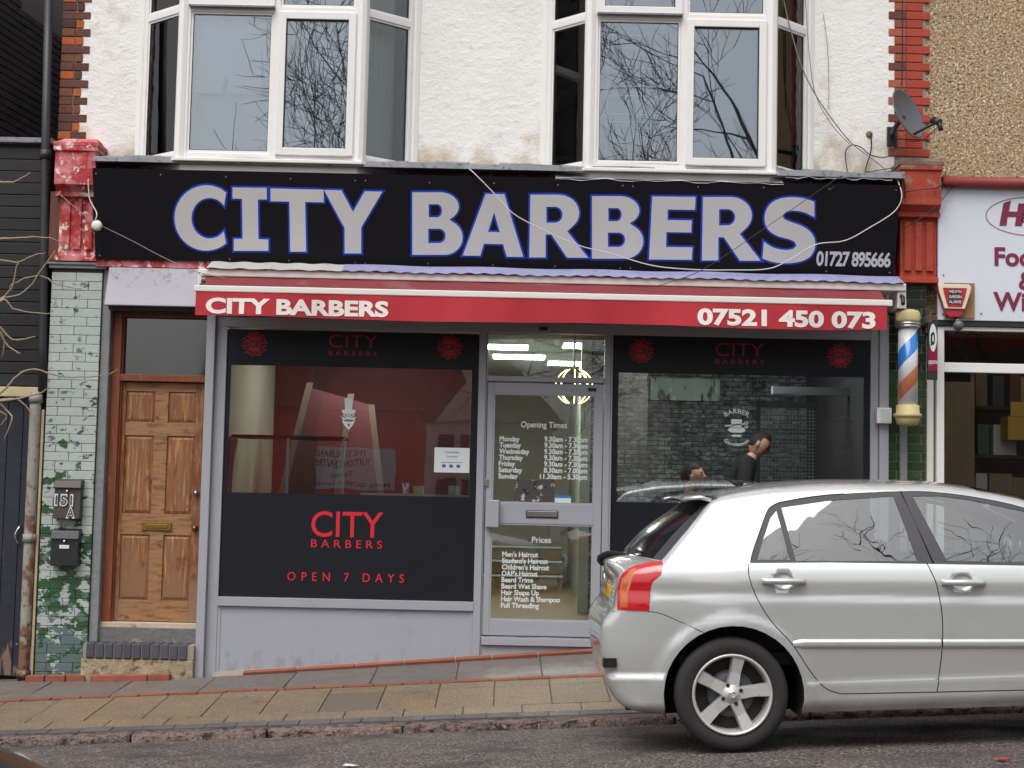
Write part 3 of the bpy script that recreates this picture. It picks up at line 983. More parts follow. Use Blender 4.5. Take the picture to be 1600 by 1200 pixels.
# left window: sill rail, stallriser, glass and printed film
member('sill_rail', WX0, WX1, -.035, .08, WZ0 - .075, WZ0)
sr = MB(); zl, zr_ = zw(WX0), zw(WX1)
sr.hexa([(WX0, -.008, zl - .03), (WX1, -.008, zr_ - .03), (WX1, .05, zr_ - .03), (WX0, .05, zl - .03), (WX0, -.008, WZ0 - .075), (WX1, -.008, WZ0 - .075), (WX1, .05, WZ0 - .075), (WX0, .05, WZ0 - .075)])
sr.build('stallriser', 'stallriser', sf)
member('trim', WX0, WX0 + .025, -.014, -.0085, zl, WZ0 - .076); member('trim', WX1 - .025, WX1, -.014, -.0085, zr_, WZ0 - .076)
pf = MB()
pf.hexa([(-2.4, -.06, zw(-2.4) - .02), (.8, -.06, zw(.8) - .02), (.8, 0, zw(.8) - .02), (-2.4, 0, zw(-2.4) - .02), (-2.4, -.03, zw(-2.4) + .03), (.8, -.03, zw(.8) + .02), (.8, 0, zw(.8) + .03), (-2.4, 0, zw(-2.4) + .035)])
pf.build('mortar_fillet', 'mortar', sf)
x = -2.15
while x < .75:
    w = R(.3, .5); xm = x + w / 2
    piece('tile', block(w - .01, .05, .045, 'red_tile', .005), sf, (xm, -.06, zw(xm) + .004), (.3, -.084, 0)); x += w
# right window
member('sill_rail', RX0, RX1, -.035, .08, RZ0 - .075, RZ0)
sr = MB(); zl, zr_ = zw(RX0), zw(RX1)
sr.hexa([(RX0, -.008, zl - .03), (RX1, -.008, zr_ - .03), (RX1, .05, zr_ - .03), (RX0, .05, zl - .03), (RX0, -.008, RZ0 - .075), (RX1, -.008, RZ0 - .075), (RX1, .05, RZ0 - .075), (RX0, .05, RZ0 - .075)])
sr.build('stallriser', 'stallriser', sf)


def crest(mb, cx, cz, r, Y, seed):
    rr = random.Random(seed); pl = pl0(Y)
    ngon(mb, [(cx - .42 * r, cz + .45 * r), (cx, cz + .6 * r), (cx + .42 * r, cz + .45 * r), (cx + .5 * r, cz), (cx + .35 * r, cz - .45 * r), (cx, cz - .62 * r), (cx - .35 * r, cz - .45 * r), (cx - .5 * r, cz)], pl)
    for k in range(20):
        a = 2 * math.pi * k / 20 + .15; rad = r * (.72 if k % 2 else .86); s_ = r * (.15 if k % 2 else .11)
        c0 = (cx + rad * math.cos(a), cz + rad * math.sin(a))
        a0_ = math.degrees(a) + (140 if k % 4 else -140); ou = ell(*c0, s_, s_ * .85, 10, a0_, a0_ + 290); inn = ell(*c0, s_ * .5, s_ * .42, 10, a0_ + 290, a0_); ngon(mb, ou + inn, pl)
        c1 = (cx + r * .55 * math.cos(a), cz + r * .55 * math.sin(a))
        ngon(mb, [(c1[0] + .07 * r * math.cos(a + 1.57), c1[1] + .07 * r * math.sin(a + 1.57)), (c0[0], c0[1]), (c1[0] - .07 * r * math.cos(a + 1.57), c1[1] - .07 * r * math.sin(a + 1.57))], pl)


def window(x0, x1, z0, z1, c, which, logos):
    ti = .0 if x0 < 0 else .012 * (z1 - z0)      # the right pane leans out a touch
    pane = MB().hexa([(x0, ti, z0), (x1, ti, z0), (x1, ti + .006, z0), (x0, ti + .006, z0), (x0, 0, z1), (x1, 0, z1), (x1, .006, z1), (x0, .006, z1)]).build('pane', 'glass_shop', sf); tag(pane, which)
    cx0, cx1, cz0, cz1 = c
    v = MB()
    v.box(x0, x1, -.003, -.001, cz1, z1); v.box(x0, x1, -.003, -.001, z0, cz0); v.box(x0, cx0, -.003, -.001, cz0, cz1); v.box(cx1, x1, -.003, -.001, cz0, cz1)
    v.build('printed_film', 'vinyl_black', sf)
    return pane


cl = (PX(358, 670), PX(735, 675), PZ(545, 773), PZ(548, 574))
cr = (PX(965, 685), PX(1349, 690), PZ(1155, 788), PZ(1155, 586))
lp = window(WX0, WX1, WZ0, WZ1, cl, 'left shop window with a black printed surround', 0)
rp = window(RX0, RX1, RZ0, RZ1, cr, 'right shop window with a black printed surround', 0)
YP = -.0055
for (c1, c2, ctx) in (((398, 538), (703, 543), 551), ((1002, 549), (1312, 556), 1155)):
    for k, (px, py) in enumerate((c1, c2)):
        cm = MB(); p = P(px, py); crest(cm, p.x, p.z, .112, YP, k); o = cm.build('crest', 'crest_red', sf)
        t = MB(); letters(t, 'CB', .05, lambda u, v: (p.x + u, YP - .001, p.z - .022 + v), 0, None, .03, 1, 'c'); t.build('lettering', 'print_dark', o)
    py0 = 545 if ctx < 800 else 558
    a, b2 = P(ctx - 37, py0), P(ctx + 38, py0)
    t = MB()
    letters(t, 'CITY', .108, lambda u, v: (u, YP, b2.z + .003 + v), a.x, b2.x, -.012)
    letters(t, 'BARBERS', .036, lambda u, v: (u, YP, b2.z - .062 + v), a.x, b2.x, 0, 1.6)
    split_build(t, 'letter', 'crest_red', sf)
# big red name and opening line on the lower film
t = MB(); a, b2 = P(486, 838), P(598, 840)
letters(t, 'CITY', .205, lambda u, v: (u, YP, (a.z + b2.z) / 2 + v), a.x, b2.x, .006)
a, b2 = P(486, 855), P(597, 857)
letters(t, 'BARBERS', .063, lambda u, v: (u, YP, (a.z + b2.z) / 2 + v), a.x, b2.x, .004, 1.6)
a, b2 = P(449, 907), P(631, 910)
letters(t, 'OPEN 7 DAYS', .068, lambda u, v: (u, YP, (a.z + b2.z) / 2 + v), a.x, b2.x, .004, 1.9)
split_build(t, 'letter', 'print_red', sf)
# white emblem on the left pane: top hat, glasses, moustache, beard
e = MB(); p = P(545, 645); s_ = 1 / 188.
def ep(u, v): return (p.x + u * s_, YP, p.z + v * s_)
flat(e, [[(-6, 5), (-7, 23), (6, 23), (5, 5)]], ep); flat(e, [[(-11, 2), (-9, 5), (9, 5), (11, 2), (9, -1), (-9, -1)]], ep)
flat(e, [ell(-4.5, -3.5, 4.2, 2.6, 12), ell(-4.5, -3.5, 2.6, 1.4, 10)[::-1]], ep); flat(e, [ell(4.5, -3.5, 4.2, 2.6, 12), ell(4.5, -3.5, 2.6, 1.4, 10)[::-1]], ep)
flat(e, [[(0, -6), (5, -8), (12, -6), (8, -11), (2, -10), (-2, -10), (-8, -11), (-12, -6), (-5, -8)]], ep)
flat(e, [[(-10, -9), (-9, -16), (-3, -23), (1, -27), (6, -20), (9, -15), (10, -9), (7, -13), (3, -14), (-3, -14), (-7, -13)], [(-2, -17), (3, -17), (2, -21), (0, -22)]], ep)
e.build('emblem', 'print_white', sf)
# white emblem on the right pane
e = MB(); p = P(1151, 668)
def ep(u, v): return (p.x + u * s_, YP, p.z + v * s_)
flat(e, [[(-8, -1), (-9, 13), (8, 13), (7, -1)]], ep); flat(e, [[(-14, -5), (-11, 0), (11, 0), (14, -5), (8, -8), (-8, -8)]], ep)
flat(e, [[(0, -12), (4, -11), (9, -13), (4, -15), (0, -14), (-4, -15), (-9, -13), (-4, -11)]], ep)
flat(e, [ell(15, 7, 3, 2.4, 10), ell(15, 7, 1.8, 1.3, 8)[::-1]], ep); flat(e, [ell(15, 1, 3, 2.4, 10), ell(15, 1, 1.8, 1.3, 8)[::-1]], ep); flat(e, [[(12, 5), (-18, 1), (-18, 3), (12, 7)]], ep)
for txt, rad, h_, sgn, y0 in (('BARBER', 30, 7, 1, -8), ('Gentlemen', 26, 5.5, -1, 2)):
    vs_, fs_ = text2d(txt, .012, 1.05); xa = min(v.x for v in vs_); xb = max(v.x for v in vs_); k = h_ / CAPH
    def arc(v, rad=rad, k=k, xa=xa, xb=xb, sgn=sgn, y0=y0):
        th = (v.x - (xa + xb) / 2) * k / rad
        r2 = rad + (v.y * k if sgn > 0 else -v.y * k + 5)
        return ep(r2 * math.sin(th), (r2 * math.cos(th) if sgn > 0 else -r2 * math.cos(th)) + y0)
    o_ = len(e.v); e.v += [Vector(arc(v)) for v in vs_]; e.f += [[o_ + i for i in f] for f in fs_]; e.sm += [False] * len(fs_)
e.build('emblem', 'print_white', sf)
# notice taped inside the left pane
n0, n1 = P(679, 699), P(733, 739)
nt_ = MB().box(n0.x, n1.x, -.0035, -.001, n1.z, n0.z).build('paper_notice', 'print_white', sf)
t = MB(); xm = (n0.x + n1.x) / 2
for k, (s__, w_, h_) in enumerate((('Total Roofing', .115, .016), ('Contractors', .095, .014), ('020 00000', 0, 0))):
    if w_: letters(t, s__, h_, lambda u, v: (u, -.0045, n0.z - .045 - k * .035 + v), xm - w_ / 2, xm + w_ / 2, .01)
t.box(xm - .09, xm + .09, -.0046, -.0041, n0.z - .125, n0.z - .121)
for k in range(3): t.box(xm - .08 + k * .06, xm - .05 + k * .06,  -.0046, -.0041, n0.z - .165, n0.z - .14)
mat('print_blue', C(70, 90, 150), .6); t.build('lettering', 'print_blue', nt_, kind='stuff')
# ---- door
member('threshold', DXa, DXb, -.04, .09, PZ(850, 1009), PZ(850, 997), 'alu_grey')
member('kick_panel', DXa, DXb, -.008, .05, zw(.2) - .1, PZ(850, 1010), 'alu_grey')
member('transom', DXa, DXb, -.02, .07, DTop, PZ(850, 589), 'alu_grey')
MB().box(DXa, DXb, .012, .018, PZ(850, 589), HZ0).build('transom_pane', 'glass_door', sf)
LZ0, LZ1 = PZ(850, 994), DTop - .012
dx0, dx1 = DXa + .008, DXb - .008
door2 = sub('shop_door', (dx0, 0, LZ0), sf, 'glazed aluminium door with white opening times')
gz1, gz0 = PZ(850, 616), PZ(850, 787); hz1, hz0 = PZ(850, 819), PZ(848, 970)
gx0, gx1 = PX(770, 700), PX(929, 700)
for nm, x0, x1, z0, z1 in (('stile', dx0, gx0, LZ0, LZ1), ('stile', gx1, dx1, LZ0, LZ1), ('rail', gx0, gx1, gz1, LZ1), ('rail', gx0, gx1, hz1, gz0), ('rail', gx0, gx1, LZ0, hz0)):
    MB().box(x0, x1, -.016 if nm == 'stile' else -.015, .035, z0, z1).build(nm, 'alu_grey', door2, .004)
for a, b2 in ((gz0, gz1), (hz0, hz1)):
    MB().box(gx0 - .005, gx1 + .005, .006, .012, a - .005, b2 + .005).build('pane', 'glass_door', door2)
    b_ = MB()
    for (x0, x1, z0, z1) in ((gx0, gx0 + .012, a, b2), (gx1 - .012, gx1, a, b2), (gx0 + .012, gx1 - .012, a, a + .012), (gx0 + .012, gx1 - .012, b2 - .012, b2)): b_.box(x0, x1, -.010, .004, z0, z1)
    b_.build('bead', 'alu_grey', door2)
a, b2 = P(822, 797), P(872, 810)
mb = MB().box(a.x, b2.x, -.022, -.014, b2.z, a.z); mb.build('letter_plate_frame', 'dark_trim', door2, .002)
mb = MB().box(a.x + .008, b2.x - .006, -.028, -.02, b2.z + .012, a.z - .006); mb.build('letter_plate', 'chrome', door2, .003)
a, b2 = P(760, 781), P(779, 824); MB().box(a.x, b2.x, -.075, -.016, b2.z, a.z).build('handle', 'alu_grey', door2, .008)
a, b2 = P(757, 748), P(763, 760); MB().box(a.x, b2.x, -.03, -.012, b2.z, a.z).build('lock', 'steel', door2, .002)
for px, py in ((849, 514.5), (925, 609)):
    a = P(px, py); MB().box(a.x - .035, a.x + .035, -.055 if py < 550 else -.022, -.045 if py < 550 else -.015, a.z - .014, a.z + .014).build('sticker', 'print_dark', sf)
t = MB(); YL = .003
a = P(850, 668); letters(t, 'Opening Times', .047, lambda u, v: (u, YL, a.z + v), PX(814, 668), PX(886, 668), .012)
days = ['Monday', 'Tuesday', 'Wednesday', 'Thursday', 'Friday', 'Saturday', 'Sunday']
hrs = ['9.30am - 7.30pm'] * 5 + ['8.30am - 7.00pm', '11.30am - 5.30pm']
for k, (d_, h_) in enumerate(zip(days, hrs)):
    pa = P(780.5 - k * .35, 689 + k * 9.7); pe_ = PX((812, 814, 827, 817, 805, 816, 809)[k], 689 + k * 9.7); letters(t, d_, .040, lambda u, v: (u, YL, pa.z + v), pa.x, pe_, .03)
    pb = P(918 - k * .1, 691 + k * 9.75); letters(t, h_, .040, lambda u, v: (u, YL, pb.z + v), PX(844 if k == 6 else 850, 720), pb.x, .03)
a = P(846, 848); letters(t, 'Prices', .047, lambda u, v: (u, YL, a.z + v), PX(831, 848), PX(861, 848), .012)
for k, s__ in enumerate(["Men's Haircut", "Student's Haircut", "Children's Haircut", "OAP's Haircut", "Beard Trims", "Beard Wet Shave", "Hair Shape Up", "Hair Wash & Shampoo", "Full Threading"]):
    pa = P(784.5 - k * .25, 869.5 + k * 9.95); pe_ = PX((841, 856, 858, 840, 833, 854, 842, 875, 842)[k], 870 + k * 10); letters(t, s__, .039, lambda u, v: (u, YL, pa.z + v), pa.x, pe_, .03)
t.build('lettering', 'print_white', door2, kind='stuff')
# poster and sticker inside the door glass
mat('poster_photo', C(70, 66, 64), .5, layers=[(C(196, 192, 188), 14, .56, .62), (C(20, 18, 18), 18, .58, .62)])
a, b2 = P(804, 749), P(866, 787); o = MB().box(a.x, b2.x, .002, .0045, b2.z, a.z).build('poster', 'poster_photo', door2)
a, b2 = P(867, 774), P(892, 787); o = MB().box(a.x, b2.x, .002, .0045, b2.z, a.z).build('card_sticker', 'print_white', door2)
mat('print_azure', C(40, 120, 190), .5); MB().box(a.x, b2.x, .0005, .0018, a.z - .02, a.z).build('sticker_band', 'print_azure', door2)

# ------------------------------------------------------------------ main sign, tilted forward
YT, YBt = -.27, -.07
sT, sB = PZ(770, 276, YT), PZ(770, 418, YBt)
sx0, sx1 = (PX(143, 264, YT) + PX(150, 405, YBt)) / 2, (PX(1405, 288, YT) + PX(1400, 430, YBt)) / 2
su = Vector((0, YT - YBt, sT - sB)).normalized(); sn = Vector((0, -su.z, su.y))
s0 = Vector((0, YBt, sB))
sign = thing('shop_sign', (0, YBt, sB), 'long black fascia sign with grey CITY BARBERS lettering outlined in blue', 'sign')
SH = (Vector((0, YT, sT)) - s0).length


def onsign(u, v, w=0.0): return s0 + Vector((u, 0, 0)) + su * v + sn * w


mb = MB(); cuts = [sx0, PX(563, 300, -.2), PX(987, 300, -.2), sx1]
for a, b2 in zip(cuts, cuts[1:]):
    m_ = MB(); m_.hexa([onsign(a + .001, 0, 0), onsign(b2 - .001, 0, 0), onsign(b2 - .001, 0, -.02), onsign(a + .001, 0, -.02), onsign(a + .001, SH, 0), onsign(b2 - .001, SH, 0), onsign(b2 - .001, SH, -.02), onsign(a + .001, SH, -.02)])
    m_.build('panel', 'sign_black', sign)
bk = MB(); bk.hexa([onsign(sx0 + .01, .0, -.022), onsign(sx1 - .01, .0, -.022), Vector((sx1, .06, sB - .0)), Vector((sx0, .06, sB - .0)), onsign(sx0 + .01, SH - .01, -.022), onsign(sx1 - .01, SH - .01, -.022), Vector((sx1, .06, sT - .02)), Vector((sx0, .06, sT - .02))])
bk.build('backing', 'dark_trim', sign)


def spix(px, py):
    q = on_plane(px, py, s0, sn) - s0
    return q.x, q.dot(su)


def run(pts, n=5): return [(p.x, p.y) for p in catmull([(a, b, 0) for a, b in pts], n)]


def z1_(p): return [(250 + x / 4, 270 + y / 4) for x, y in p]
def z2_(p): return [(620 + x / 4, 280 + y / 4) for x, y in p]
def z3_(p): return [(980 + x / 3.636, 280 + y / 3.636) for x, y in p]
def earc(cx, cy, rx, ry, a0, a1, n=14): return [(cx + rx * math.cos(math.radians(a0 + (a1 - a0) * i / n)), cy + ry * math.sin(math.radians(a0 + (a1 - a0) * i / n))) for i in range(n + 1)]


B1 = [(98, 82), (270, 82)] + earc(270, 172, 118, 90, -85, 60, 10) + [(345, 264)] + earc(300, 364, 112, 108, -55, 85, 10) + [(290, 472), (98, 472)]
B1h = [[(200, 156), (255, 156)] + earc(255, 197, 28, 41, -80, 80, 6) + [(255, 238), (200, 238)], [(197, 309), (265, 309)] + earc(265, 354, 40, 45, -80, 80, 6) + [(265, 399), (197, 399)]]
R1 = [(835, 97), (1010, 97)] + earc(1010, 211, 130, 114, -85, 50, 10) + [(1065, 325), (1195, 490), (1065, 490), (965, 345), (930, 345), (930, 488), (828, 488)]
R1h = [[(935, 172), (990, 172)] + earc(990, 222, 46, 50, -80, 80, 6) + [(990, 272), (935, 272)]]
def shift(p, dx, dy, kx=1): return [(p[0][0] + dx + (x - p[0][0]) * kx, y + dy) for x, y in p]
Sx = run([(1062, 215), (1010, 190), (960, 179), (915, 181), (890, 195), (884, 212), (895, 228), (930, 243), (985, 262), (1030, 290), (1058, 325), (1067, 365), (1060, 405), (1035, 442), (990, 465), (930, 476), (870, 476), (815, 467), (768, 450)], 3) + \
     run([(776, 355), (810, 378), (850, 395), (895, 402), (935, 398), (955, 385), (958, 370), (945, 352), (910, 338), (860, 325), (815, 300), (788, 265), (780, 220), (790, 175), (815, 138), (855, 115), (905, 104), (960, 103), (1015, 112), (1062, 128)], 3)
GL = [
    ('C', z1_(earc(290, 282, 198, 204, -51, -309, 28) + earc(312, 284, 114, 127, 40, 322, 22)), []),
    ('I', z1_([(455, 92), (668, 95), (668, 166), (613, 166), (616, 415), (678, 417), (678, 487), (463, 487), (463, 413), (518, 413), (514, 163), (455, 160)]), []),
    ('T', z1_([(692, 98), (1024, 106), (1024, 184), (908, 182), (914, 492), (815, 492), (810, 180), (692, 177)]), []),
    ('Y', z1_([(1026, 107), (1135, 110), (1207, 245), (1280, 116), (1390, 118), (1258, 342), (1258, 503), (1155, 503), (1155, 345)]), []),
    ('B', z2_(B1), [z2_(h) for h in B1h]),
    ('A', z2_([(555, 92), (672, 93), (790, 485), (688, 484), (664, 405), (545, 403), (522, 478), (413, 476)]), [z2_([(608, 208), (645, 331), (570, 329)])]),
    ('R', z2_(R1), [z2_(h) for h in R1h]),
    ('B', z2_(shift(B1, 1122, 24, 1.02)), [z2_([(x + 1122, y + 24) for x, y in h]) for h in B1h]),
    ('E', z3_([(142, 98), (388, 101), (384, 174), (230, 172), (228, 232), (366, 234), (363, 302), (222, 300), (220, 385), (370, 387), (366, 457), (124, 455)]), []),
    ('R', z3_([((x - 828) * .909 + 424, (y - 97) * .92 + 101) for x, y in R1]), [z3_([((x - 828) * .909 + 424, (y - 97) * .92 + 101) for x, y in h]) for h in R1h]),
    ('S', z3_(Sx), []),
]
for ch, outer, holes in GL:
    loops = [[spix(*q) for q in outer]] + [[spix(*q) for q in h] for h in holes]
    o = MB(); flat(o, loops, lambda u, v, w: onsign(u, v, .006 + w), 0.0, .004)
    lo = o.build('letter', 'letter_face', sign); lo['label'] = 'grey letter ' + ch + ' with blue edge'
    o = MB(); flat(o, loops, lambda u, v, w: onsign(u, v, .002 + w), .0155, .0025); o.build('outline', 'letter_blue', lo)
t = MB(); ua, va = spix(1275, 414); ub, vb = spix(1391, 417)
letters(t, '01727 895666', .112, lambda u, v: onsign(u, (va + vb) / 2 + v, .003), ua, ub, .03, .9)
split_build(t, 'digit', 'print_grey', sign)
for px, py in [(150, 271), (251, 273), (353, 276), (454, 279), (555, 282), (571, 282), (671, 285), (772, 286), (872, 289), (973, 290), (989, 291), (1091, 292), (1193, 293), (1296, 295), (1400, 297),
               (156, 399), (359, 405), (452, 407), (555, 410), (571, 411), (669, 412), (770, 414), (867, 416), (969, 419), (985, 419), (1291, 424), (1390, 426)]:
    u, v = spix(px, py); m_ = MB(); a = onsign(u, v, 0); b2 = onsign(u, v, .004); m_.tube([a, b2], .007, 8); m_.build('screw', 'steel', sign)

# ------------------------------------------------------------------ awning
YC, YR = -.34, -.62
cx0, cx1 = PX(313, 428, YC), PX(1416, 447, YC)
cz = (PZ(313, 428, YC) + PZ(1416, 447, YC)) / 2
bx0, bx1 = PX(304, 451, YR), PX(1394, 473, YR)
bz = (PZ(304, 451, YR) + PZ(1394, 473, YR)) / 2
aw = thing('awning', (.3, -.1, cz - .3), 'red shop awning with white bars and a valance reading CITY BARBERS', 'awning')
MB().box(cx0, cx1, YC, -.06, cz - .028, cz + .03).build('cassette', 'white_metal', aw, .010)
MB().box(bx0, bx1, YR - .02, YR + .02, bz - .026, bz + .024).build('front_bar', 'white_metal', aw, .008)
f = MB()
def fab(u, v):
    x_ = bx0 + .03 + (bx1 - bx0 - .06) * u
    sag = .012 * math.sin(math.pi * v) + .007 * math.sin(u * 60 + v * 5) * v * (1 - v) * 4 + .006 * math.sin(u * 23 - v * 3) * math.sin(math.pi * v)
    return (x_, YC + .03 + (YR - YC - .03) * v, cz - .02 + (bz + .012 - cz + .02) * v - sag)
f.grid(fab, 160, 8); f.build('canopy', 'awning_faded', aw)
vz0, vz1 = (PZ(305, 493, YR) + PZ(1384, 517, YR)) / 2, bz - .02
vx0, vx1 = PX(306, 475, YR), PX(1385, 495, YR)


def vw(x_, z_):
    d = (vz1 - z_) / (vz1 - vz0)
    return YR - .014 + d * (.012 * math.sin(x_ * 3.1) + .008 * math.sin(x_ * 7.7 + 1) + .004 * math.sin(x_ * 19))


def vzz(x_, d): return vz1 + (vz0 - vz1) * d + d * .008 * math.sin(x_ * 2.3)


va_ = MB(); va_.grid(lambda u, v: (vx0 + (vx1 - vx0) * u, vw(vx0 + (vx1 - vx0) * u, vzz(vx0 + (vx1 - vx0) * u, v)), vzz(vx0 + (vx1 - vx0) * u, v)), 180, 6)
va_ = va_.build('valance', 'awning_red', aw)
t = MB()
a, b2 = P(322, 488, YR), P(607, 495, YR); zc = (a.z + b2.z) / 2
letters(t, 'CITY BARBERS', .112, lambda u, v: (u, vw(u, zc + v) - .004, zc + v), a.x, b2.x, .042)
a, b2 = P(1089, 507, YR), P(1367, 512, YR); zc2 = (a.z + b2.z) / 2
letters(t, '07521 450 073', .118, lambda u, v: (u, vw(u, zc2 + v) - .004, zc2 + v), a.x, b2.x, .042)
split_build(t, 'letter', 'awning_letter', va_)
for x_ in (cx0 + .01, cx1 - .03):
    m_ = MB().box(x_ - .035, x_ + .035, YC + .02, .0, cz - .17, cz + .035); m_.build('end_bracket', 'white_metal', aw, .006)
    m_ = MB(); m_.tube([(x_, YC + .05, cz - .06), (x_ + (.05 if x_ < 0 else -.03), (YC + YR) / 2, cz - .10), (x_ + (.03 if x_ < 0 else -.06), YR + .03, bz)], .016, 8); m_.build('folding_arm', 'dark_trim', aw)
# weathered covers over the cassette
o = MB(); xm = PX(536, 420, -.25)
def cov(x0, x1, amp):
    return lambda u, v: (x0 + (x1 - x0) * u, -.15 - .215 * v, sB - .012 + (cz + .034 - sB + .012) * v + amp * math.sin(u * (x1 - x0) * 50) * v + .004 * math.sin(u * 31))
o.grid(cov(cx0 + .05, xm, .0015), 30, 3); mat('cover_grey', C(172, 170, 168), .6, var=(5, .12), layers=[(C(110, 104, 100), 9, .6, .75)]); o.build('cover_strip', 'cover_grey', aw)
o = MB(); o.grid(cov(xm, cx1 - .02, .006), 160, 3); o.build('cover_strip', 'blue_flash', aw)
# ------------------------------------------------------------------ left neighbour: boarded front, gate, dark flank behind
YL_ = .10
lb = thing('boarded_building', (-4.6, YL_, -.5), 'black boarded building front above a navy plank gate', 'building')
BX1 = -3.955
zt_, zb_ = PZ(0, 222, YL_), PZ(0, 604, YL_)
mb = MB(); mb.box(-7.5, BX1, YL_ + .03, 1.6, zb_, zt_ - .01); mb.build('wall', 'dark_trim', lb)
mb = MB(); mb.box(-7.5, BX1 + .02, YL_ - .05, 1.62, zt_ - .01, zt_ + .035); mb.build('coping', 'lead_grey', lb, .006)
z = zb_ + .01
while z < zt_ - .1:
    piece('board', block(3.5, .02, .094, 'board_black', .004), lb, (BX1 - 1.75, YL_ + .012 - R(0, .004), z + .05), (.09, 0, 0)); z += .1015
mb = MB(); mb.box(-7.5, BX1 + .0, YL_ - .06, YL_ + .06, zb_ - .085, zb_ - .002); mb.build('gate_lintel', 'cream_wood', lb, .006)
gate = thing('plank_gate', (-4.6, YL_, -.45), 'navy painted plank gate with a chrome pull handle and flaking paint', 'gate')
gz0_, gz1_ = zw(-4.2) + .02, zb_ - .09
mb = MB(); mb.box(-7.4, BX1 - .02, YL_ + .02, YL_ + .05, gz0_, gz1_); mb.build('back_rail', 'dark_trim', gate)
x = BX1 - .005
while x > -6.2:
    piece('plank', block(.124, .022, gz1_ - gz0_ - R(0, .02), 'gate_navy', .004), gate, (x - .064, YL_ + .008, (gz0_ + gz1_) / 2)); x -= .128
a, b2 = P(33, 822, YL_), P(31, 850, YL_)
mb = MB(); mb.tube(catmull([(a.x, YL_, a.z), (a.x - .005, YL_ - .035, a.z - .01), (a.x - .03, YL_ - .05, (a.z + b2.z) / 2), (b2.x - .005, YL_ - .035, b2.z + .01), (b2.x, YL_, b2.z)], 5), .008, 8); mb.build('handle', 'chrome', gate)
fl = thing('flank_wall', (-5.0, 2.2, -.5), 'dark brick side wall of the next house, above the black boards', 'wall')
mb = MB(); mb.box(-7, -5.02, 1.0, 9, -.5, 8.5); mb.build('mortar_core', 'mortar_dark', fl); MB().box(-7, -5.01, .94, .998, -.5, 8.5).build('end_face', 'brick_dark', fl)
me_b = block(.03, .216, .066, 'brick_dark', .005)
k = 0; z = 4.25
while z < 6.2 and k < 300:
    y_ = 1.62 + (.112 if int(round((z - 4.25) / .0755)) % 2 else 0)
    while y_ < 4.6 and k < 300:
        piece('brick', me_b, fl, (-5.012 - R(0, .004), y_ + .11, z + .036)); y_ += .226; k += 1
    z += .0755
fl.rotation_euler = (0, 0, math.radians(-8))
# drainpipe
dp = thing('drainpipe', (-3.93, -.02, zw(-3.95)), 'tall drainpipe, black above and flaking pale paint below, by the tiled pier', 'drainpipe')
pt = [P(77, -40, .06), P(71, 240, .02), P(67, 540, -.02), P(66, 612, -.02)]
mb = MB(); mb.tube(pt, .036, 14); mb.tube([pt[1] + Vector((0, 0, .03)), pt[1] - Vector((0, 0, .05))], .045, 14); mb.build('upper_pipe', 'pipe_black', dp)
pt = [P(60, 612, -.02), P(58, 640, -.02), P(47, 860, -.02), P(39, 1040, -.02), P(38, 1066, -.02)]
pt[1].x = pt[2].x = pt[3].x = pt[4].x = pt[0].x = -3.955
mb = MB(); mb.tube(pt, .046, 14)
for q in (P(58, 622, -.02), P(47, 840, -.02), P(39, 1052, -.02)): mb.tube([(-3.955, q.y, q.z + .03), (-3.955, q.y, q.z - .04)], .056, 14)
mb.build('lower_pipe', 'pipe_grey', dp)
mb = MB(); mb.box(-3.905, -3.885, -.01, .1, zw(-3.9), PZ(70, 640)); mb.build('backing_strip', 'cream_wood', dp)
# bare climber twigs
tw = thing('climber', (-4.2, -.14, 1.6), 'bare leafless climber twigs reaching across the black boards', 'plant'); rr = random.Random(3)
for pts in ([(-30, 515), (0, 470), (40, 455), (80, 400), (85, 392)], [(-30, 480), (10, 462), (20, 445), (60, 430), (90, 445), (130, 452)], [(-20, 375), (30, 372), (70, 371), (96, 378)], [(-20, 400), (25, 410), (50, 400), (72, 395)],
            [(-30, 500), (5, 468), (20, 482), (50, 488), (80, 490)], [(-10, 500), (20, 530), (55, 527)], [(-10, 505), (12, 540), (33, 553)], [(-40, 640), (0, 615), (30, 585), (55, 577), (95, 588), (130, 589), (165, 586), (185, 577)],
            [(-20, 628), (20, 622), (40, 635), (60, 665)], [(-20, 615), (10, 640), (18, 655), (5, 690)], [(-20, 500), (5, 525), (3, 558)], [(-10, 640), (10, 650), (0, 665)], [(-20, 630), (50, 618), (75, 607)], [(0, 470), (18, 450), (28, 410)], [(-10, 282), (20, 285), (48, 270)]):
    q = [P(a, b, -.14 + rr.uniform(-.05, .04)) for a, b in pts]; q = catmull(q, 4); n = len(q)
    MB().tube([v + Vector((rr.uniform(-.006, .006), 0, rr.uniform(-.006, .006))) for v in q], [.011 * (1 - .72 * i / n) for i in range(n)], 6).build('branch', 'twig', tw)

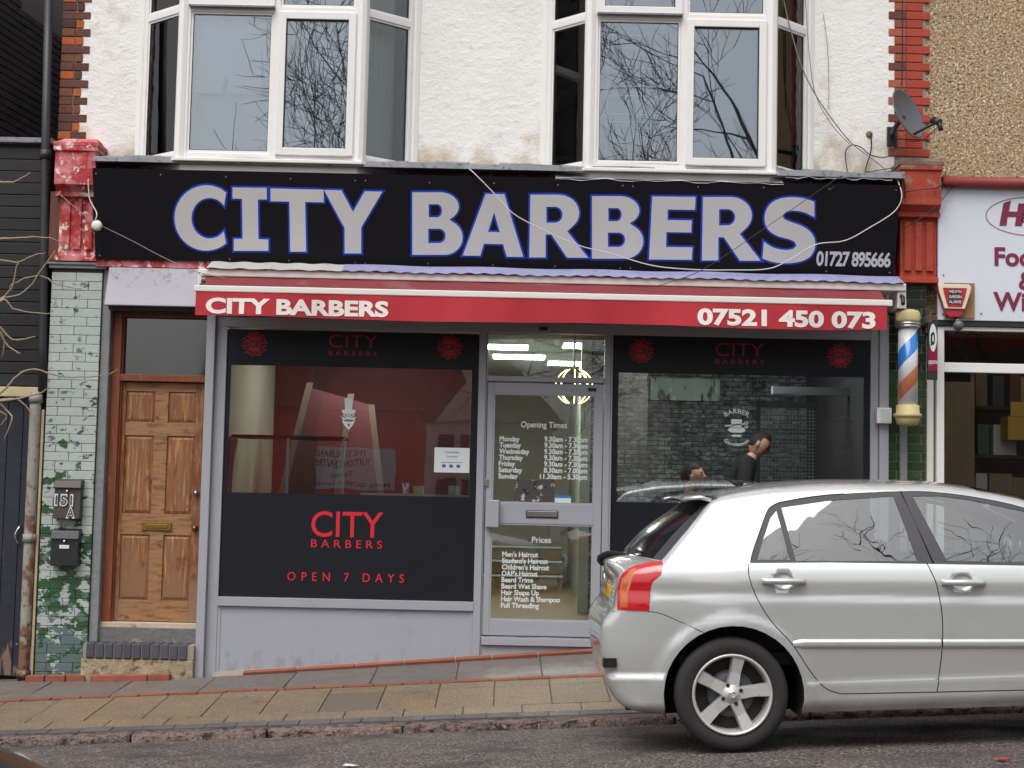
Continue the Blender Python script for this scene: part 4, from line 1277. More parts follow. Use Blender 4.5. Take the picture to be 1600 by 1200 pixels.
# ------------------------------------------------------------------ mailboxes
def mailbox(pa, pb, m_, lab, brown):
    a, b = P(*pa, -.1), P(*pb, -.1)
    t = thing('mailbox', ((a.x + b.x) / 2, -.02, b.z), lab, 'mailbox')
    mb = MB()
    mb.hexa([(a.x + .005, -.105, b.z), (b.x - .005, -.105, b.z), (b.x - .005, -.006, b.z), (a.x + .005, -.006, b.z), (a.x + .005, -.085, a.z - .02), (b.x - .005, -.085, a.z - .02), (b.x - .005, -.006, a.z), (a.x + .005, -.006, a.z)])
    mb.build('box', m_, t, .006)
    mb = MB(); hz = a.z - (.045 if brown else .055)
    mb.hexa([(a.x, -.115, hz - .012), (b.x, -.115, hz - .012), (b.x, -.006, hz), (a.x, -.006, hz), (a.x + .004, -.09, a.z + .0), (b.x - .004, -.09, a.z + .0), (b.x - .004, -.006, a.z + .02), (a.x + .004, -.006, a.z + .02)])
    mb.build('lid', m_, t, .006)
    xm = (a.x + b.x) / 2
    mb = MB(); mb.lathe([(.012, 0), (.012, -.012), (0, -.014)], (xm, -.104 if not brown else -.10, a.z - .085), 'y', 12); mb.build('lock', 'steel', t)
    if brown:
        tx = MB(); letters(tx, '151', .085, lambda u, v: (u, -.1095, a.z - .20 + v), a.x + .015, b.x - .06, .06); letters(tx, 'A', .08, lambda u, v: (u, -.1115, a.z - .30 + v), b.x - .115, b.x - .04, .06)
        tx.build('number', 'print_white', t)
        tx = MB(); letters(tx, '151', .075, lambda u, v: (u, -.1115, a.z - .195 + v), a.x + .024, b.x - .069, .01); letters(tx, 'A', .07, lambda u, v: (u, -.1135, a.z - .295 + v), b.x - .106, b.x - .049, .01)
        tx.build('number_core', 'mailbox_brown', t)
    else:
        mb = MB(); mb.box(xm - .04, xm + .04, -.106, -.098, a.z - .145, a.z - .115); mb.build('name_plate', 'print_white', t, .002)


mailbox((84, 751), (125, 811), 'mailbox_brown', 'dark brown mailbox marked 151 A on the tiled pier', True)
mailbox((79, 829), (122, 885), 'mailbox_black', 'black mailbox with white name plate, below the numbered one', False)

# ------------------------------------------------------------------ barber pole
YPO = -.24
pc = P(1418.5, 575, YPO); px_ = pc.x
pole = thing('barber_pole', (px_, YPO, PZ(1418, 665, YPO)), 'striped blue, white and orange barber pole with yellowed caps', 'barber pole')
zA, zB_, zC, zD = PZ(1418, 484, YPO), PZ(1418, 512, YPO), PZ(1418, 637, YPO), PZ(1418, 666, YPO)
m = bpy.data.materials.new('pole_stripes'); m.use_nodes = True; nt = m.node_tree; b = nt.nodes['Principled BSDF']
ge = nt.nodes.new('ShaderNodeNewGeometry'); sx = nt.nodes.new('ShaderNodeSeparateXYZ'); nt.links.new(ge.outputs['Position'], sx.inputs[0])
ang = nt.nodes.new('ShaderNodeMath'); ang.operation = 'ARCTAN2'
nt.links.new(_math(nt, 'SUBTRACT', sx.outputs[0], px_), ang.inputs[0]); nt.links.new(_math(nt, 'SUBTRACT', YPO, sx.outputs[1]), ang.inputs[1])
tt = _math(nt, 'SUBTRACT', _math(nt, 'MULTIPLY', _math(nt, 'SUBTRACT', sx.outputs[2], zC), 1 / .60), _math(nt, 'MULTIPLY', ang.outputs[0], .8 / (2 * math.pi)))
tt = _math(nt, 'FRACT', _math(nt, 'ADD', tt, 10.86), 0)
cr_ = nt.nodes.new('ShaderNodeValToRGB'); cr_.color_ramp.interpolation = 'CONSTANT'; el = cr_.color_ramp.elements
cc = [(0, C(214, 214, 216)), (.10, C(216, 132, 96)), (.33, C(214, 216, 218)), (.55, C(44, 124, 204)), (.80, C(214, 216, 218))]
while len(el) < len(cc): el.new(.5)
for q, (a, c) in zip(el, cc): q.position = a; q.color = (*c, 1)
nt.links.new(tt, cr_.inputs[0]); nt.links.new(cr_.outputs[0], b.inputs['Base Color']); b.inputs['Roughness'].default_value = .25; b.inputs['Coat Weight'].default_value = .5
MATS['pole_stripes'] = m
mat('pole_cap', C(194, 180, 130), .5, var=(9, .12), layers=[(C(150, 140, 110), 12, .6, .75)])
mb = MB(); mb.lathe([(.080, zC - .01), (.080, zB_ + .01)], (px_, YPO, 0), 'z', 32); mb.build('striped_cylinder', 'pole_stripes', pole)
mb = MB(); mb.lathe([(.098, zB_ + .035), (.1, zB_ + .06), (.098, zA - .03), (.085, zA - .01), (.05, zA), (0, zA + .003)], (px_, YPO, 0), 'z', 28); mb.build('top_cap', 'pole_cap', pole)
mb = MB(); mb.lathe([(.084, zB_ - .005), (.1, zB_), (.1, zB_ + .012), (.092, zB_ + .016), (.106, zB_ + .022), (.106, zB_ + .036), (.09, zB_ + .04)], (px_, YPO, 0), 'z', 28); mb.build('top_collar', 'steel', pole)
mb = MB(); mb.lathe([(0, zD), (.06, zD + .003), (.088, zD + .02), (.098, zD + .06), (.098, zD + .07), (.113, zD + .075), (.113, zD + .1), (.095, zD + .105), (.092, zC + .02), (.082, zC + .022)], (px_, YPO, 0), 'z', 28); mb.build('bottom_cap', 'pole_cap', pole)
mb = MB(); mb.box(px_ - .03, px_ + .03, YPO + .05, .0, zA - .13, zA - .09); mb.box(px_ - .03, px_ + .03, YPO + .05, .0, zD + .08, zD + .12); mb.build('bracket', 'dark_trim', pole)
# conduit below it, switch box on the frame
a = P(1412, 668, -.05); mb = MB(); mb.box(a.x - .028, a.x + .028, -.06, -.02, zw(3.1), a.z + .05); mb.build('conduit', 'plaster_pier', label='grey conduit running down the green tiles under the barber pole', cat='conduit')
a, b2 = P(1369, 637, -.09), P(1392, 662, -.09); sb = thing('switch_box', ((a.x + b2.x) / 2, -.07, b2.z), 'small grey switch box with torn label beside the barber pole', 'switch box')
MB().box(a.x, b2.x, -.12, -.058, b2.z, a.z).build('box', 'white_metal', sb, .006); MB().box(a.x + .03, b2.x - .012, -.123, -.119, b2.z + .012, a.z - .012).build('torn_label', 'print_grey', sb)

# ------------------------------------------------------------------ satellite dish
YDs = -.22
dc = P(1420, 177, YDs)
ds = thing('satellite_dish', (dc.x - .05, YW, dc.z - .15), 'grey oval satellite dish on the red brick quoin', 'satellite dish')
ax_n = Vector((.66, -.68, .32)).normalized(); uu = ax_n.cross(Zup).normalized(); vv = uu.cross(ax_n).normalized()
mb = MB(); n = 32; rings = [(0, -.055), (.25, -.052), (.5, -.042), (.75, -.025), (.95, -.004), (1.0, 0), (1.02, -.004), (1.0, -.012), (.6, -.05), (0, -.07)]
for f_, d_ in rings:
    for k in range(n):
        t_ = 2 * math.pi * k / n; mb.v.append(dc + uu * (.205 * f_ * math.cos(t_)) + vv * (.225 * f_ * math.sin(t_)) + ax_n * d_)
for i in range(len(rings) - 1):
    for k in range(n):
        k2 = (k + 1) % n; mb.f.append([i * n + k, i * n + k2, (i + 1) * n + k2, (i + 1) * n + k]); mb.sm.append(True)
mb.build('reflector', 'dish_grey', ds)
lnb = P(1464, 190, YDs - .26); base = dc - vv * .19 + ax_n * .005
mb = MB(); mb.tube([base - ax_n * .03, base + ax_n * .02, lnb - Vector((.03, 0, .02))], .012, 8); mb.build('feed_arm', 'dish_arm', ds)
mb = MB(); dl = (dc - lnb).normalized(); mb.tube([lnb - dl * .035, lnb + dl * .03], .028, 12); mb.tube([lnb + dl * .03, lnb + dl * .05], .034, 12); mb.tube([lnb - dl * .02, lnb - dl * .02 + Vector((.02, 0, -.07))], .02, 10); mb.build('receiver', 'dish_arm', ds)
mb = MB(); mb.tube([dc - ax_n * .05, dc - ax_n * .12 - Vector((0, -.05, .05)), (dc.x - .06, YW + .02, dc.z - .12)], .02, 10); mb.box(dc.x - .1, dc.x - .02, YW - .03, YW + .02, dc.z - .2, dc.z - .04); mb.build('mount', 'dish_arm', ds)
mb = MB(); mb.tube(catmull([lnb + Vector((.0, 0, -.05)), lnb + Vector((-.06, .05, -.11)), base + Vector((.05, .05, -.05)), base + Vector((-.05, .15, -.03))], 6), .004, 6); mb.build('lead', 'cable_dark', ds)

# ------------------------------------------------------------------ cables
def cable(pts, r, m_, lab, nm='cable', n=7):
    mb = MB(); mb.tube(catmull([P(*q) for q in pts], n), r, 6); return mb.build(nm, m_, label=lab, cat='cable')


cable([(728, 262, -.12), (738, 268, -.3), (770, 300, -.32), (800, 332, -.33), (840, 355, -.31), (900, 382, -.30), (960, 398, -.29), (1020, 415, -.27), (1080, 421, -.26), (1140, 422, -.25), (1200, 420, -.26), (1235, 405, -.28), (1275, 382, -.3), (1320, 376, -.3), (1360, 355, -.3), (1398, 330, -.3), (1409, 305, -.3), (1400, 275, -.2)],
      .0045, 'cable_white', 'slack white cable looping across the black sign')
cable([(1030, 446, -.4), (1100, 420, -.36), (1200, 353, -.34), (1300, 284, -.3), (1322, 272, -.2)], .003, 'cable_dark', 'thin dark wire running diagonally over the letters R and S')
cable([(1222, -10, -.1), (1235, 45, -.1), (1255, 110, -.08), (1285, 165, -.02), (1325, 218, .05), (1345, 235, .06), (1380, 262, .0), (1403, 290, -.1)], .005, 'cable_grey', 'grey cable hanging down past the right bay window to the sign')
cable([(1258, -10, .0), (1265, 90, .0), (1275, 150, .02), (1300, 195, .06), (1328, 226, .07)], .0035, 'cable_grey', 'thin grey cable falling beside the right bay window, second of the pair')
cable([(1286, 20, .1), (1293, 75, .1), (1295, 140, .1), (1294, 170, .1)], .0025, 'cable_grey', 'thin wire pinned straight down the white render')
cable([(1410, -10, .03), (1410, 80, .03), (1409, 134, .03)], .005, 'cable_dark', 'black cable running down the red brick quoin to the dish')
cable([(1325, 274, -.05), (1321, 240, .07), (1330, 227, .08), (1345, 230, .08), (1360, 242, .08), (1380, 246, .08), (1395, 242, .05)], .005, 'cable_dark', 'black cable looping over the white render near the dish')
cable([(1361, 208, .09), (1361, 235, .08), (1353, 262, .07), (1355, 276, .0), (1380, 270, .0), (1404, 268, -.12), (1413, 285, -.18), (1414, 310, -.18)], .006, 'cable_dark', 'black cable from the wall hole down to the orange console')
cable([(1295, 298, -.3), (1325, 278, -.2), (1360, 268, -.1), (1400, 262, -.16)], .004, 'cable_dark', 'black cable lying along the lead flashing above the phone number')
cable([(1412, 300, -.19), (1440, 296, -.2), (1466, 293, -.2), (1476, 280, -.1), (1477, 268, .0)], .005, 'cable_dark', 'black cable crossing the orange console towards the white sign')
cable([(1404, 362, -.12), (1440, 340, -.19), (1465, 320, -.15), (1490, 290, -.1)], .004, 'cable_dark', 'thin dark cable strung across the orange console flutes')
hole = MB(); p = P(1358, 210, YW); hole.lathe([(.03, .005), (.028, -.01), (.012, -.014), (0, -.014)], (p.x, YW, p.z), 'y', 14); hole.build('cable_entry', 'stone_cap', label='broken brown cable hole in the white render', cat='wall hole')
cable([(93, 303, -.17), (115, 322, -.19), (148, 347, -.22), (200, 373, -.2), (255, 402, -.2), (300, 422, -.3), (330, 430, -.37), (352, 434, -.4)], .0035, 'cable_grey', 'thin wire stretched from the pink console to the awning')
cable([(138, 280, -.2), (140, 310, -.2), (150, 330, -.24), (151, 338, -.26), (148, 346, -.25)], .005, 'cable_white', 'short white lead above the round junction box')
p = P(151, 352, -.24); jb = MB(); jb.lathe([(.042, .03), (.044, 0), (.040, -.014), (.02, -.02), (0, -.021)], (p.x, -.24, p.z), 'y', 20); jb.build('junction_box', 'white_metal', label='round off-white junction box at the left end of the black sign', cat='junction box')

# ------------------------------------------------------------------ right neighbour: pebbledash, green tiles, white sign, shop window
nb = thing('neighbour_building', (5.5, 1, -.2), 'neighbouring building with tan pebbledash upper wall and white shop window', 'building')
mb = MB(); mb.box(XR - .005, 9, YW + .015, YW + .3, 2.6, 7); mb.build('pebbledash_wall', 'pebbledash', nb)
mb = MB(); mb.box(XR, 9, YW + .31, 6, 2.95, 7); mb.build('core', 'dark_trim', nb)
tp = sub('tiled_pilaster', (3.25, 0, 0), nb, 'pilaster of dark green glazed tiles with pale joints')
tx0, tx1 = PX(1387, 650, .0), PX(1448, 650, .0)
ptop = PZ(1430, 442)
mb = MB(); mb.box(tx0, tx1, .03, .3, zw(3.3), ptop); mb.build('grout', 'grout_light', tp)
z = zw(3.3) + .05; i = 0
while z < ptop:
    off = [0, .16, tx1 - tx0] if i % 2 else [0, .08, tx1 - tx0 - .04, tx1 - tx0]
    for a, c in zip(off, off[1:]):
        if c - a > .02: piece('glazed_tile', block(c - a - .008, .02, .066, 'tile_green' if z < PZ(1430, 585) else 'tile_green_dark', .003), tp, (tx0 + (a + c) / 2, .025, z + .036))
    z += .0755; i += 1
mb = MB(); mb.box(tx1, tx1 + .055, -.01, .1, zw(3.4), PZ(1452, 525)); mb.build('edge_strip', 'white_metal', nb, .004)
nsx0 = PX(1466, 400, -.06)
ns = thing('neighbour_sign', (5, -.05, 2.6), 'white shop sign with maroon lettering and an oval emblem', 'sign')
nz1, nz0 = PZ(1530, 291, -.06), PZ(1530, 501, -.06)
mb = MB(); mb.box(nsx0, 7.5, -.06, -.02, nz0, nz1)
mat('sign_white', C(212, 217, 226), .4, var=(1.2, .03)); mb.build('panel', 'sign_white', ns, .004)
mat('maroon', C(122, 34, 66), .5)
mb = MB(); mb.tube([(nsx0 + .02, -.10, PZ(1530, 285, -.1)), (7.5, -.10, PZ(1530, 285, -.1))], .045, 14); mat('roll_red', C(142, 56, 52), .5, var=(3, .1)); mb.build('top_roll', 'roll_red', ns)
mb = MB(); mb.box(nsx0 - .03, 7.5, -.05, .1, nz0 - .045, nz0 - .002); mb.build('lower_trim', 'dark_trim', ns)
t = MB()
def nl(s__, pxa, py, h, bold=.03, w=None):
    a = P(pxa, py, -.066); letters(t, s__, h, lambda u, v: (u, -.064, a.z + v), a.x, (a.x + w) if w else None, bold)
nl('Food', 1554, 414, .145, .03); nl('&', 1592, 451, .14, .03); nl('Wine', 1552, 484, .145, .03)
a = P(1556, 352, -.066); flat(t, [[(a.x + .03, a.z), (a.x + .09, a.z), (a.x + .1, a.z + .075), (a.x + .17, a.z + .075), (a.x + .16, a.z), (a.x + .22, a.z), (a.x + .25, a.z + .19), (a.x + .19, a.z + .19), (a.x + .18, a.z + .12), (a.x + .11, a.z + .12), (a.x + .13, a.z + .215), (a.x + .065, a.z + .19)]], pl0(-.064))
letters(t, '&', .09, lambda u, v: (u, -.064, a.z + .03 + v), a.x + .215, None, .01)
oc = P(1612, 338, -.066); flat(t, [ell(oc.x, oc.z, .385, .165, 48), ell(oc.x, oc.z, .379, .160, 48)[::-1]], pl0(-.064))
split_build(t, 'letter', 'maroon', ns)
for px, py in ((1474, 296), (1474, 430), (1533, 490), (1473, 491)):
    p = P(px, py, -.06); m_ = MB(); m_.tube([(p.x, -.058, p.z), (p.x, -.066, p.z)], .007, 8); m_.build('screw', 'steel', ns)
# alarm box with its timber pad, ball lamp
al = thing('alarm_box', (PX(1492, 470, -.1), -.06, PZ(1492, 498, -.1)), 'red and cream alarm box on a timber pad at the corner of the white sign', 'alarm box')
a, b2 = P(1475, 442, -.06), P(1522, 498, -.06); mat('bare_timber', C(150, 116, 80), .8, var=(5, .2, (8, 1, 1))); MB().box(a.x, b2.x, -.075, -.061, b2.z, a.z).build('timber_pad', 'bare_timber', al)
c = P(1491, 470, -.12); k = 1 / 190.
outl = [(-26, 22), (-22, 26), (22, 26), (26, 22), (25, 14), (13, -22), (8, -26), (-8, -26), (-13, -22), (-25, 14)]
mat('alarm_cream', C(226, 214, 190), .4); mat('alarm_red', C(176, 42, 58), .4)
mb = MB(); mb.prism([(c.x + x * k, c.z + y * k) for x, y in outl], -.125, -.07); mb.build('housing', 'alarm_red', al, .008)
mb = MB(); mb.prism([(c.x + x * k, c.z + y * k) for x, y in [(-26, 22), (-22, 26), (22, 26), (26, 22), (24, 12), (16, -13), (-16, -13), (-24, 12)]], -.138, -.124); mb.build('cream_surround', 'alarm_cream', al, .005)
mb = MB(); mb.prism([(c.x + x * k, c.z + y * k) for x, y in [(-19, 20), (19, 20), (17, 10), (11, -10), (-11, -10), (-17, 10)]], -.142, -.137); mb.build('label_plate', 'alarm_red', al)
t = MB(); t2 = MB()
for q, s__ in enumerate(('WELWYN', 'GARDEN', 'ALARMS')):
    z0 = c.z + (12 - q * 8.2) * k; t2.box(c.x - 10.5 * k, c.x + 10.5 * k, -.1445, -.1425, z0 - 1.2 * k, z0 + 5.6 * k); letters(t, s__, 4.3 * k, lambda u, v: (u, -.146, z0 + v), c.x - 9.8 * k, c.x + 9.8 * k, .02)
t2.build('label_band', 'print_dark', al, kind='stuff'); t.build('lettering', 'print_white', al, kind='stuff')
p = P(1497, 509, -.12); mb = MB(); mb.ball((p.x, -.13, p.z), .044, 16, 10); mb.tube([(p.x, -.13, p.z + .03), (p.x, -.08, p.z + .06)], .02, 8); mb.build('sensor_lamp', 'dish_grey', label='grey ball-shaped sensor under the alarm box', cat='sensor')
# hanging payment sign
pz = thing('hanging_sign', (PX(1455, 590, -.2), -.2, PZ(1455, 594, -.2)), 'small maroon and black projecting sign with a white oval, beside the green tiles', 'sign')
a, b2 = P(1448, 503, -.2), P(1463, 594, -.2)
mat('sign_maroon', C(128, 16, 54), .4)
mb = MB(); mb.box(a.x, b2.x, -.24, -.21, b2.z, a.z); mb.build('board', 'dark_trim', pz, .004)
mb = MB(); mb.box(a.x + .004, b2.x - .002, -.244, -.241, b2.z + .07, a.z - .20); mb.build('maroon_field', 'sign_maroon', pz)
t = MB(); xm = (a.x + b2.x) / 2; flat(t, [ell(xm, a.z - .135, .030, .115, 28)], pl0(-.2465)); letters(t, 'payzone', .04, lambda u, v: (u, -.2465, b2.z + .13 + v), a.x + .004, b2.x - .004, .01); t.build('lettering', 'print_white', pz)
t = MB(); flat(t, [ell(xm, a.z - .14, .016, .055, 16), ell(xm, a.z - .14, .007, .03, 12)[::-1]], pl0(-.248)); t.box(xm - .02, xm - .008, -.2485, -.2475, a.z - .2, a.z - .1); t.build('emblem', 'print_dark', pz)
mb = MB(); mb.box(a.x + .01, b2.x, -.21, .03, a.z - .02, a.z - .005); mb.build('bracket', 'dark_trim', pz)
# shop window of the neighbour
nw = thing('neighbour_shopfront', (5.2, 0, 0), 'white framed shop window of the food and wine store', 'shopfront')
fx0 = PX(1462, 640); f1, f2 = PX(1474, 640), 7.4
zt0, zt1 = PZ(1540, 568), PZ(1540, 518)
def nm_(x0, x1, y0, y1, z0, z1, n_='frame'): MB().box(x0, x1, y0, y1, z0, z1).build(n_, 'upvc', nw, .006)
nm_(fx0, f1, -.03, .06, zw(3.6), nz0 - .05, 'jamb'); nm_(f1, f2, -.028, .06, zt1, nz0 - .047, 'head'); nm_(f1, f2, -.03, .06, PZ(1540, 583), zt0, 'transom')
nm_(f1, f2, -.03, .06, .35, .45, 'sill'); nm_(f2, f2 + .08, -.03, .06, .2, nz0 - .05, 'jamb'); nm_(5.3, 5.36, -.029, .06, .45, zt1 - .001, 'mullion')
MB().box(f1, f2, -.005, .05, zw(3.6) - .1, .35).build('stallriser', 'stallriser', nw)
for (z0, z1) in ((zt0, zt1), (.45, PZ(1540, 583))):
    for xa, xb in ((f1, 5.3), (5.36, f2)): MB().box(xa, xb, .01, .016, z0, z1).build('pane', 'glass_neigh', nw)
# bottle print in the lower window, a standing board, the dark store inside
mat('store_wall', C(130, 100, 76), .9, var=(4, .4)); mat('cardboard', C(150, 118, 92), .9, var=(3, .1)); mat('store_yellow', C(214, 160, 60), .7); mat('store_shelf', C(60, 54, 50), .8)
mb = MB(); mb.add([(f1 - .1, .3, -.1), (8, .3, -.1), (8, 3, -.1), (f1 - .1, 3, -.1), (f1 - .1, .3, 2.9), (8, .3, 2.9), (8, 3, 2.9), (f1 - .1, 3, 2.9)], [(0, 1, 2, 3), (7, 6, 5, 4), (3, 2, 6, 7), (0, 3, 7, 4), (2, 1, 5, 6)])
mb.build('store_lining', 'store_wall', nw)
a, b2 = P(1474, 596, .03), P(1517, 765, .03); bd = thing('window_board', (a.x, .05, .45), 'tall tan board standing inside the store window', 'board'); MB().box(a.x, b2.x, .03, .05, .451, a.z).build('board', 'cardboard', bd); MB().box(b2.x + .0, b2.x + .03, .028, .09, .451, a.z + .1).build('edge_post', 'bare_timber', bd)
a, b2 = P(1575, 650, .2), P(1625, 688, .2); yb = MB().box(a.x, b2.x, .2, .4, b2.z, a.z); yb.box(a.x + .02, b2.x, .19, .2, a.z, a.z + .12); yb.build('yellow_crate', 'store_yellow', label='yellow box deep inside the store window', cat='box')
sh = thing('store_shelf', (4.6, .5, .0), 'dark stocked shelf inside the store window', 'shelf')
for k in range(5): MB().box(3.95, 6.6, .4, .75, .3 + k * .42, .33 + k * .42).build('shelf_board', 'store_shelf', sh)
rr = random.Random(5); mat('stock', C(100, 90, 80), .6, cols=[C(140, 116, 90), C(70, 72, 80), C(180, 156, 110), C(120, 60, 50), C(70, 84, 70), C(200, 190, 176)])
for k in range(5):
    x = 4.0
    while x < 6.5:
        w = rr.uniform(.08, .2); piece('packet', block(round(w, 1) or .1, .2, [.2, .26, .3][rr.randrange(3)], 'stock', .006), sh, (x + w / 2, .52, .33 + k * .42 + .13)); x += w + .03
bt = MB()
for k in range(7):
    x0 = 3.78 + k * .1; bt.prism([(x0 + x, .5 + z) for x, z in [(-.03, 0), (.03, 0), (.03, .2), (.012, .27), (.012, .36), (-.012, .36), (-.012, .27), (-.03, .2)]], .02, .022)
bt.build('bottle_print', 'store_shelf', nw); MB().box(3.7, 4.5, .024, .026, .46, .95).build('print_backing', 'print_grey', nw)
# ------------------------------------------------------------------ parked hatchback (side sheets triangulated from its outline, lofted across)
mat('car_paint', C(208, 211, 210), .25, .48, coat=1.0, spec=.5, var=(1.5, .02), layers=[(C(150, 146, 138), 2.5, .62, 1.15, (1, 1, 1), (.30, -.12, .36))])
mat('car_trim', C(58, 55, 62), .5, layers=[(C(110, 108, 112), 120, .66, .70)])
mat('car_black', C(14, 14, 15), .6)
mat('car_under', C(10, 10, 10), .9)
mat('tyre', C(44, 42, 42), .85, var=(30, .12), bump=[('n', 80, .002)])
mat('rim', C(205, 205, 202), .4, .4, layers=[(C(120, 112, 106), 26, .62, .72)])
mat('rim_inner', C(40, 34, 34), .6)
mat('lamp_red', C(190, 18, 28), .12, coat=1.0)
mat('lamp_amber', C(196, 98, 52), .12, coat=1.0)
mat('plate_yellow', C(220, 170, 40), .5)
mat('seat_cloth', C(70, 72, 76), .9)
mat('headlamp', C(200, 204, 206), .1, .3, coat=1.0)
AR, WR = .383, .312
WB = 2.6


def arc_pts(cx, cz, r, a0, a1, n=22): return [(cx + r * math.cos(math.radians(a0 + (a1 - a0) * i / n)), cz + r * math.sin(math.radians(a0 + (a1 - a0) * i / n))) for i in range(n + 1)]


def cr2(pts, n): return [(p.x, p.y) for p in catmull([(a, b, 0) for a, b in pts], n)]


RA = (.03, .305)
upper = cr2([(-.34, .205), (-.50, .222), (-.585, .262), (-.648, .352), (-.672, .476), (-.680, .60), (-.672, .70), (-.628, .762), (-.600, .80), (-.583, .882), (-.556, .963), (-.500, 1.012), (-.42, 1.036), (-.325, 1.050)], 4)[:-1] + \
    cr2([(-.325, 1.050), (-.235, 1.145), (-.14, 1.245), (-.06, 1.335), (-.01, 1.380)], 4)[:-1] + \
    cr2([(-.01, 1.380), (.10, 1.402), (.333, 1.428), (.60, 1.437), (.812, 1.435), (1.213, 1.416), (1.448, 1.385), (1.766, 1.308), (2.05, 1.188), (2.25, 1.085), (2.42, .985)], 5)[:-1] + \
    cr2([(2.42, .985), (2.62, .95), (2.85, .905), (3.1, .845), (3.28, .78), (3.38, .70), (3.43, .58), (3.44, .44), (3.40, .30), (3.30, .21), (3.0, .20)], 4)
lower = [(2.6 + AR + .005, .2)] + arc_pts(2.6, .305, AR, -16, 196)[0:] + [(2.6 - AR - .005, .2), (2.0, .192), (1.2, .196), (.6, .200), (.03 + AR + .005, .203)] + arc_pts(*RA, AR, -15, 196) + [(.03 - AR - .002, .2)]
outline = upper + lower
frame_out = cr2([(.155, 1.022), (.172, 1.075), (.209, 1.155), (.277, 1.292), (.310, 1.330), (.36, 1.352)], 4)[:-1] + cr2([(.36, 1.352), (.631, 1.384), (1.058, 1.390), (1.263, 1.378), (1.5, 1.338), (1.73, 1.277), (2.0, 1.165), (2.26, 1.02), (2.33, .955)], 4)[:-1] + [(2.33, .94), (1.678, .957), (1.149, .984), (.6, 1.010)]
q_glass = [(.197, 1.040), (.24, 1.145), (.300, 1.270), (.338, 1.308), (.380, 1.034)]
r_glass = [(.367, 1.324), (.62, 1.352), (1.012, 1.364), (1.083, 1.004), (.410, 1.027)]
f_glass = [(1.12, 1.361), (1.28, 1.356), (1.435, 1.330), (1.72, 1.258), (1.98, 1.150), (2.12, 1.07), (2.12, .965), (1.701, .974), (1.246, 1.000)]
f_glass2 = [(2.16, 1.05), (2.27, .985), (2.27, .962), (2.16, .966)]
r_door = cr2([(.145, 1.02), (.141, .948), (.181, .824), (.253, .699), (.357, .575), (.441, .44), (.525, .335), (.618, .298)], 4) + [(1.138, .290)] + cr2([(1.138, .290), (1.162, .411), (1.181, .563), (1.186, .713), (1.17, .867), (1.131, .990)], 4)
f_door = cr2([(1.131, .990), (1.17, .867), (1.186, .713), (1.181, .563), (1.162, .411), (1.138, .290)], 4) + [(2.0, .28), (2.16, .32)] + cr2([(2.16, .32), (2.2, .55), (2.24, .75), (2.25, .955)], 4)
lamp = [(-.584, .784), (-.576, .889), (-.558, .966), (-.501, 1.021), (-.43, 1.039), (-.325, 1.046), (-.321, 1.02), (-.339, .974), (-.385, .940), (-.402, .883), (-.412, .778)]
amber = [(-.566, .80), (-.562, .885), (-.545, .955), (-.495, 1.005), (-.465, 1.012), (-.495, .96), (-.522, .88), (-.526, .80)]
bumper = [(-.8, .770), (-.42, .775), (-.35, .762), (-.24, .712), (-.125, .655), (-.3, .5), (-.40, .1), (-.8, .1)]
hlamp = [(3.0, .80), (3.12, .83), (3.3, .75), (3.36, .66), (3.25, .66), (3.05, .72)]
fbumper = [(2.93, .62), (3.1, .66), (3.6, .66), (3.6, .1), (2.9, .1), (2.96, .40)]


def inpoly(x, y, poly):
    c = False; n = len(poly); j = n - 1
    for i in range(n):
        xi, yi = poly[i]; xj, yj = poly[j]
        if (yi > y) != (yj > y) and x < (xj - xi) * (y - yi) / (yj - yi) + xi: c = not c
        j = i
    return c


_SEG = {}


def segd(x, y, pl):
    k = (len(pl), pl[0], pl[-1])
    if k not in _SEG:
        p = np.array(pl); a = p[:-1]; d = p[1:] - a; _SEG[k] = (a, d, np.maximum((d * d).sum(1), 1e-12))
    a, d, L2 = _SEG[k]; q = np.array((x, y)) - a
    t = np.clip((q * d).sum(1) / L2, 0, 1); e = q - d * t[:, None]
    return float(np.sqrt((e * e).sum(1).min()))


def segd_old(x, y, pl):
    best = 9
    for (ax, ay), (bx, by) in zip(pl, pl[1:]):
        dx, dy = bx - ax, by - ay; L2 = dx * dx + dy * dy
        t = 0 if L2 == 0 else max(0, min(1, ((x - ax) * dx + (y - ay) * dy) / L2))
        d = math.hypot(x - ax - t * dx, y - ay - t * dy)
        if d < best: best = d
    return best


def smooth(a, b, t):
    t = max(0, min(1, (t - a) / (b - a))); return t * t * (3 - 2 * t)


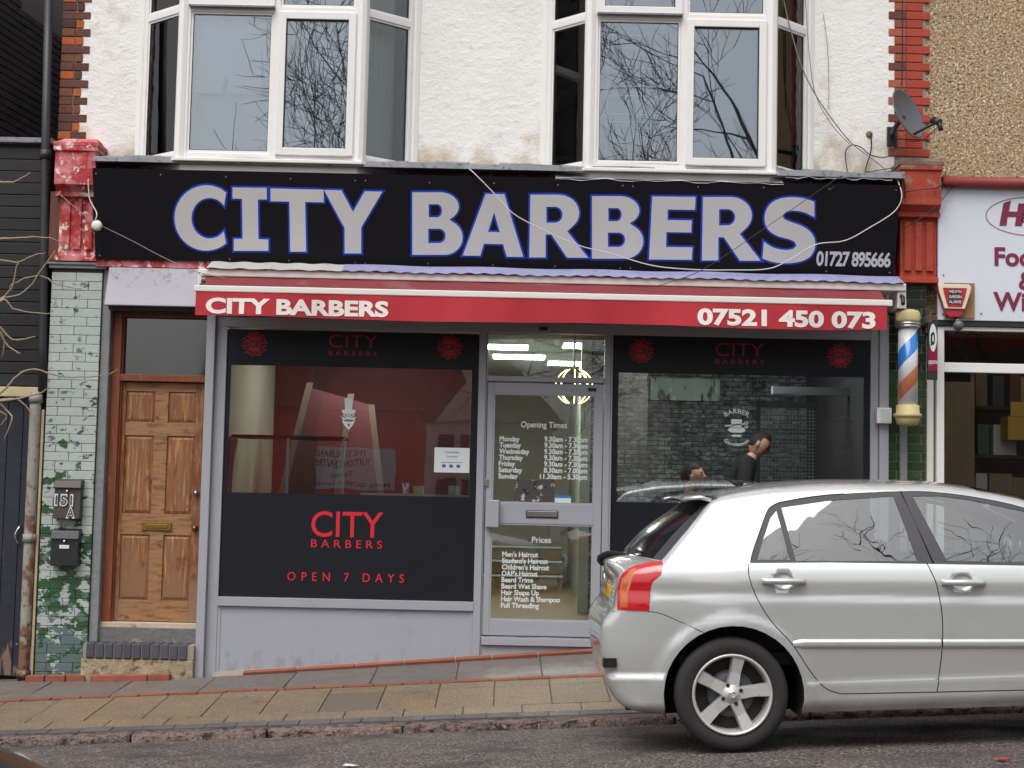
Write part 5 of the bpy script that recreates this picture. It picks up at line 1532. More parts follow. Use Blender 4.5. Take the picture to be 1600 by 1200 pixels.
def half(s, h):
    belt = 1.03 - .042 * (s - .15)
    if h > belt:
        w = .795 - (h - belt) * .44 - .10 * max(0, h - belt) ** 2
    else:
        d = belt - h
        w = .795 + .055 * (1 - math.exp(-d / .085)) if d < .6 else .85
        w -= .030 * smooth(.62, .25, h) * 1.0
        w -= .010 * math.exp(-((d - .17) / .035) ** 2)          # crease under the handles
        w -= .05 * smooth(.26, .17, h)
    if s < .15: w -= .155 * (min(1.2, (.15 - s) / .80)) ** 2.3
    if s > 2.4: w -= .21 * (min(1.3, (s - 2.4) / 1.0)) ** 2.2
    # flared arches
    for cx in (RA[0], WB):
        r = math.hypot(s - cx, h - .305)
        if r < AR + .09 and h > .12: w += .014 * smooth(AR + .09, AR + .01, r)
    inside = (.30 < h < .72 and -.55 < s < 3.2) or (.7 < h < .95 and -.3 < s < 2.3) or (.95 < h < 1.3 and .2 < s < 1.55)
    d = 1.0 if inside else segd(s, h, upper)
    rad = .055
    if d < rad: w -= rad * .75 * (1 - math.sqrt(max(0, 1 - ((rad - d) / rad) ** 2)))
    for hs, hh_ in ((.3275, .922), (1.314, .879)):     # dished handle recesses
        r = math.hypot((s - hs) / .060, (h - hh_) / .046)
        if r < 1: w -= .024 * (1 - r * r) ** .6
    # skirt steps out a little
    if h < .37 and .42 < s < 2.2: w += .018 * smooth(.385, .36, h)
    if h < .42 and s < -.33: w += .012 * smooth(.425, .405, h)
    return w


polys = [outline, frame_out, q_glass, r_glass, f_glass, f_glass2, r_door, f_door, lamp, amber, bumper, hlamp, fbumper]
verts2 = []; edges2 = []
for p in polys:
    o_ = len(verts2)
    dens = []
    for (a, b) in zip(p, p[1:] + p[:1]):
        n = max(1, int(math.hypot(b[0] - a[0], b[1] - a[1]) / .05))
        dens += [(a[0] + (b[0] - a[0]) * i / n, a[1] + (b[1] - a[1]) * i / n) for i in range(n)]
    verts2 += [Vector(q) for q in dens]; edges2 += [(o_ + i, o_ + (i + 1) % len(dens)) for i in range(len(dens))]
gs = .033; y_ = .19; row = 0
while y_ < 1.45:
    x_ = -.69 + (gs / 2 if row % 2 else 0)
    while x_ < 3.46:
        if inpoly(x_, y_, outline) and segd(x_, y_, outline + outline[:1]) > .008: verts2.append(Vector((x_, y_)))
        x_ += gs
    y_ += gs * .87; row += 1
for hs, hh_ in ((.3275, .922), (1.314, .879)):
    for f_ in (1.04, 1.0, .93, .8, .6, .35, .0):
        n = 1 if f_ == 0 else 26
        verts2 += [Vector((hs + .060 * f_ * math.cos(2 * math.pi * i / n), hh_ + .046 * f_ * math.sin(2 * math.pi * i / n))) for i in range(n)]
# extra rows close to the top edge for its rounding
for k, (a, b) in enumerate(zip(upper, upper[1:])):
    nx, ny = (b[1] - a[1]), -(b[0] - a[0]); L_ = math.hypot(nx, ny) or 1
    for off in (.006, .015, .027, .042):
        q = (a[0] + nx / L_ * off, a[1] + ny / L_ * off)
        if inpoly(*q, outline): verts2.append(Vector(q))
cv, ce, cf, *_ = delaunay_2d_cdt(verts2, edges2, [], 0, 1e-4)
REG = [('q_glass', q_glass), ('r_glass', r_glass), ('f_glass', f_glass), ('f_glass', f_glass2), ('frame', frame_out), ('amber', amber), ('lamp', lamp), ('hlamp', hlamp), ('rear_door', r_door), ('front_door', f_door), ('bumper', bumper), ('front_bumper', fbumper)]
CV = []; CF = []; CR = []
pos3 = [(v.x, half(v.x, v.y), v.y) for v in cv]
tri = []
for f in cf:
    cx = sum(cv[i].x for i in f) / len(f); cy = sum(cv[i].y for i in f) / len(f)
    if not inpoly(cx, cy, outline): continue
    reg = 'body'
    for nme, p in REG:
        if inpoly(cx, cy, p): reg = nme; break
    a, b, c = (cv[f[0]], cv[f[1]], cv[f[2]])
    ccw = (b.x - a.x) * (c.y - a.y) - (c.x - a.x) * (b.y - a.y) > 0
    tri.append((list(f) if ccw else list(f)[::-1], reg))
nV = len(pos3)
# local car axes: x forward, y to the far side, z up; near side is y = -half
CV = [Vector((s, -w, h)) for s, w, h in pos3] + [Vector((s, w, h)) for s, w, h in pos3]
for f, reg in tri:
    CF.append(f); CR.append(reg + '_near')
    CF.append([nV + i for i in f][::-1]); CR.append(reg + '_far')
# loft across the top from rear bumper to front bumper
NA = 16
def bulge(s, h, i):
    if s < -.30 and h < .5: return (.03, 0)
    if s < -.30 and h < .78: return (.028 - .018 * smooth(.5, .6, h), 0)
    if h < 1.06 and s < -.30: return (-.006 - .14 * smooth(.93, 1.05, h), .0 + .025 * smooth(.95, 1.05, h))
    if s < .02: return (-.16 + .13 * smooth(1.15, 1.40, h), .028)
    if s < 1.5: return (-.03 * smooth(.3, .0, s), .030 + .01 * smooth(0, .5, s))
    if s < 2.45: return (.14 * smooth(1.5, 2.2, s), .045)
    if s < 3.2: return (.10, .05)
    return (.12, .02 * smooth(.5, .75, h))
rows_ = []
for i, (s, h) in enumerate(upper):
    w = half(s, h); bs, bh = bulge(s, h, i); r_ = []
    for k in range(NA + 1):
        t = -1 + 2 * k / NA; e = 1 - abs(t) ** 2.4
        r_.append(len(CV)); CV.append(Vector((s + bs * e, w * t, h + bh * e)))
    rows_.append(r_)
for i in range(len(upper) - 1):
    s, h = (upper[i][0] + upper[i + 1][0]) / 2, (upper[i][1] + upper[i + 1][1]) / 2
    reg = 'bumper_near' if h < .77 and s < 0 else 'tailgate' if s < -.325 else 'rear_glass' if s < -.03 else 'roof' if s < 1.52 else 'windscreen' if s < 2.40 else 'bonnet' if h > .70 else 'front_bumper_near'
    for k in range(NA):
        rg = reg
        if reg == 'rear_glass' and k in (0, NA - 1): rg = 'rear_border' + str(min(k, 1))
        CF.append([rows_[i][k], rows_[i][k + 1], rows_[i + 1][k + 1], rows_[i + 1][k]]); CR.append(rg)
me = bpy.data.meshes.new('tmp'); me.from_pydata(CV, [], CF); bm = bmesh.new(); bm.from_mesh(me)
lay_r = bm.faces.layers.int.new('reg'); names = sorted(set(CR)); bm.faces.ensure_lookup_table()
for f, r_ in zip(bm.faces, CR): f[lay_r] = names.index(r_)
bmesh.ops.remove_doubles(bm, verts=bm.verts, dist=6e-4)
bmesh.ops.recalc_face_normals(bm, faces=bm.faces)
bm.normal_update()
# make sure normals point out
cnt = sum(1 if f.normal.dot(f.calc_center_median() - Vector((1.3, 0, .7))) > 0 else -1 for f in bm.faces)
if cnt < 0: bmesh.ops.reverse_faces(bm, faces=bm.faces); bm.normal_update()
def analytic(co):
    s, h = co.x, co.z; e_ = .004
    ds = (half(s + e_, h) - half(s - e_, h)) / (2 * e_); dh = (half(s, h + e_) - half(s, h - e_)) / (2 * e_)
    return Vector((-ds, 1, -dh)).normalized()


NRM = {}
for v in bm.verts:
    n_ = v.normal.copy()
    if segd(v.co.x, v.co.z, upper) > .008 and abs(abs(v.co.y) - half(v.co.x, v.co.z)) < .004:
        a_ = analytic(v.co); n_ = Vector((a_.x, a_.y if v.co.y > 0 else -a_.y, a_.z))
    NRM[v.index] = n_
CARG = {}
for f in bm.faces:
    r_ = names[f[lay_r]]; d = CARG.setdefault(r_, ([], [], {}, []))
    ids = []
    for v in f.verts:
        if v.index not in d[2]: d[2][v.index] = len(d[0]); d[0].append(v.co.copy()); d[3].append(NRM[v.index])
        ids.append(d[2][v.index])
    d[1].append(ids)
bm.free(); bpy.data.meshes.remove(me)
CARP = math.atan(.0555)
car = thing('parked_car', (0, 0, 0), 'silver five-door hatchback parked at the kerb in front of the shop', 'car')


def cpart(regs, name, m_, par, push=0.0, label=None):
    vs = []; fs = []; ns = []
    for r_ in regs:
        if r_ not in CARG: continue
        d = CARG[r_]; o_ = len(vs); vs += [v + n * push for v, n in zip(d[0], d[3])]; ns += d[3]; fs += [[o_ + i for i in f] for f in d[1]]
    me = bpy.data.meshes.new(name); me.from_pydata(vs, [], fs)
    for p in me.polygons: p.use_smooth = True
    me.update(); me.normals_split_custom_set_from_vertices([tuple(n) for n in ns])
    me.materials.append(MATS[m_]); o = bpy.data.objects.new(name, me); COL.objects.link(o); o.parent = par; ORG[o.name] = Vector((0, 0, 0))
    if label: o['label'] = label
    return o


cpart(['body_near', 'body_far', 'roof'], 'body', 'car_paint', car)
cpart(['tailgate'], 'tailgate', 'car_paint', car)
cpart(['bonnet'], 'bonnet', 'car_paint', car)
cpart(['bumper_near', 'bumper_far'], 'rear_bumper', 'car_paint', car)
cpart(['front_bumper_near', 'front_bumper_far'], 'front_bumper', 'car_paint', car)
doors = {}
for sd_ in ('near', 'far'):
    for nm_d in ('rear_door', 'front_door'): doors[nm_d, sd_] = cpart([nm_d + '_' + sd_], nm_d, 'car_paint', car)
    cpart(['frame_' + sd_], 'window_surround', 'car_trim', car, -.003)
    cpart(['q_glass_' + sd_], 'quarter_window', 'glass_car', car, -.006)
    cpart(['r_glass_' + sd_], 'window', 'glass_car', doors['rear_door', sd_], -.006)
    cpart(['f_glass_' + sd_], 'window', 'glass_car', doors['front_door', sd_], -.006)
    l_ = cpart(['lamp_' + sd_], 'tail_lamp', 'lamp_red', car, .004); cpart(['amber_' + sd_], 'indicator', 'lamp_amber', l_, .004)
    cpart(['hlamp_' + sd_], 'headlamp', 'headlamp', car, .003)
rw_ = cpart(['rear_glass'], 'rear_window', 'tinted_glass', car); [cpart(['rear_border' + q], 'window_border', 'car_trim', rw_) for q in '01']
cpart(['windscreen'], 'windscreen', 'glass_car', car)


def side(s, h, sg=-1, d=0.0): return Vector((s, sg * (half(s, h) + d), h))


def line(pts, name, par, sg, r=.0032, m_='car_black', n=4):
    mb = MB(); mb.tube([side(a, b, sg, -.0012) for a, b in pts], r, 6); return mb.build(name, m_, par)


for sg in (-1, 1):
    sd_ = 'near' if sg < 0 else 'far'
    line(r_door[:-1], 'door_gap', doors['rear_door', sd_], sg)
    line(f_door[:-1], 'door_gap', doors['front_door', sd_], sg)
    line(cr2([(-.42, .776), (-.35, .763), (-.24, .713), (-.125, .657)], 4), 'bumper_gap', car, sg, .0025)
    line([(1.057, 1.390), (1.169, .985)], 'pillar_gap', doors['rear_door', sd_], sg, .004)
    line(cr2(frame_out[:26] + [], 1)[::1], 'window_gap', car, sg, .0022)
    # rub strips
    for a, b, par in ((.36, 1.170, 'rear_door'), (1.182, 2.18, 'front_door')):
        mb = MB(); hh = lambda s: .578 - .034 * (s - .36)
        def rs(u, v, a=a, b=b, sg=sg):
            s = a + (b - a) * u; t_ = (v - .5) * 2; e = min(1, u * (b - a) / .05) if a < .5 else 1
            q = side(s, hh(s) + .027 * t_ * (.55 + .45 * e), sg, .0145 * (1 - abs(t_) ** 3) * (.25 + .75 * e) - .0005); return q
        mb.grid(rs, 40, 8)
        if sg > 0: mb.f = [f[::-1] for f in mb.f]
        mb.f = [f[::-1] for f in mb.f]
        mb.build('rub_strip', 'car_paint', doors[par, sd_])
    # handles with dished recess
    for s0_, s1_, h0, par in ((.213, .442, .925, 'rear_door'), (1.20, 1.428, .884, 'front_door')):
        sm = (s0_ + s1_) / 2
        mb = MB(); n = 14
        wd = half(s0_ - .03, h0); pts = [Vector((s0_ + (s1_ - s0_) * i / n, sg * (wd + .004 + .026 * math.sin(math.pi * min(1, max(0, (i / n - .02) / .96))) ** .4), h0 - .010 * (i / n))) for i in range(n + 1)]
        mb.tube(pts, [.0155 + .004 * math.sin(math.pi * i / n) for i in range(n + 1)], 10); mb.build('door_handle', 'car_paint', doors[par, sd_])
    # mirror
    mb = MB(); q = side(2.15, 1.0, sg, .11); mb.ball(q, (.06, .10, .075), 14, 10); mb.tube([side(2.17, .97, sg, -.01), q], .02, 8); mb.build('wing_mirror', 'car_paint', car)
# arch liners, underbody, floor
for cx in (RA[0], WB):
    for sg in (-1, 1):
        mb = MB(); pts = arc_pts(cx, .305, AR + .004, -20, 200, 26)
        for a, b in zip(pts, pts[1:]):
            mb.add([(a[0], sg * (half(*a) - .006), a[1]), (b[0], sg * (half(*b) - .006), b[1]), (b[0], sg * .45, b[1]), (a[0], sg * .45, a[1])], [(0, 1, 2, 3)])
        mb.add([(cx + x_ - cx, sg * .46, z_) for x_, z_ in pts], [list(range(len(pts)))]); mb.build('arch_liner', 'car_under', car)
mb = MB(); mb.box(.42, 2.2, -.76, .76, .20, .24); mb.box(-.55, -.36, -.62, .62, .22, .27); mb.box(-.36, .42, -.44, .44, .22, .5); mb.box(2.2, 3.0, -.44, .44, .2, .5); mb.box(3.0, 3.3, -.6, .6, .21, .3); mb.build('underbody', 'car_under', car)
mb = MB(); mb.box(-.25, 2.25, -.70, .70, .45, .52); mb.box(2.2, 2.35, -.68, .68, .5, .93); mb.box(-.5, .1, -.6, .6, .5, .86); mb.build('cabin_floor', 'car_black', car)
for sg in (-1, 1):
    mb = MB()
    mb.hexa([(1.15, sg * .36 - .24, .52), (1.65, sg * .36 - .24, .5), (1.65, sg * .36 + .24, .5), (1.15, sg * .36 + .24, .52), (1.15, sg * .36 - .24, .68), (1.65, sg * .36 - .24, .70), (1.65, sg * .36 + .24, .70), (1.15, sg * .36 + .24, .68)])
    mb.hexa([(1.05, sg * .36 - .23, .6), (1.2, sg * .36 - .23, .6), (1.2, sg * .36 + .23, .6), (1.05, sg * .36 + .23, .6), (.88, sg * .36 - .2, 1.12), (.97, sg * .36 - .2, 1.12), (.97, sg * .36 + .2, 1.12), (.88, sg * .36 + .2, 1.12)])
    mb.hexa([(.87, sg * .36 - .12, 1.15), (.95, sg * .36 - .12, 1.15), (.95, sg * .36 + .12, 1.15), (.87, sg * .36 + .12, 1.15), (.84, sg * .36 - .11, 1.31), (.91, sg * .36 - .11, 1.31), (.91, sg * .36 + .11, 1.31), (.84, sg * .36 + .11, 1.31)])
    mb.build('seat', 'seat_cloth', car, .03)
mb = MB(); mb.hexa([(.1, -.6, .5), (.5, -.6, .5), (.5, .6, .5), (.1, .6, .5), (.1, -.6, .68), (.55, -.6, .68), (.55, .6, .68), (.1, .6, .68)]); mb.hexa([(.08, -.6, .6), (.2, -.6, .6), (.2, .6, .6), (.08, .6, .6), (-.05, -.58, 1.06), (.04, -.58, 1.06), (.04, .58, 1.06), (-.05, .58, 1.06)]); mb.build('rear_bench', 'seat_cloth', car, .03)
mb = MB(); a_ = Vector((1.98, .36, .92)); mb.tube([a_ + Vector((.06 * math.sin(t) * -.5, .18 * math.cos(t), .18 * math.sin(t))) for t in [2 * math.pi * i / 20 for i in range(21)]], .014, 8); mb.tube([a_, a_ + Vector((.25, 0, -.1))], .03, 8); mb.build('steering_wheel', 'car_black', car)
# wheels
def wheel(cx, sg):
    wh = sub('wheel', (cx, sg * .74, .31), car)
    c = Vector((cx, sg * .735, .312)); o_ = sg
    mb = MB(); prof = [(.215, -.085), (.235, -.098), (.27, -.102), (.295, -.094), (.309, -.075), (.312, -.03), (.312, .03), (.309, .075), (.295, .094), (.27, .102), (.235, .098), (.215, .085)]
    mb.lathe(prof, c, 'y', 56); mb.f = [f for f in mb.f if len(f) == 4]; mb.sm = [True] * len(mb.f)
    mb.build('tyre', 'tyre', wh)
    mb = MB(); f = lambda r, d: (r, sg * d)
    mb.lathe([f(.218, .09), f(.222, .098), f(.216, .103), f(.208, .100), f(.203, .085), f(.196, .03), f(.19, -.09)], c, 'y', 48); mb.f = [q for q in mb.f if len(q) == 4]; mb.sm = [True] * len(mb.f)
    for k in range(5):
        th = math.radians(77 + 72 * k)
        er = Vector((math.cos(th), 0, math.sin(th))); et = Vector((-math.sin(th), 0, math.cos(th))); n_ = Vector((0, sg, 0))
        def sp(r, w_, d): return [c + er * r + et * w_ + n_ * d, c + er * r - et * w_ + n_ * d]
        A0 = sp(.045, .030, .080); A1 = sp(.12, .026, .078); A2 = sp(.208, .033, .092); B0 = sp(.045, .036, .03); B1_ = sp(.12, .034, .035); B2 = sp(.208, .040, .05)
        o2 = len(mb.v); mb.v += A0 + A1 + A2 + B0 + B1_ + B2
        for q in ((0, 1, 3, 2), (2, 3, 5, 4), (0, 2, 8, 6), (2, 4, 10, 8), (1, 7, 9, 3), (3, 9, 11, 5)): mb.f.append([o2 + i for i in q]); mb.sm.append(False)
    mb.lathe([f(.062, .03), f(.062, .072), f(.05, .082), f(.03, .084), f(.028, .09), f(0, .092)], c, 'y', 30)
    mb.build('rim', 'rim', wh)
    mb = MB(); mb.lathe([f(.197, .0), f(.16, -.005), f(0, -.005)], c, 'y', 40); mb.build('wheel_back', 'rim_inner', wh)
    mb = MB(); mb.lathe([f(.13, .012), f(.13, .02), f(.07, .022), f(0, .022)], c, 'y', 36); mb.build('brake_disc', 'dish_grey', wh)
    mb = MB()
    for k in range(4):
        th = math.radians(22 + 90 * k); q = c + Vector((.054 * math.cos(th), sg * .07, .054 * math.sin(th))); mb.tube([q, q + Vector((0, sg * .016, 0))], .011, 8)
    mb.build('wheel_nuts', 'rim_inner', wh)
    mb = MB(); mb.tube([c + Vector((.02 * math.cos(t), sg * .0925, .014 * math.sin(t))) for t in [2 * math.pi * i / 20 for i in range(21)]], .0018, 5); mb.tube([c + Vector((.009 * math.cos(t), sg * .0925, .014 * math.sin(t))) for t in [2 * math.pi * i / 16 for i in range(17)]], .0015, 5); mb.build('hub_emblem', 'chrome', wh)


for cx in (.02, WB):
    for sg in (-1, 1): wheel(cx, sg)
# rear wiper, aerial, badge, plate, spoiler, exhaust
mb = MB(); mb.tube(catmull([(-.60, .0, 1.02), (-.62, .0, 1.045), (-.57, -.08, 1.075), (-.47, -.22, 1.07)], 5), [.03, .03, .03, .03, .03, .028, .026, .024, .022, .02, .018, .016, .014, .012, .01, .01], 8); mb.build('rear_wiper', 'car_black', car)
mb = MB(); b0 = Vector((.20, 0, 1.462)); mb.tube([b0, b0 + Vector((-.22, 0, .36))], [.004, .0025], 6); mb.tube([b0 + Vector((.05, 0, -.012)), b0 + Vector((-.02, 0, .025))], [.024, .008], 8); mb.build('aerial', 'car_black', car)
mb = MB(); mb.tube([(-.608, .07 * math.cos(t), .92 + .05 * math.sin(t)) for t in [2 * math.pi * i / 20 for i in range(21)]], .009, 6); mb.tube([(-.609, .03 * math.cos(t), .92 + .05 * math.sin(t)) for t in [2 * math.pi * i / 16 for i in range(17)]], .007, 6); mb.build('tailgate_emblem', 'chrome', car)
MB().box(-.600, -.585, -.26, .26, .79, .90).build('number_plate', 'plate_yellow', car, .003)
mb = MB(); mb.grid(lambda u, v: (.02 - .19 * v - .02 * (1 - (2 * u - 1) ** 2), (-.60 + 1.2 * u) * (1 - .03 * v), 1.408 - .012 * v + .018 * (1 - (2 * u - 1) ** 2) - .02 * v ** 3), 20, 6); n_ = len(mb.v)
mb.grid(lambda u, v: (.02 - .19 * v - .02 * (1 - (2 * u - 1) ** 2), (-.60 + 1.2 * u) * (1 - .03 * v), 1.385 - .012 * v + .012 * (1 - (2 * u - 1) ** 2) - .005 * v), 20, 6); mb.build('spoiler', 'car_paint', car)
for sg in (-1, 1):
    mb = MB(); mb.tube([side(-.02, 1.375, sg, -.004), Vector((-.08, sg * .60, 1.392)), Vector((-.17, sg * .58, 1.388))], [.012, .014, .01], 8); mb.build('spoiler_end', 'car_paint', car)
MB().box(-.672, -.60, -.72, -.55, .47, .52).build('rear_reflector', 'car_black', car)
car.location = (1.24, -4.28 + .848, -.229)
car.rotation_euler = (0, -CARP, 0)


def copy_tree(o, parent=None):
    c = o.copy(); COL.objects.link(c); c.parent = parent
    for ch in list(o.children): copy_tree(ch, c)
    return c


car2 = copy_tree(car)
tag(car2, 'silver car cut off by the bottom left corner, only its windscreen edge showing', 'car')
for o_ in [q for q in car2.children_recursive if q.name.split('.')[0] in ('windscreen', 'window', 'quarter_window')]:
    o_.material_slots[0].link = 'OBJECT'; o_.material_slots[0].material = MATS['tinted_glass']
for o_, g_ in ((car, 'cars in the street'), (car2, 'cars in the street')): o_['group'] = g_
car2.location = (-2.985, -10.82, rz(-3, -10.8))
# ------------------------------------------------------------------ inside the barber shop
mat('int_wall', C(158, 152, 134), .9, var=(2, .05)); mat('int_ceiling', C(150, 146, 144), .9); mat('int_floor', C(120, 98, 66), .45, var=(3, .15, (1, 12, 1)))
mat('int_green', C(152, 156, 142), .8); mat('step_white', C(196, 200, 190), .6); mat('int_dark', C(44, 44, 46), .8); mat('int_counter', C(190, 186, 176), .5)
m = bpy.data.materials.new('brick_paper'); m.use_nodes = True; nt = m.node_tree; b = nt.nodes['Principled BSDF']
ge = nt.nodes.new('ShaderNodeNewGeometry'); sx = nt.nodes.new('ShaderNodeSeparateXYZ'); cb = nt.nodes.new('ShaderNodeCombineXYZ'); nt.links.new(ge.outputs[0], sx.inputs[0])
nt.links.new(sx.outputs[0], cb.inputs[0]); nt.links.new(sx.outputs[2], cb.inputs[1])
br = nt.nodes.new('ShaderNodeTexBrick'); nt.links.new(cb.outputs[0], br.inputs['Vector']); br.inputs['Scale'].default_value = 1.0
br.inputs['Brick Width'].default_value = .135; br.inputs['Row Height'].default_value = .047; br.inputs['Mortar Size'].default_value = .0045; br.inputs['Mortar Smooth'].default_value = .3
br.inputs['Color1'].default_value = (*C(156, 164, 162), 1); br.inputs['Color2'].default_value = (*C(92, 100, 102), 1); br.inputs['Mortar'].default_value = (*C(22, 24, 26), 1); br.inputs['Bias'].default_value = -.1
n1 = _noise(nt, ge.outputs[0], 18, 5, (1, 1, 2)); nt.links.new(_mixc(nt, _ramp(nt, n1.outputs[0], .35, .62), (.03, .03, .035), br.outputs[0], 'MIX'), b.inputs['Base Color']); b.inputs['Roughness'].default_value = .7
MATS['brick_paper'] = m
IX0, IX1, CEIL = -2.44, RX1 - .01, 2.74
MB().box(IX0, IX1, .1, 8.4, -.06, 0).build('shop_floor', 'int_floor', kind='structure')
MB().box(IX0, IX1, .1, 8.4, CEIL, CEIL + .05).build('shop_ceiling', 'int_ceiling', kind='structure')
MB().box(IX0 - .04, IX0, .1, 8.4, 0, CEIL).build('interior_wall', 'int_wall', kind='structure')
MB().box(IX1, IX1 + .04, .1, 8.4, 0, CEIL).build('interior_wall', 'int_dark', kind='structure')
mat('int_red_reflection', C(74, 34, 32), .8, var=(3, .1)); MB().box(IX0, -.42, 3.0, 3.1, 0, CEIL).build('interior_wall', 'int_red_reflection', kind='structure')  # back wall coloured dark red to deepen the window's red reflection
MB().box(-.42, -.32, 3.0, 8.4, 0, CEIL).build('interior_wall', 'int_green', kind='structure')
MB().box(.80, IX1, 2.7, 2.8, 0, CEIL).build('interior_wall', 'brick_paper', kind='structure')
MB().box(.80, .9, 2.81, 8.4, 0, CEIL).build('interior_wall', 'int_green', kind='structure')
MB().box(.70, .80, 2.69, 2.82, 0, CEIL).build('door_casing', 'int_green', kind='structure')
MB().box(-.32, .8, 8.2, 8.3, 0, CEIL).build('interior_wall', 'int_wall', kind='structure')
MB().box(-2.44, IX1, .1, .16, HZ1 + .1, CEIL).build('interior_lintel', 'int_dark', kind='structure')
stair = thing('inner_steps', (.2, 7, 0), 'wooden steps with pale nosings at the back of the barber shop', 'steps')
for k in range(3):
    MB().box(-.31, .69, 6.7 + .35 * k, 8.19, .17 * k, .17 * k + .145).build('tread_block', 'int_floor', stair); MB().box(-.31, .69, 6.68 + .35 * k, 6.78 + .35 * k, .17 * k + .146, .17 * k + .17).build('nosing', 'step_white', stair)
# lit ceiling panels
mat('panel_light', (.9, 1, .97), .5, emit=((.95, 1.0, .97), 19.0)); mat('blue_light', (.1, .1, .9), .5, emit=((.08, .05, 1.0), 4.0)); mat('warm_led', (1, .8, .4), .5, emit=((1.0, .68, .28), 9.0))
for k, (px, py, Y, lb_) in enumerate(((782, 540, 3.4, 'lit square ceiling panel inside the shop, seen at the left of the door transom'), (811, 556, 4.5, 'lit square ceiling panel inside the shop, wide one at the left, above the blue light'),
                                     (924, 534, 3.1, 'lit square ceiling panel inside the shop, at the upper right of the door transom'), (895, 564, 5.2, 'lit square ceiling panel inside the shop, just above the round chandelier'))):
    p = P(px, py, Y); t = thing('ceiling_panel', (p.x, Y, CEIL - .02), lb_, 'ceiling light', 'lit panels in the shop ceiling')
    MB().box(p.x - .29, p.x + .29, Y - .29, Y + .29, CEIL - .016, CEIL - .006).build('diffuser', 'panel_light', t); fr_ = MB()
    for a in ((-.31, -.29, -.31, .31), (.29, .31, -.31, .31), (-.29, .29, -.31, -.29), (-.29, .29, .29, .31)): fr_.box(p.x + a[0], p.x + a[1], Y + a[2], Y + a[3], CEIL - .02, CEIL - .001)
    fr_.build('frame', 'white_metal', t)
for k, (x_, y_, lb_) in enumerate(((-1.4, 1.8, 'added light panel over the left shop window, out of view'), (1.9, .75, 'added light panel by the right window, out of view, lighting the faces'))):  # two unseen panels added to brighten the interior and the people
    t = thing('ceiling_panel', (x_, y_, CEIL - .02), lb_, 'ceiling light', 'lit panels in the shop ceiling'); MB().box(x_ - .29, x_ + .29, y_ - .29, y_ + .29, CEIL - .016, CEIL - .006).build('diffuser', 'panel_light', t); MB().box(x_ - .31, x_ + .31, y_ - .31, y_ + .31, CEIL - .005, CEIL - .001).build('frame', 'white_metal', t)
p = P(812, 568, 7.6); MB().box(p.x - .09, p.x + .09, 7.6, 7.65, p.z - .012, p.z + .012).build('blue_strip_light', 'blue_light', label='short glowing blue strip light deep inside the shop', cat='strip light')
c = P(897, 604, 1.5); ch = thing('chandelier', (c.x, 1.5, c.z - .18), 'round chandelier of glowing warm ribs inside the shop door', 'chandelier')
for k in range(8):
    a = math.pi * k / 8 * 2; mb = MB(); mb.tube([(c.x + .165 * math.sin(t) * math.cos(a), 1.5 + .165 * math.sin(t) * math.sin(a), c.z + .16 * math.cos(t)) for t in [math.pi * i / 14 for i in range(15)]], .0055, 6)
    o = mb.build('rib', 'brass', ch); mb = MB(); mb.tube([(c.x + .172 * math.sin(t) * math.cos(a), 1.5 + .172 * math.sin(t) * math.sin(a), c.z + .167 * math.cos(t)) for t in [math.pi * (.12 + .76 * i / 14) for i in range(15)]], .0035, 5); mb.build('led_strip', 'warm_led', o)
mb = MB(); mb.tube([(c.x, 1.5, c.z + .15), (c.x, 1.5, CEIL)], .012, 8); mb.lathe([(.05, CEIL - .03), (.06, CEIL)], (c.x, 1.5, 0), 'z', 16); mb.lathe([(0, c.z - .18), (.03, c.z - .175), (.02, c.z - .15)], (c.x, 1.5, 0), 'z', 12); mb.build('stem', 'chrome', ch)
# left window display: glass cabinet, leaning frame, wired lights, counter things
cb_ = thing('glass_cabinet', (-1.95, 1.0, 0), 'glass display cabinet standing inside the left shop window', 'cabinet')
gx0_, gx1_ = -2.42, -1.45
for x_ in (gx0_, -1.93, gx1_): MB().box(x_ - .012, x_ + .012, .55, .575, 0, 1.62).build('post', 'alu_grey', cb_)
for z_ in (.5, 1.0, 1.62): MB().box(gx0_, gx1_, .55, .98, z_ - .012, z_ + .012).build('shelf', 'glass_cabinet' if z_ < 1.5 else 'int_dark', cb_)
MB().box(gx0_, gx1_, .56, .566, .02, 1.6).build('pane', 'glass_cabinet', cb_)
rr = random.Random(2); mb = MB(); mb.tube(catmull([(-2.3 + .12 * i, .75 + rr.uniform(-.1, .1), 1.03 + rr.uniform(0, .05)) for i in range(8)], 6), .006, 6); lights = mb.build('fairy_light_string', 'int_dark', label='tangled string of small green and blue fairy lights on the cabinet shelf', cat='fairy lights')
mat('led_green', (.1, .9, .5), .5, emit=((.1, 1, .5), 6.0)); mat('led_blue', (.1, .2, 1), .5, emit=((.15, .25, 1), 6.0))
for k in range(8): MB().ball((-2.25 + .11 * k, .70, 1.06 + rr.uniform(-.12, .05)), .008, 8, 6).build('bulb', 'led_green' if k % 2 else 'led_blue', lights)
lf = thing('leaning_frame', (-1.7, 1.7, .7), 'large picture frame leaning inside the left shop window', 'picture frame')
mat('frame_wood', C(104, 84, 68), .7); mat('picture_red', C(84, 22, 24), .6)
for a, b_ in (((-2.2, .8), (-1.95, 2.2)), ((-1.15, .75), (-1.35, 2.0)), ((-1.65, .78), (-1.55, 2.1))):
    MB().hexa([(a[0] - .03, 1.6, a[1]), (a[0] + .03, 1.6, a[1]), (a[0] + .03, 1.63, a[1]), (a[0] - .03, 1.63, a[1]), (b_[0] - .03, 2.0, b_[1]), (b_[0] + .03, 2.0, b_[1]), (b_[0] + .03, 2.03, b_[1]), (b_[0] - .03, 2.03, b_[1])]).build('frame_bar', 'frame_wood', lf)
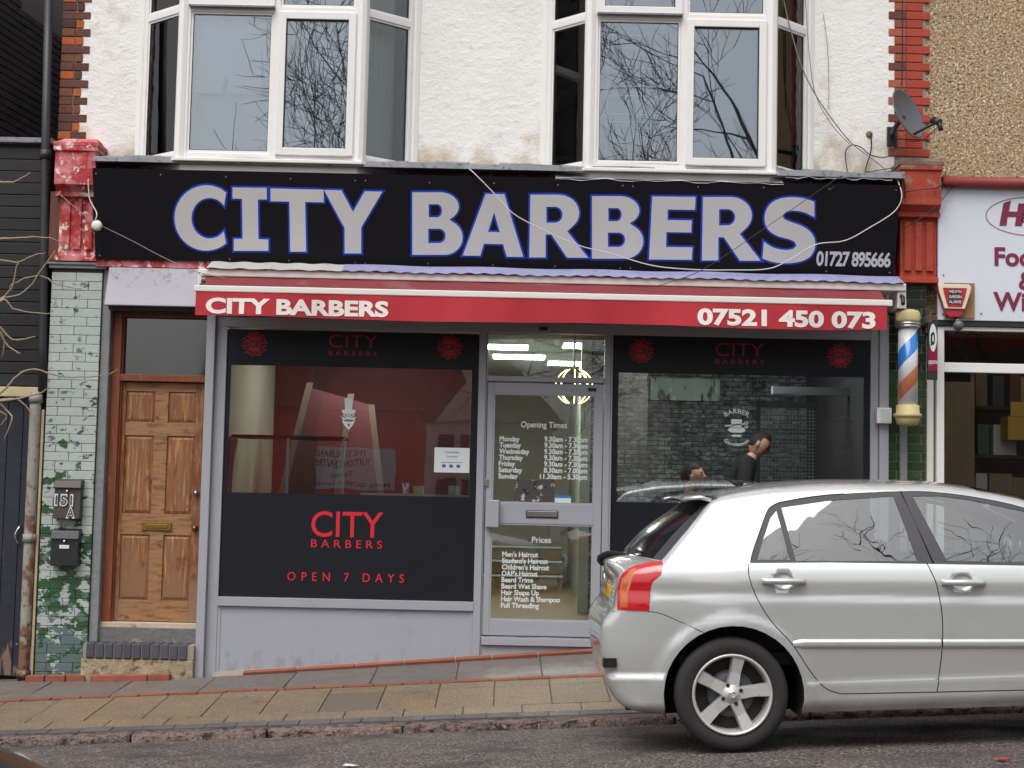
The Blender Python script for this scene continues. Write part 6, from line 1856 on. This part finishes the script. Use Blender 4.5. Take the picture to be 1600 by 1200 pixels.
MB().hexa([(-2.17, 1.62, .8), (-1.18, 1.62, .77), (-1.18, 1.64, .77), (-2.17, 1.64, .8), (-1.93, 2.01, 2.15), (-1.37, 2.01, 2.0), (-1.37, 2.03, 2.0), (-1.93, 2.03, 2.15)]).build('picture', 'picture_red', lf)
ct = thing('counter', (-.8, .6, 0), 'pale reception counter behind the left shop window', 'counter'); MB().box(-1.25, -.35, .5, 1.0, 0, 1.12).build('carcass', 'int_dark', ct); MB().box(-1.28, -.33, .46, 1.03, 1.12, 1.15).build('worktop', 'int_counter', ct)
p = P(634, 764, .6); mb = MB(); mb.lathe([(.026, 1.151), (.032, p.z + .05), (.034, p.z + .055)], (p.x, .6, 0), 'z', 16); mat('cup_blue', C(80, 110, 180), .5, layers=[(C(220, 224, 230), 20, .5, .55)]); mb.build('paper_cup', 'cup_blue', label='blue and white paper cup on the counter in the left window', cat='cup')
for px, lb_ in ((654, 'small pale green box on the counter beside the paper cup'), (709, 'small pale green box under the paper notice in the left window')):
    p = P(px, 768, .7); MB().box(p.x - .045, p.x + .045, .66, .74, 1.151, p.z + .05).build('product_box', 'int_green', label=lb_, cat='box')
# pictures on the brick wallpaper, mesh grid at the side standing in for a reflection
mat('poster_pale', C(150, 176, 164), .4, layers=[(C(40, 44, 44), 6, .56, .60, (1.2, 1, .5)), (C(200, 214, 206), 9, .6, .64)])
a, b2 = P(1017, 590, 2.66), P(1125, 627, 2.66); pp = thing('wall_poster', ((a.x + b2.x) / 2, 2.68, b2.z), 'pale green poster of faces on the grey brick wallpaper', 'poster'); MB().box(a.x, b2.x, 2.67, 2.69, b2.z, a.z).build('print', 'poster_pale', pp)
a, b2 = P(1186, 636, 2.2), P(1344, 752, 2.2); ms = thing('mesh_screen', ((a.x + b2.x) / 2, 2.2, 0), 'dark mesh grid standing in for a pattern reflected in the right shop window', 'screen')
mb = MB(); n = 30
for k in range(n + 1): x_ = a.x + (b2.x - a.x) * k / n; mb.box(x_ - .0035, x_ + .0035, 2.2, 2.206, .5, a.z)
nz = int((a.z - .5) / ((b2.x - a.x) / n))
for k in range(nz + 1): z_ = .5 + (a.z - .5) * k / nz; mb.box(a.x, b2.x, 2.199, 2.205, z_ - .0035, z_ + .0035)
mat('mesh_metal', C(120, 126, 128), .5); mb.build('mesh', 'mesh_metal', ms, kind='stuff')
MB().box(a.x - .02, b2.x, 2.19, 2.22, a.z, a.z + .05).build('top_rail', 'int_dark', ms); MB().box(a.x - .02, a.x + .01, 2.18, 2.22, 0, a.z).build('leg', 'int_dark', ms); MB().box(b2.x - .03, b2.x, 2.18, 2.22, 0, a.z).build('leg', 'int_dark', ms)
MB().box(PX(1205, 625, .8), PX(1350, 610, .8), .72, .8, PZ(1280, 618, .8), PZ(1280, 606, .8)).build('curtain_pole_box', 'alu_grey', label='grey rail across the top of the right shop window', cat='rail')

# ------------------------------------------------------------------ people
mat('skin', C(214, 164, 138), .55, var=(20, .04)); mat('hair', C(30, 24, 22), .7, bump=[('n', 160, .004)]); mat('shirt_black', C(38, 37, 42), .9, var=(8, .1)); mat('cape_blue', C(30, 52, 130), .7); mat('trousers', C(30, 32, 40), .9); mat('eye', C(30, 26, 24), .2)


def skin_mesh(vs, es, rs):
    me = bpy.data.meshes.new('tmp'); me.from_pydata(vs, es, []); ob = bpy.data.objects.new('tmp', me); COL.objects.link(ob)
    md = ob.modifiers.new('s', 'SKIN'); md.use_smooth_shade = True
    for i, r_ in enumerate(rs):
        sv = me.skin_vertices[0].data[i]; sv.radius = r_ if isinstance(r_, tuple) else (r_, r_)
        sv.use_root = (i == 0)
    ob.modifiers.new('sub', 'SUBSURF').levels = 2; ob.modifiers['sub'].render_levels = 2
    dg = bpy.context.evaluated_depsgraph_get(); dg.update(); m2 = bpy.data.meshes.new_from_object(ob.evaluated_get(dg))
    v = [q.co.copy() for q in m2.vertices]; f = [list(p.vertices) for p in m2.polygons]
    bpy.data.objects.remove(ob); bpy.data.meshes.remove(m2); bpy.data.meshes.remove(me)
    return v, f


def head_pts(n=28, m=22):
    """head facing +x, centre at the origin, about 0.23 m tall"""
    out = []
    for i in range(m + 1):
        t = math.pi * i / m
        for k in range(n):
            a = 2 * math.pi * k / n
            x, y, z = math.sin(t) * math.cos(a), math.sin(t) * math.sin(a), -math.cos(t)
            rx = .098; ry = .076; rz_ = .118
            if z < 0: ry *= 1 - .28 * (-z) ** 1.5; rx *= 1 - .12 * (-z) ** 2
            p = Vector((x * rx, y * ry, z * rz_))
            if x > .3:
                p.x += .010 * max(0, 1 - abs(z + .75) / .3)                                        # chin
                nose = max(0, 1 - abs(y) / .22) * max(0, 1 - abs(z + .18) / .30); p.x += .024 * nose * (1.3 if z < -.1 else .8)
                brow = max(0, 1 - abs(z - .16) / .12); p.x += .005 * brow
                eye = max(0, 1 - abs(abs(y) - .38) / .2) * max(0, 1 - abs(z - .02) / .14); p.x -= .010 * eye
                lip = max(0, 1 - abs(z + .48) / .08) * max(0, 1 - abs(y) / .35); p.x += .006 * lip
            if x < -.2 and z > -.3: p.x *= 1.08
            out.append(p)
    f = []
    for i in range(m):
        for k in range(n): f.append([i * n + k, i * n + (k + 1) % n, (i + 1) * n + (k + 1) % n, (i + 1) * n + k])
    return out, f, n, m


def person(loc, label, M_head, body, hands, top_m, beard=True):
    """body: (verts, edges, radii); M_head: matrix of the head"""
    t = thing('person', loc, label, 'person')
    v, f = skin_mesh(*body[0]); mb = MB(); mb.v = [Vector(q) for q in v]; mb.f = f; mb.sm = [True] * len(f)
    hv, hf, n, m_ = head_pts(); o_ = len(mb.v); mb.v += [M_head @ q for q in hv]; mb.f += [[o_ + i for i in q] for q in hf]; mb.sm += [True] * len(hf)
    for sg in (-1, 1):   # ears
        st = len(mb.v); mb.ball((0, 0, 0), (.022, .010, .034), 10, 8); mb.xf(M_head @ Matrix.Translation((-.008, sg * .076, -.012)), st)
    for h_ in hands:
        v, f = skin_mesh(*h_); o_ = len(mb.v); mb.v += [Vector(q) for q in v]; mb.f += [[o_ + i for i in q] for q in f]; mb.sm += [True] * len(f)
    mb.build('body', 'skin', t)
    def shell(test, d, nm, mt):
        s_ = MB(); s_.v = [M_head @ (q * (1 + d)) for q in hv]; s_.f = [list(q) for q in hf if all(test(hv[i]) for i in q)]; s_.sm = [True] * len(s_.f); s_.build(nm, mt, t)
    shell(lambda q: (q.z > .045 + .25 * max(0, q.x) or (q.x < -.02 and q.z > -.055) or (q.x < .012 and q.z > .0)), .10, 'hair', 'hair')
    if beard: shell(lambda q: (q.z < -.035 and q.x > -.005 and not (q.z > -.06 and abs(q.y) < .02) and q.z > -.13 and (q.z < -.05 or abs(q.y) > .03)), .045, 'beard', 'hair')
    e = MB()
    for sg in (-1, 1): e.ball(M_head @ Vector((.082, sg * .029, .002)), .010, 8, 6)
    e.build('eyes', 'eye', t)
    e = MB()
    for sg in (-1, 1): e.tube([M_head @ Vector((.092, sg * .014, .024)), M_head @ Vector((.090, sg * .032, .030)), M_head @ Vector((.078, sg * .048, .022))], .004, 6)
    e.build('eyebrows', 'hair', t)
    for cl_, nm, mt in body[1:]:
        v, f = skin_mesh(*cl_); s_ = MB(); s_.v = [Vector(q) for q in v]; s_.f = f; s_.sm = [True] * len(f); s_.build(nm, mt, t)
    return t


def hand_at(w, d, up, sc=1.0):
    """palm and five bent fingers: wrist w, pointing d"""
    d = Vector(d).normalized(); s = d.cross(Vector(up)).normalized(); u = s.cross(d); w = Vector(w)
    vs = [w, w + d * .045, w + d * .085]; es = [(0, 1), (1, 2)]; rs = [(.022, .018), (.034, .016), (.036, .014)]
    for k, (o_, L_) in enumerate(((-.03, .065), (-.010, .078), (.010, .072), (.028, .058))):
        b0 = w + d * .09 + s * o_; i = len(vs); vs += [b0, b0 + d * L_ * .5 - u * .008, b0 + d * L_ * .85 - u * .03]; es += [(2, i), (i, i + 1), (i + 1, i + 2)]; rs += [.0095, .009, .0075]
    i = len(vs); vs += [w + d * .03 - s * .035, w + d * .065 - s * .055 - u * .015]; es += [(1, i), (i, i + 1)]; rs += [.011, .009]
    return vs, es, rs


# standing barber, looking down to the right
hx, hz_ = P(1187, 694, 1.6).x, P(1187, 694, 1.6).z
bxp = P(1152, 740, 1.6).x
pel = Vector((bxp - .02, 1.6, .95)); ch_ = Vector((bxp + .06, 1.6, 1.42)); nk = Vector((hx - .055, 1.6, hz_ - .075))
MH = Matrix.Translation((hx, 1.6, hz_)) @ Matrix.Rotation(math.radians(32), 4, 'Y') @ Matrix.Rotation(math.radians(-12), 4, 'Z')
hl = P(1163, 760, 1.25)
tor = ([pel, pel + Vector((.01, 0, .2)), ch_, nk - Vector((.035, 0, .085)), nk, ch_ + Vector((0, -.17, .08)), ch_ + Vector((0, .17, .08)), Vector((bxp + .0, 1.30, 1.18)), Vector((hl.x - .05, 1.25, hl.z - .01)), Vector((bxp + .1, 1.88, 1.2)), Vector((bxp + .3, 1.75, 1.25)),
        pel + Vector((0, -.1, -.05)), pel + Vector((.03, -.11, -.5)), pel + Vector((0, -.11, -.9)), pel + Vector((.13, -.11, -.93)), pel + Vector((0, .1, -.05)), pel + Vector((-.03, .11, -.5)), pel + Vector((-.05, .11, -.9)), pel + Vector((.08, .11, -.93))],
       [(0, 1), (1, 2), (2, 3), (3, 4), (2, 5), (2, 6), (5, 7), (7, 8), (6, 9), (9, 10), (0, 11), (11, 12), (12, 13), (13, 14), (0, 15), (15, 16), (16, 17), (17, 18)],
       [(.15, .12), (.14, .11), (.16, .11), .065, .055, .065, .065, .042, .03, .042, .03, .09, .06, .042, .04, .09, .06, .042, .04])
shirt = ([pel + Vector((0, 0, .0)), pel + Vector((.01, 0, .2)), ch_, nk - Vector((.03, 0, .055)), ch_ + Vector((0, -.18, .08)), ch_ + Vector((0, .18, .08)), Vector((bxp + .01, 1.34, 1.24)), Vector((bxp + .07, 1.86, 1.26))],
         [(0, 1), (1, 2), (2, 3), (2, 4), (2, 5), (4, 6), (5, 7)], [(.165, .135), (.155, .125), (.178, .128), .078, .082, .082, .062, .062])
leg_ = ([pel, pel + Vector((0, -.1, -.05)), pel + Vector((.03, -.11, -.5)), pel + Vector((0, -.11, -.88)), pel + Vector((0, .1, -.05)), pel + Vector((-.03, .11, -.5)), pel + Vector((-.05, .11, -.88))], [(0, 1), (1, 2), (2, 3), (0, 4), (4, 5), (5, 6)], [(.155, .125), .1, .072, .055, .1, .072, .055])
person((bxp, 1.6, 0), 'person standing in a black T-shirt behind the right shop window, looking down', MH, [tor, (shirt, 'tshirt', 'shirt_black'), (leg_, 'trousers', 'trousers')], [hand_at((hl.x - .06, 1.25, hl.z - .01), (1, -.1, .05), (0, 0, 1)), hand_at((bxp + .3, 1.75, 1.25), (1, -.2, -.1), (0, 0, 1))], 'shirt_black', False)
# seated customer in a blue cape
sx_, sz_ = P(1083, 744, 1.0).x, P(1083, 744, 1.0).z
MH = Matrix.Translation((sx_, 1.0, sz_)) @ Matrix.Rotation(math.radians(-8), 4, 'Y') @ Matrix.Rotation(math.radians(-14), 4, 'Z')
pe = Vector((sx_ - .04, 1.0, sz_ - .72)); cs = Vector((sx_ - .05, 1.0, sz_ - .34))
bod = ([pe, pe + Vector((0, 0, .2)), cs, Vector((sx_ - .025, 1.0, sz_ - .17)), Vector((sx_ - .02, 1.0, sz_ - .10)), cs + Vector((0, -.18, .06)), cs + Vector((0, .18, .06)), cs + Vector((.08, -.24, -.22)), cs + Vector((.3, -.2, -.25)), cs + Vector((.08, .24, -.22)), cs + Vector((.3, .2, -.25)),
        pe + Vector((.42, -.1, .02)), pe + Vector((.46, -.1, -.42)), pe + Vector((.6, -.1, -.45)), pe + Vector((.42, .1, .02)), pe + Vector((.46, .1, -.42)), pe + Vector((.6, .1, -.45))],
       [(0, 1), (1, 2), (2, 3), (3, 4), (2, 5), (2, 6), (5, 7), (7, 8), (6, 9), (9, 10), (0, 11), (11, 12), (12, 13), (0, 14), (14, 15), (15, 16)], [(.15, .13), (.14, .11), (.15, .1), .06, .056, .06, .06, .042, .032, .042, .032, .075, .05, .04, .075, .05, .04])
cape = ([pe + Vector((.2, 0, .08)), cs + Vector((.05, 0, -.1)), cs + Vector((0, 0, .05)), Vector((sx_ - .03, 1.0, sz_ - .185)), cs + Vector((.02, -.19, .04)), cs + Vector((.02, .19, .04)), cs + Vector((.12, -.26, -.22)), cs + Vector((.12, .26, -.22))], [(0, 1), (1, 2), (2, 3), (2, 4), (2, 5), (4, 6), (5, 7)], [(.26, .24), (.2, .19), (.18, .14), .082, .09, .09, .1, .1])
person((pe.x, 1.0, 0), 'person with dark hair and beard sitting in a blue cape behind the right shop window', MH, [bod, (cape, 'cape', 'cape_blue')], [hand_at(cs + Vector((.3, -.2, -.25)), (1, .2, -.1), (0, 0, 1)), hand_at(cs + Vector((.3, .2, -.25)), (1, -.2, -.1), (0, 0, 1))], 'cape_blue')
bc = thing('barber_chair', (pe.x, 1.0, 0), 'black barber chair under the person in the blue cape', 'barber chair')
zs = pe.z - .13
MB().box(pe.x - .22, pe.x + .42, .72, 1.28, zs - .1, zs).build('seat', 'black_plastic', bc, .03); MB().hexa([(pe.x - .28, .74, zs), (pe.x - .17, .74, zs), (pe.x - .17, 1.26, zs), (pe.x - .28, 1.26, zs), (pe.x - .36, .76, zs + .5), (pe.x - .28, .76, zs + .5), (pe.x - .28, 1.24, zs + .5), (pe.x - .36, 1.24, zs + .5)]).build('backrest', 'black_plastic', bc, .03)
for y_ in (.68, 1.32): MB().box(pe.x - .15, pe.x + .3, y_ - .04, y_ + .04, zs + .18, zs + .23).build('armrest', 'black_plastic', bc, .015)
mb = MB(); mb.lathe([(.3, .0), (.3, .03), (.08, .06), (.06, zs - .1)], (pe.x + .08, 1.0, 0), 'z', 24); mb.build('pedestal', 'chrome', bc)

# ------------------------------------------------------------------ behind the upper windows
mat('net', C(122, 128, 134), .9, var=(2, .05)); mat('blind_pale', C(186, 190, 196), .9, var=(2, .04)); mat('curtain', C(196, 200, 190), .9, var=(3, .1, (6, 6, .4))); mat('shirt_white', C(224, 224, 228), .9, var=(6, .04))
def drape(A_, B_, z0, z1, m_, lab, amp=.02, f=9, cat='curtain', nm='curtain'):
    A_, B_ = Vector(A_), Vector(B_); d = (B_ - A_); nrm = Vector((-d.y, d.x, 0)).normalized(); L_ = d.length
    mb = MB(); mb.grid(lambda u, v: A_ + d * u + nrm * (amp * math.sin(u * L_ * 6.28 * f) * (.6 + .4 * v)) + Zup * (z0 + (z1 - z0) * v), int(L_ * f * 10) + 4, 5)
    return mb.build(nm, m_, label=lab, cat=cat)
def inset(p, d=.10): return (p.x, p.y + d, 0)
A_, B_, C_, D_ = BA
drape((B_.x + .04, B_.y + .16, 0), ((B_.x + C_.x) / 2 + .05, B_.y + .16, 0), ZS1 + .03, 5.9, 'blind_pale', 'pale net blind behind the fixed pane of the left bay window', .004, 3)
drape(((B_.x + C_.x) / 2 + .05, B_.y + .2, 0), (C_.x - .03, B_.y + .2, 0), ZS1 + .03, 5.9, 'net', 'pale net curtain behind the casement of the left bay window', .02, 6)
drape((A_.x + .03, A_.y + .12, 0), (B_.x + .10, B_.y + .14, 0), ZS1 + .03, 5.9, 'curtain', 'grey green curtain in the left side light of the left bay window')
drape((C_.x - .08, C_.y + .14, 0), (D_.x - .18, D_.y + .12, 0), ZS1 + .03, 5.9, 'curtain', 'grey green curtain in the right side light of the left bay window')
A_, B_, C_, D_ = BB
drape(((B_.x + C_.x) / 2 + .05, B_.y + .2, 0), (C_.x - .03, B_.y + .2, 0), ZS2 + .03, 5.9, 'net', 'pale net curtain behind the casement of the right bay window', .008, 4)
drape((A_.x + .03, A_.y + .12, 0), (B_.x + .10, B_.y + .14, 0), ZS2 + .03, 5.9, 'curtain', 'grey green curtain in the left side light of the right bay window')
drape((C_.x - .08, C_.y + .14, 0), (D_.x - .1, D_.y + .14, 0), ZS2 + .03, 5.9, 'curtain', 'grey green curtain in the right side light of the right bay window')
mat('blind_grey', C(120, 130, 148), .9); drape((B_.x + .06, B_.y + .45, 0), ((B_.x + C_.x) / 2 + .02, B_.y + .45, 0), ZS2 + .03, 5.9, 'blind_grey', 'blue grey blind behind the clothes airer in the right bay window', .003, 3)
# shirts drying behind the left pane
p = P(360, 120, -.14)
for k, (dx_, lb_) in enumerate(((-.20, 'white shirt hanging behind the left bay pane, nearer the side light'), (.12, 'white shirt hanging behind the left bay pane, nearer the casement'))):
    cx_ = p.x + dx_; z_ = PZ(360, 25, -.14)
    mb = MB(); ol = [(-.06, 0), (.06, 0), (.16, -.06), (.24, -.52), (.17, -.55), (.13, -.25), (.14, -.66), (-.14, -.66), (-.13, -.25), (-.17, -.58), (-.25, -.54), (-.16, -.06)]
    mb.prism([(cx_ + x, z_ + zz) for x, zz in ol], -.135 + .006 * k, -.120 + .006 * k); mb.build('hanging_shirt', 'shirt_white', label=lb_, cat='shirt', group='shirts drying in the window')
mb = MB(); xa, xb = PX(950, 120, -.1), PX(1050, 120, -.1); ai = thing('clothes_airer', ((xa + xb) / 2, -.08, ZS2), 'white wire clothes airer behind the right bay window', 'clothes airer')
for py in (106, 135, 150, 179, 191, 55, 75):
    z_ = PZ(1000, py, -.1); mb = MB(); mb.tube(catmull([(xa, -.09, z_ - .03), (xa + .01, -.09, z_), (xb - .01, -.09, z_), (xb, -.09, z_ - .03)], 4), .005, 6); mb.build('rail', 'upvc', ai)
for x_ in (xa, xb): mb = MB(); mb.tube([(x_, -.09, ZS2 + .02), (x_, -.09, 5.3)], .006, 6); mb.build('leg', 'upvc', ai)
# ------------------------------------------------------------------ across the road (seen in the glass): bare trees, brick house, pale house
mat('bark', C(70, 62, 56), .95, var=(8, .2)); mat('opp_brick', C(206, 60, 52), .9, var=(6, .15), bump=[('n', 30, .006)]); mat('opp_pale', C(206, 200, 190), .9, var=(3, .05)); mat('opp_roof', C(140, 54, 46), .9, var=(8, .2)); mat('opp_window', C(40, 44, 50), .1); mat('banner_white', C(200, 206, 220), .6)


def bare_tree(x, y, h, seed, label, spread=1.0, levels=6):
    rr = random.Random(seed); z0 = zk(x) - .05
    t = thing('bare_tree', (x, y, z0), label, 'tree', 'bare trees across the road')
    tr = MB(); brn = MB()

    def grow(p, d, L_, r, lev):
        n = 5; pts = [p]; rs = [r]; dd = d.copy()
        for i in range(n):
            dd = (dd + Vector((rr.uniform(-.16, .16), rr.uniform(-.16, .16), rr.uniform(-.06, .12)))).normalized()
            pts.append(pts[-1] + dd * L_ / n); rs.append(r * (1 - .55 * (i + 1) / n))
        (tr if lev == 0 else brn).tube(pts, rs, 8 if lev == 0 else (5 if lev < 3 else 3), caps=False)
        if lev >= levels: return
        kids = rr.randint(3, 4) if lev < 3 else rr.randint(2, 4)
        for k in range(kids):
            f = rr.uniform(.35, 1.0) if k else 1.0; i = min(n, max(1, int(f * n))); az = rr.uniform(0, 6.28); el_ = rr.uniform(.35, .95) * spread
            a = dd.orthogonal().normalized(); a.rotate(Matrix.Rotation(az, 3, dd)); nd = (dd * math.cos(el_) + a * math.sin(el_)).normalized()
            grow(pts[i], nd, L_ * rr.uniform(.62, .82), max(.0075, rs[i] * (.78 if k == 0 else .6)), lev + 1)
    grow(Vector((x, y, z0)), Vector((rr.uniform(-.06, .06), 0, 1)), h * .30, h * .02, 0)
    tr.build('trunk', 'bark', t); brn.build('crown', 'bark', t)


bare_tree(3.3, -17.5, 15.5, 11, 'tall bare tree across the road, reflected in the right bay window', 1.0)
bare_tree(-4.4, -18, 18, 5, 'bare tree across the road, reflected in the left bay window', 1.1)
bare_tree(9.5, -20, 12, 21, 'bare tree across the road, far up the hill', 1.0)
bare_tree(1.4, -46, 11, 33, 'bare tree set far back across the road, reflected in the shop door', 1.0)
# brick house with a banner
oh = thing('brick_house', (-6, -22, -1), 'red brick house across the road with a tuition banner, seen only as a reflection', 'building')
MB().box(-6.7, -2.05, -24, -20.2, -1.2, 3.0).build('wall', 'opp_brick', oh)
mb = MB(); mb.prism([(-6.9, 2.95), (-1.9, 2.95), (-1.1, 3.9), (-3.0, 6.4), (-6.0, 6.4)], -24.3, -19.8); mb.build('roof', 'opp_roof', oh)
bn = thing('banner', (-3.3, -20.1, 1.0), 'white tuition centre banner on the brick house, seen mirrored in the left window', 'banner')
MB().box(-4.25, -2.45, -20.17, -20.14, 1.25, 2.15).build('cloth', 'banner_white', bn)
t = MB()
def rp_(s__, h, z_, x0, x1): letters(t, s__, h, lambda u, v: (-6.7 - u, -20.13, z_ + v), -6.7 - x1, -6.7 - x0, .01)
rp_('THE ST ALBANS', .13, 1.95, -4.15, -3.1); rp_('TUITION CENTRE', .14, 1.75, -4.15, -3.0); rp_('Tuition', .13, 1.52, -3.85, -3.3); rp_('Maths GCSE A Levels', .09, 1.32, -4.2, -2.55)
t.build('lettering', 'print_dark', bn)
ph = thing('pale_house', (1.5, -33, -1), 'pale gabled house across the road, seen only as a reflection', 'building')
MB().box(-3.6, 1.2, -38, -33, -1.2, 3.4).build('wall', 'opp_pale', ph)
mb = MB(); mb.prism([(-3.9, 3.4), (1.5, 3.4), (-1.2, 6.6)], -38.2, -32.9); mb.build('gable', 'opp_pale', ph)
for x_ in (-1.9, -1.2):
    for z_ in (.7, 2.0): o = MB().box(x_ - .26, x_ + .26, -32.98, -32.93, z_, z_ + .95).build('window', 'opp_window', ph)
# darker terrace further along
tb = thing('far_terrace', (12, -26, -1), 'long terrace across the road beyond the trees, seen only as a reflection', 'building')
mat('opp_grey', C(84, 80, 80), .9); MB().box(4, 30, -32, -26, -1.5, 5.2).build('wall', 'opp_grey', tb); mb = MB(); mb.prism([(3.5, 5.2), (30.5, 5.2), (29, 7.6), (5, 7.6)], -32, -26); mb.build('roof', 'opp_roof', tb)
for k in range(9): MB().box(5.2 + 2.7 * k, 6.4 + 2.7 * k, -26.02, -25.96, 2.6, 4.2).build('window', 'opp_window', tb)
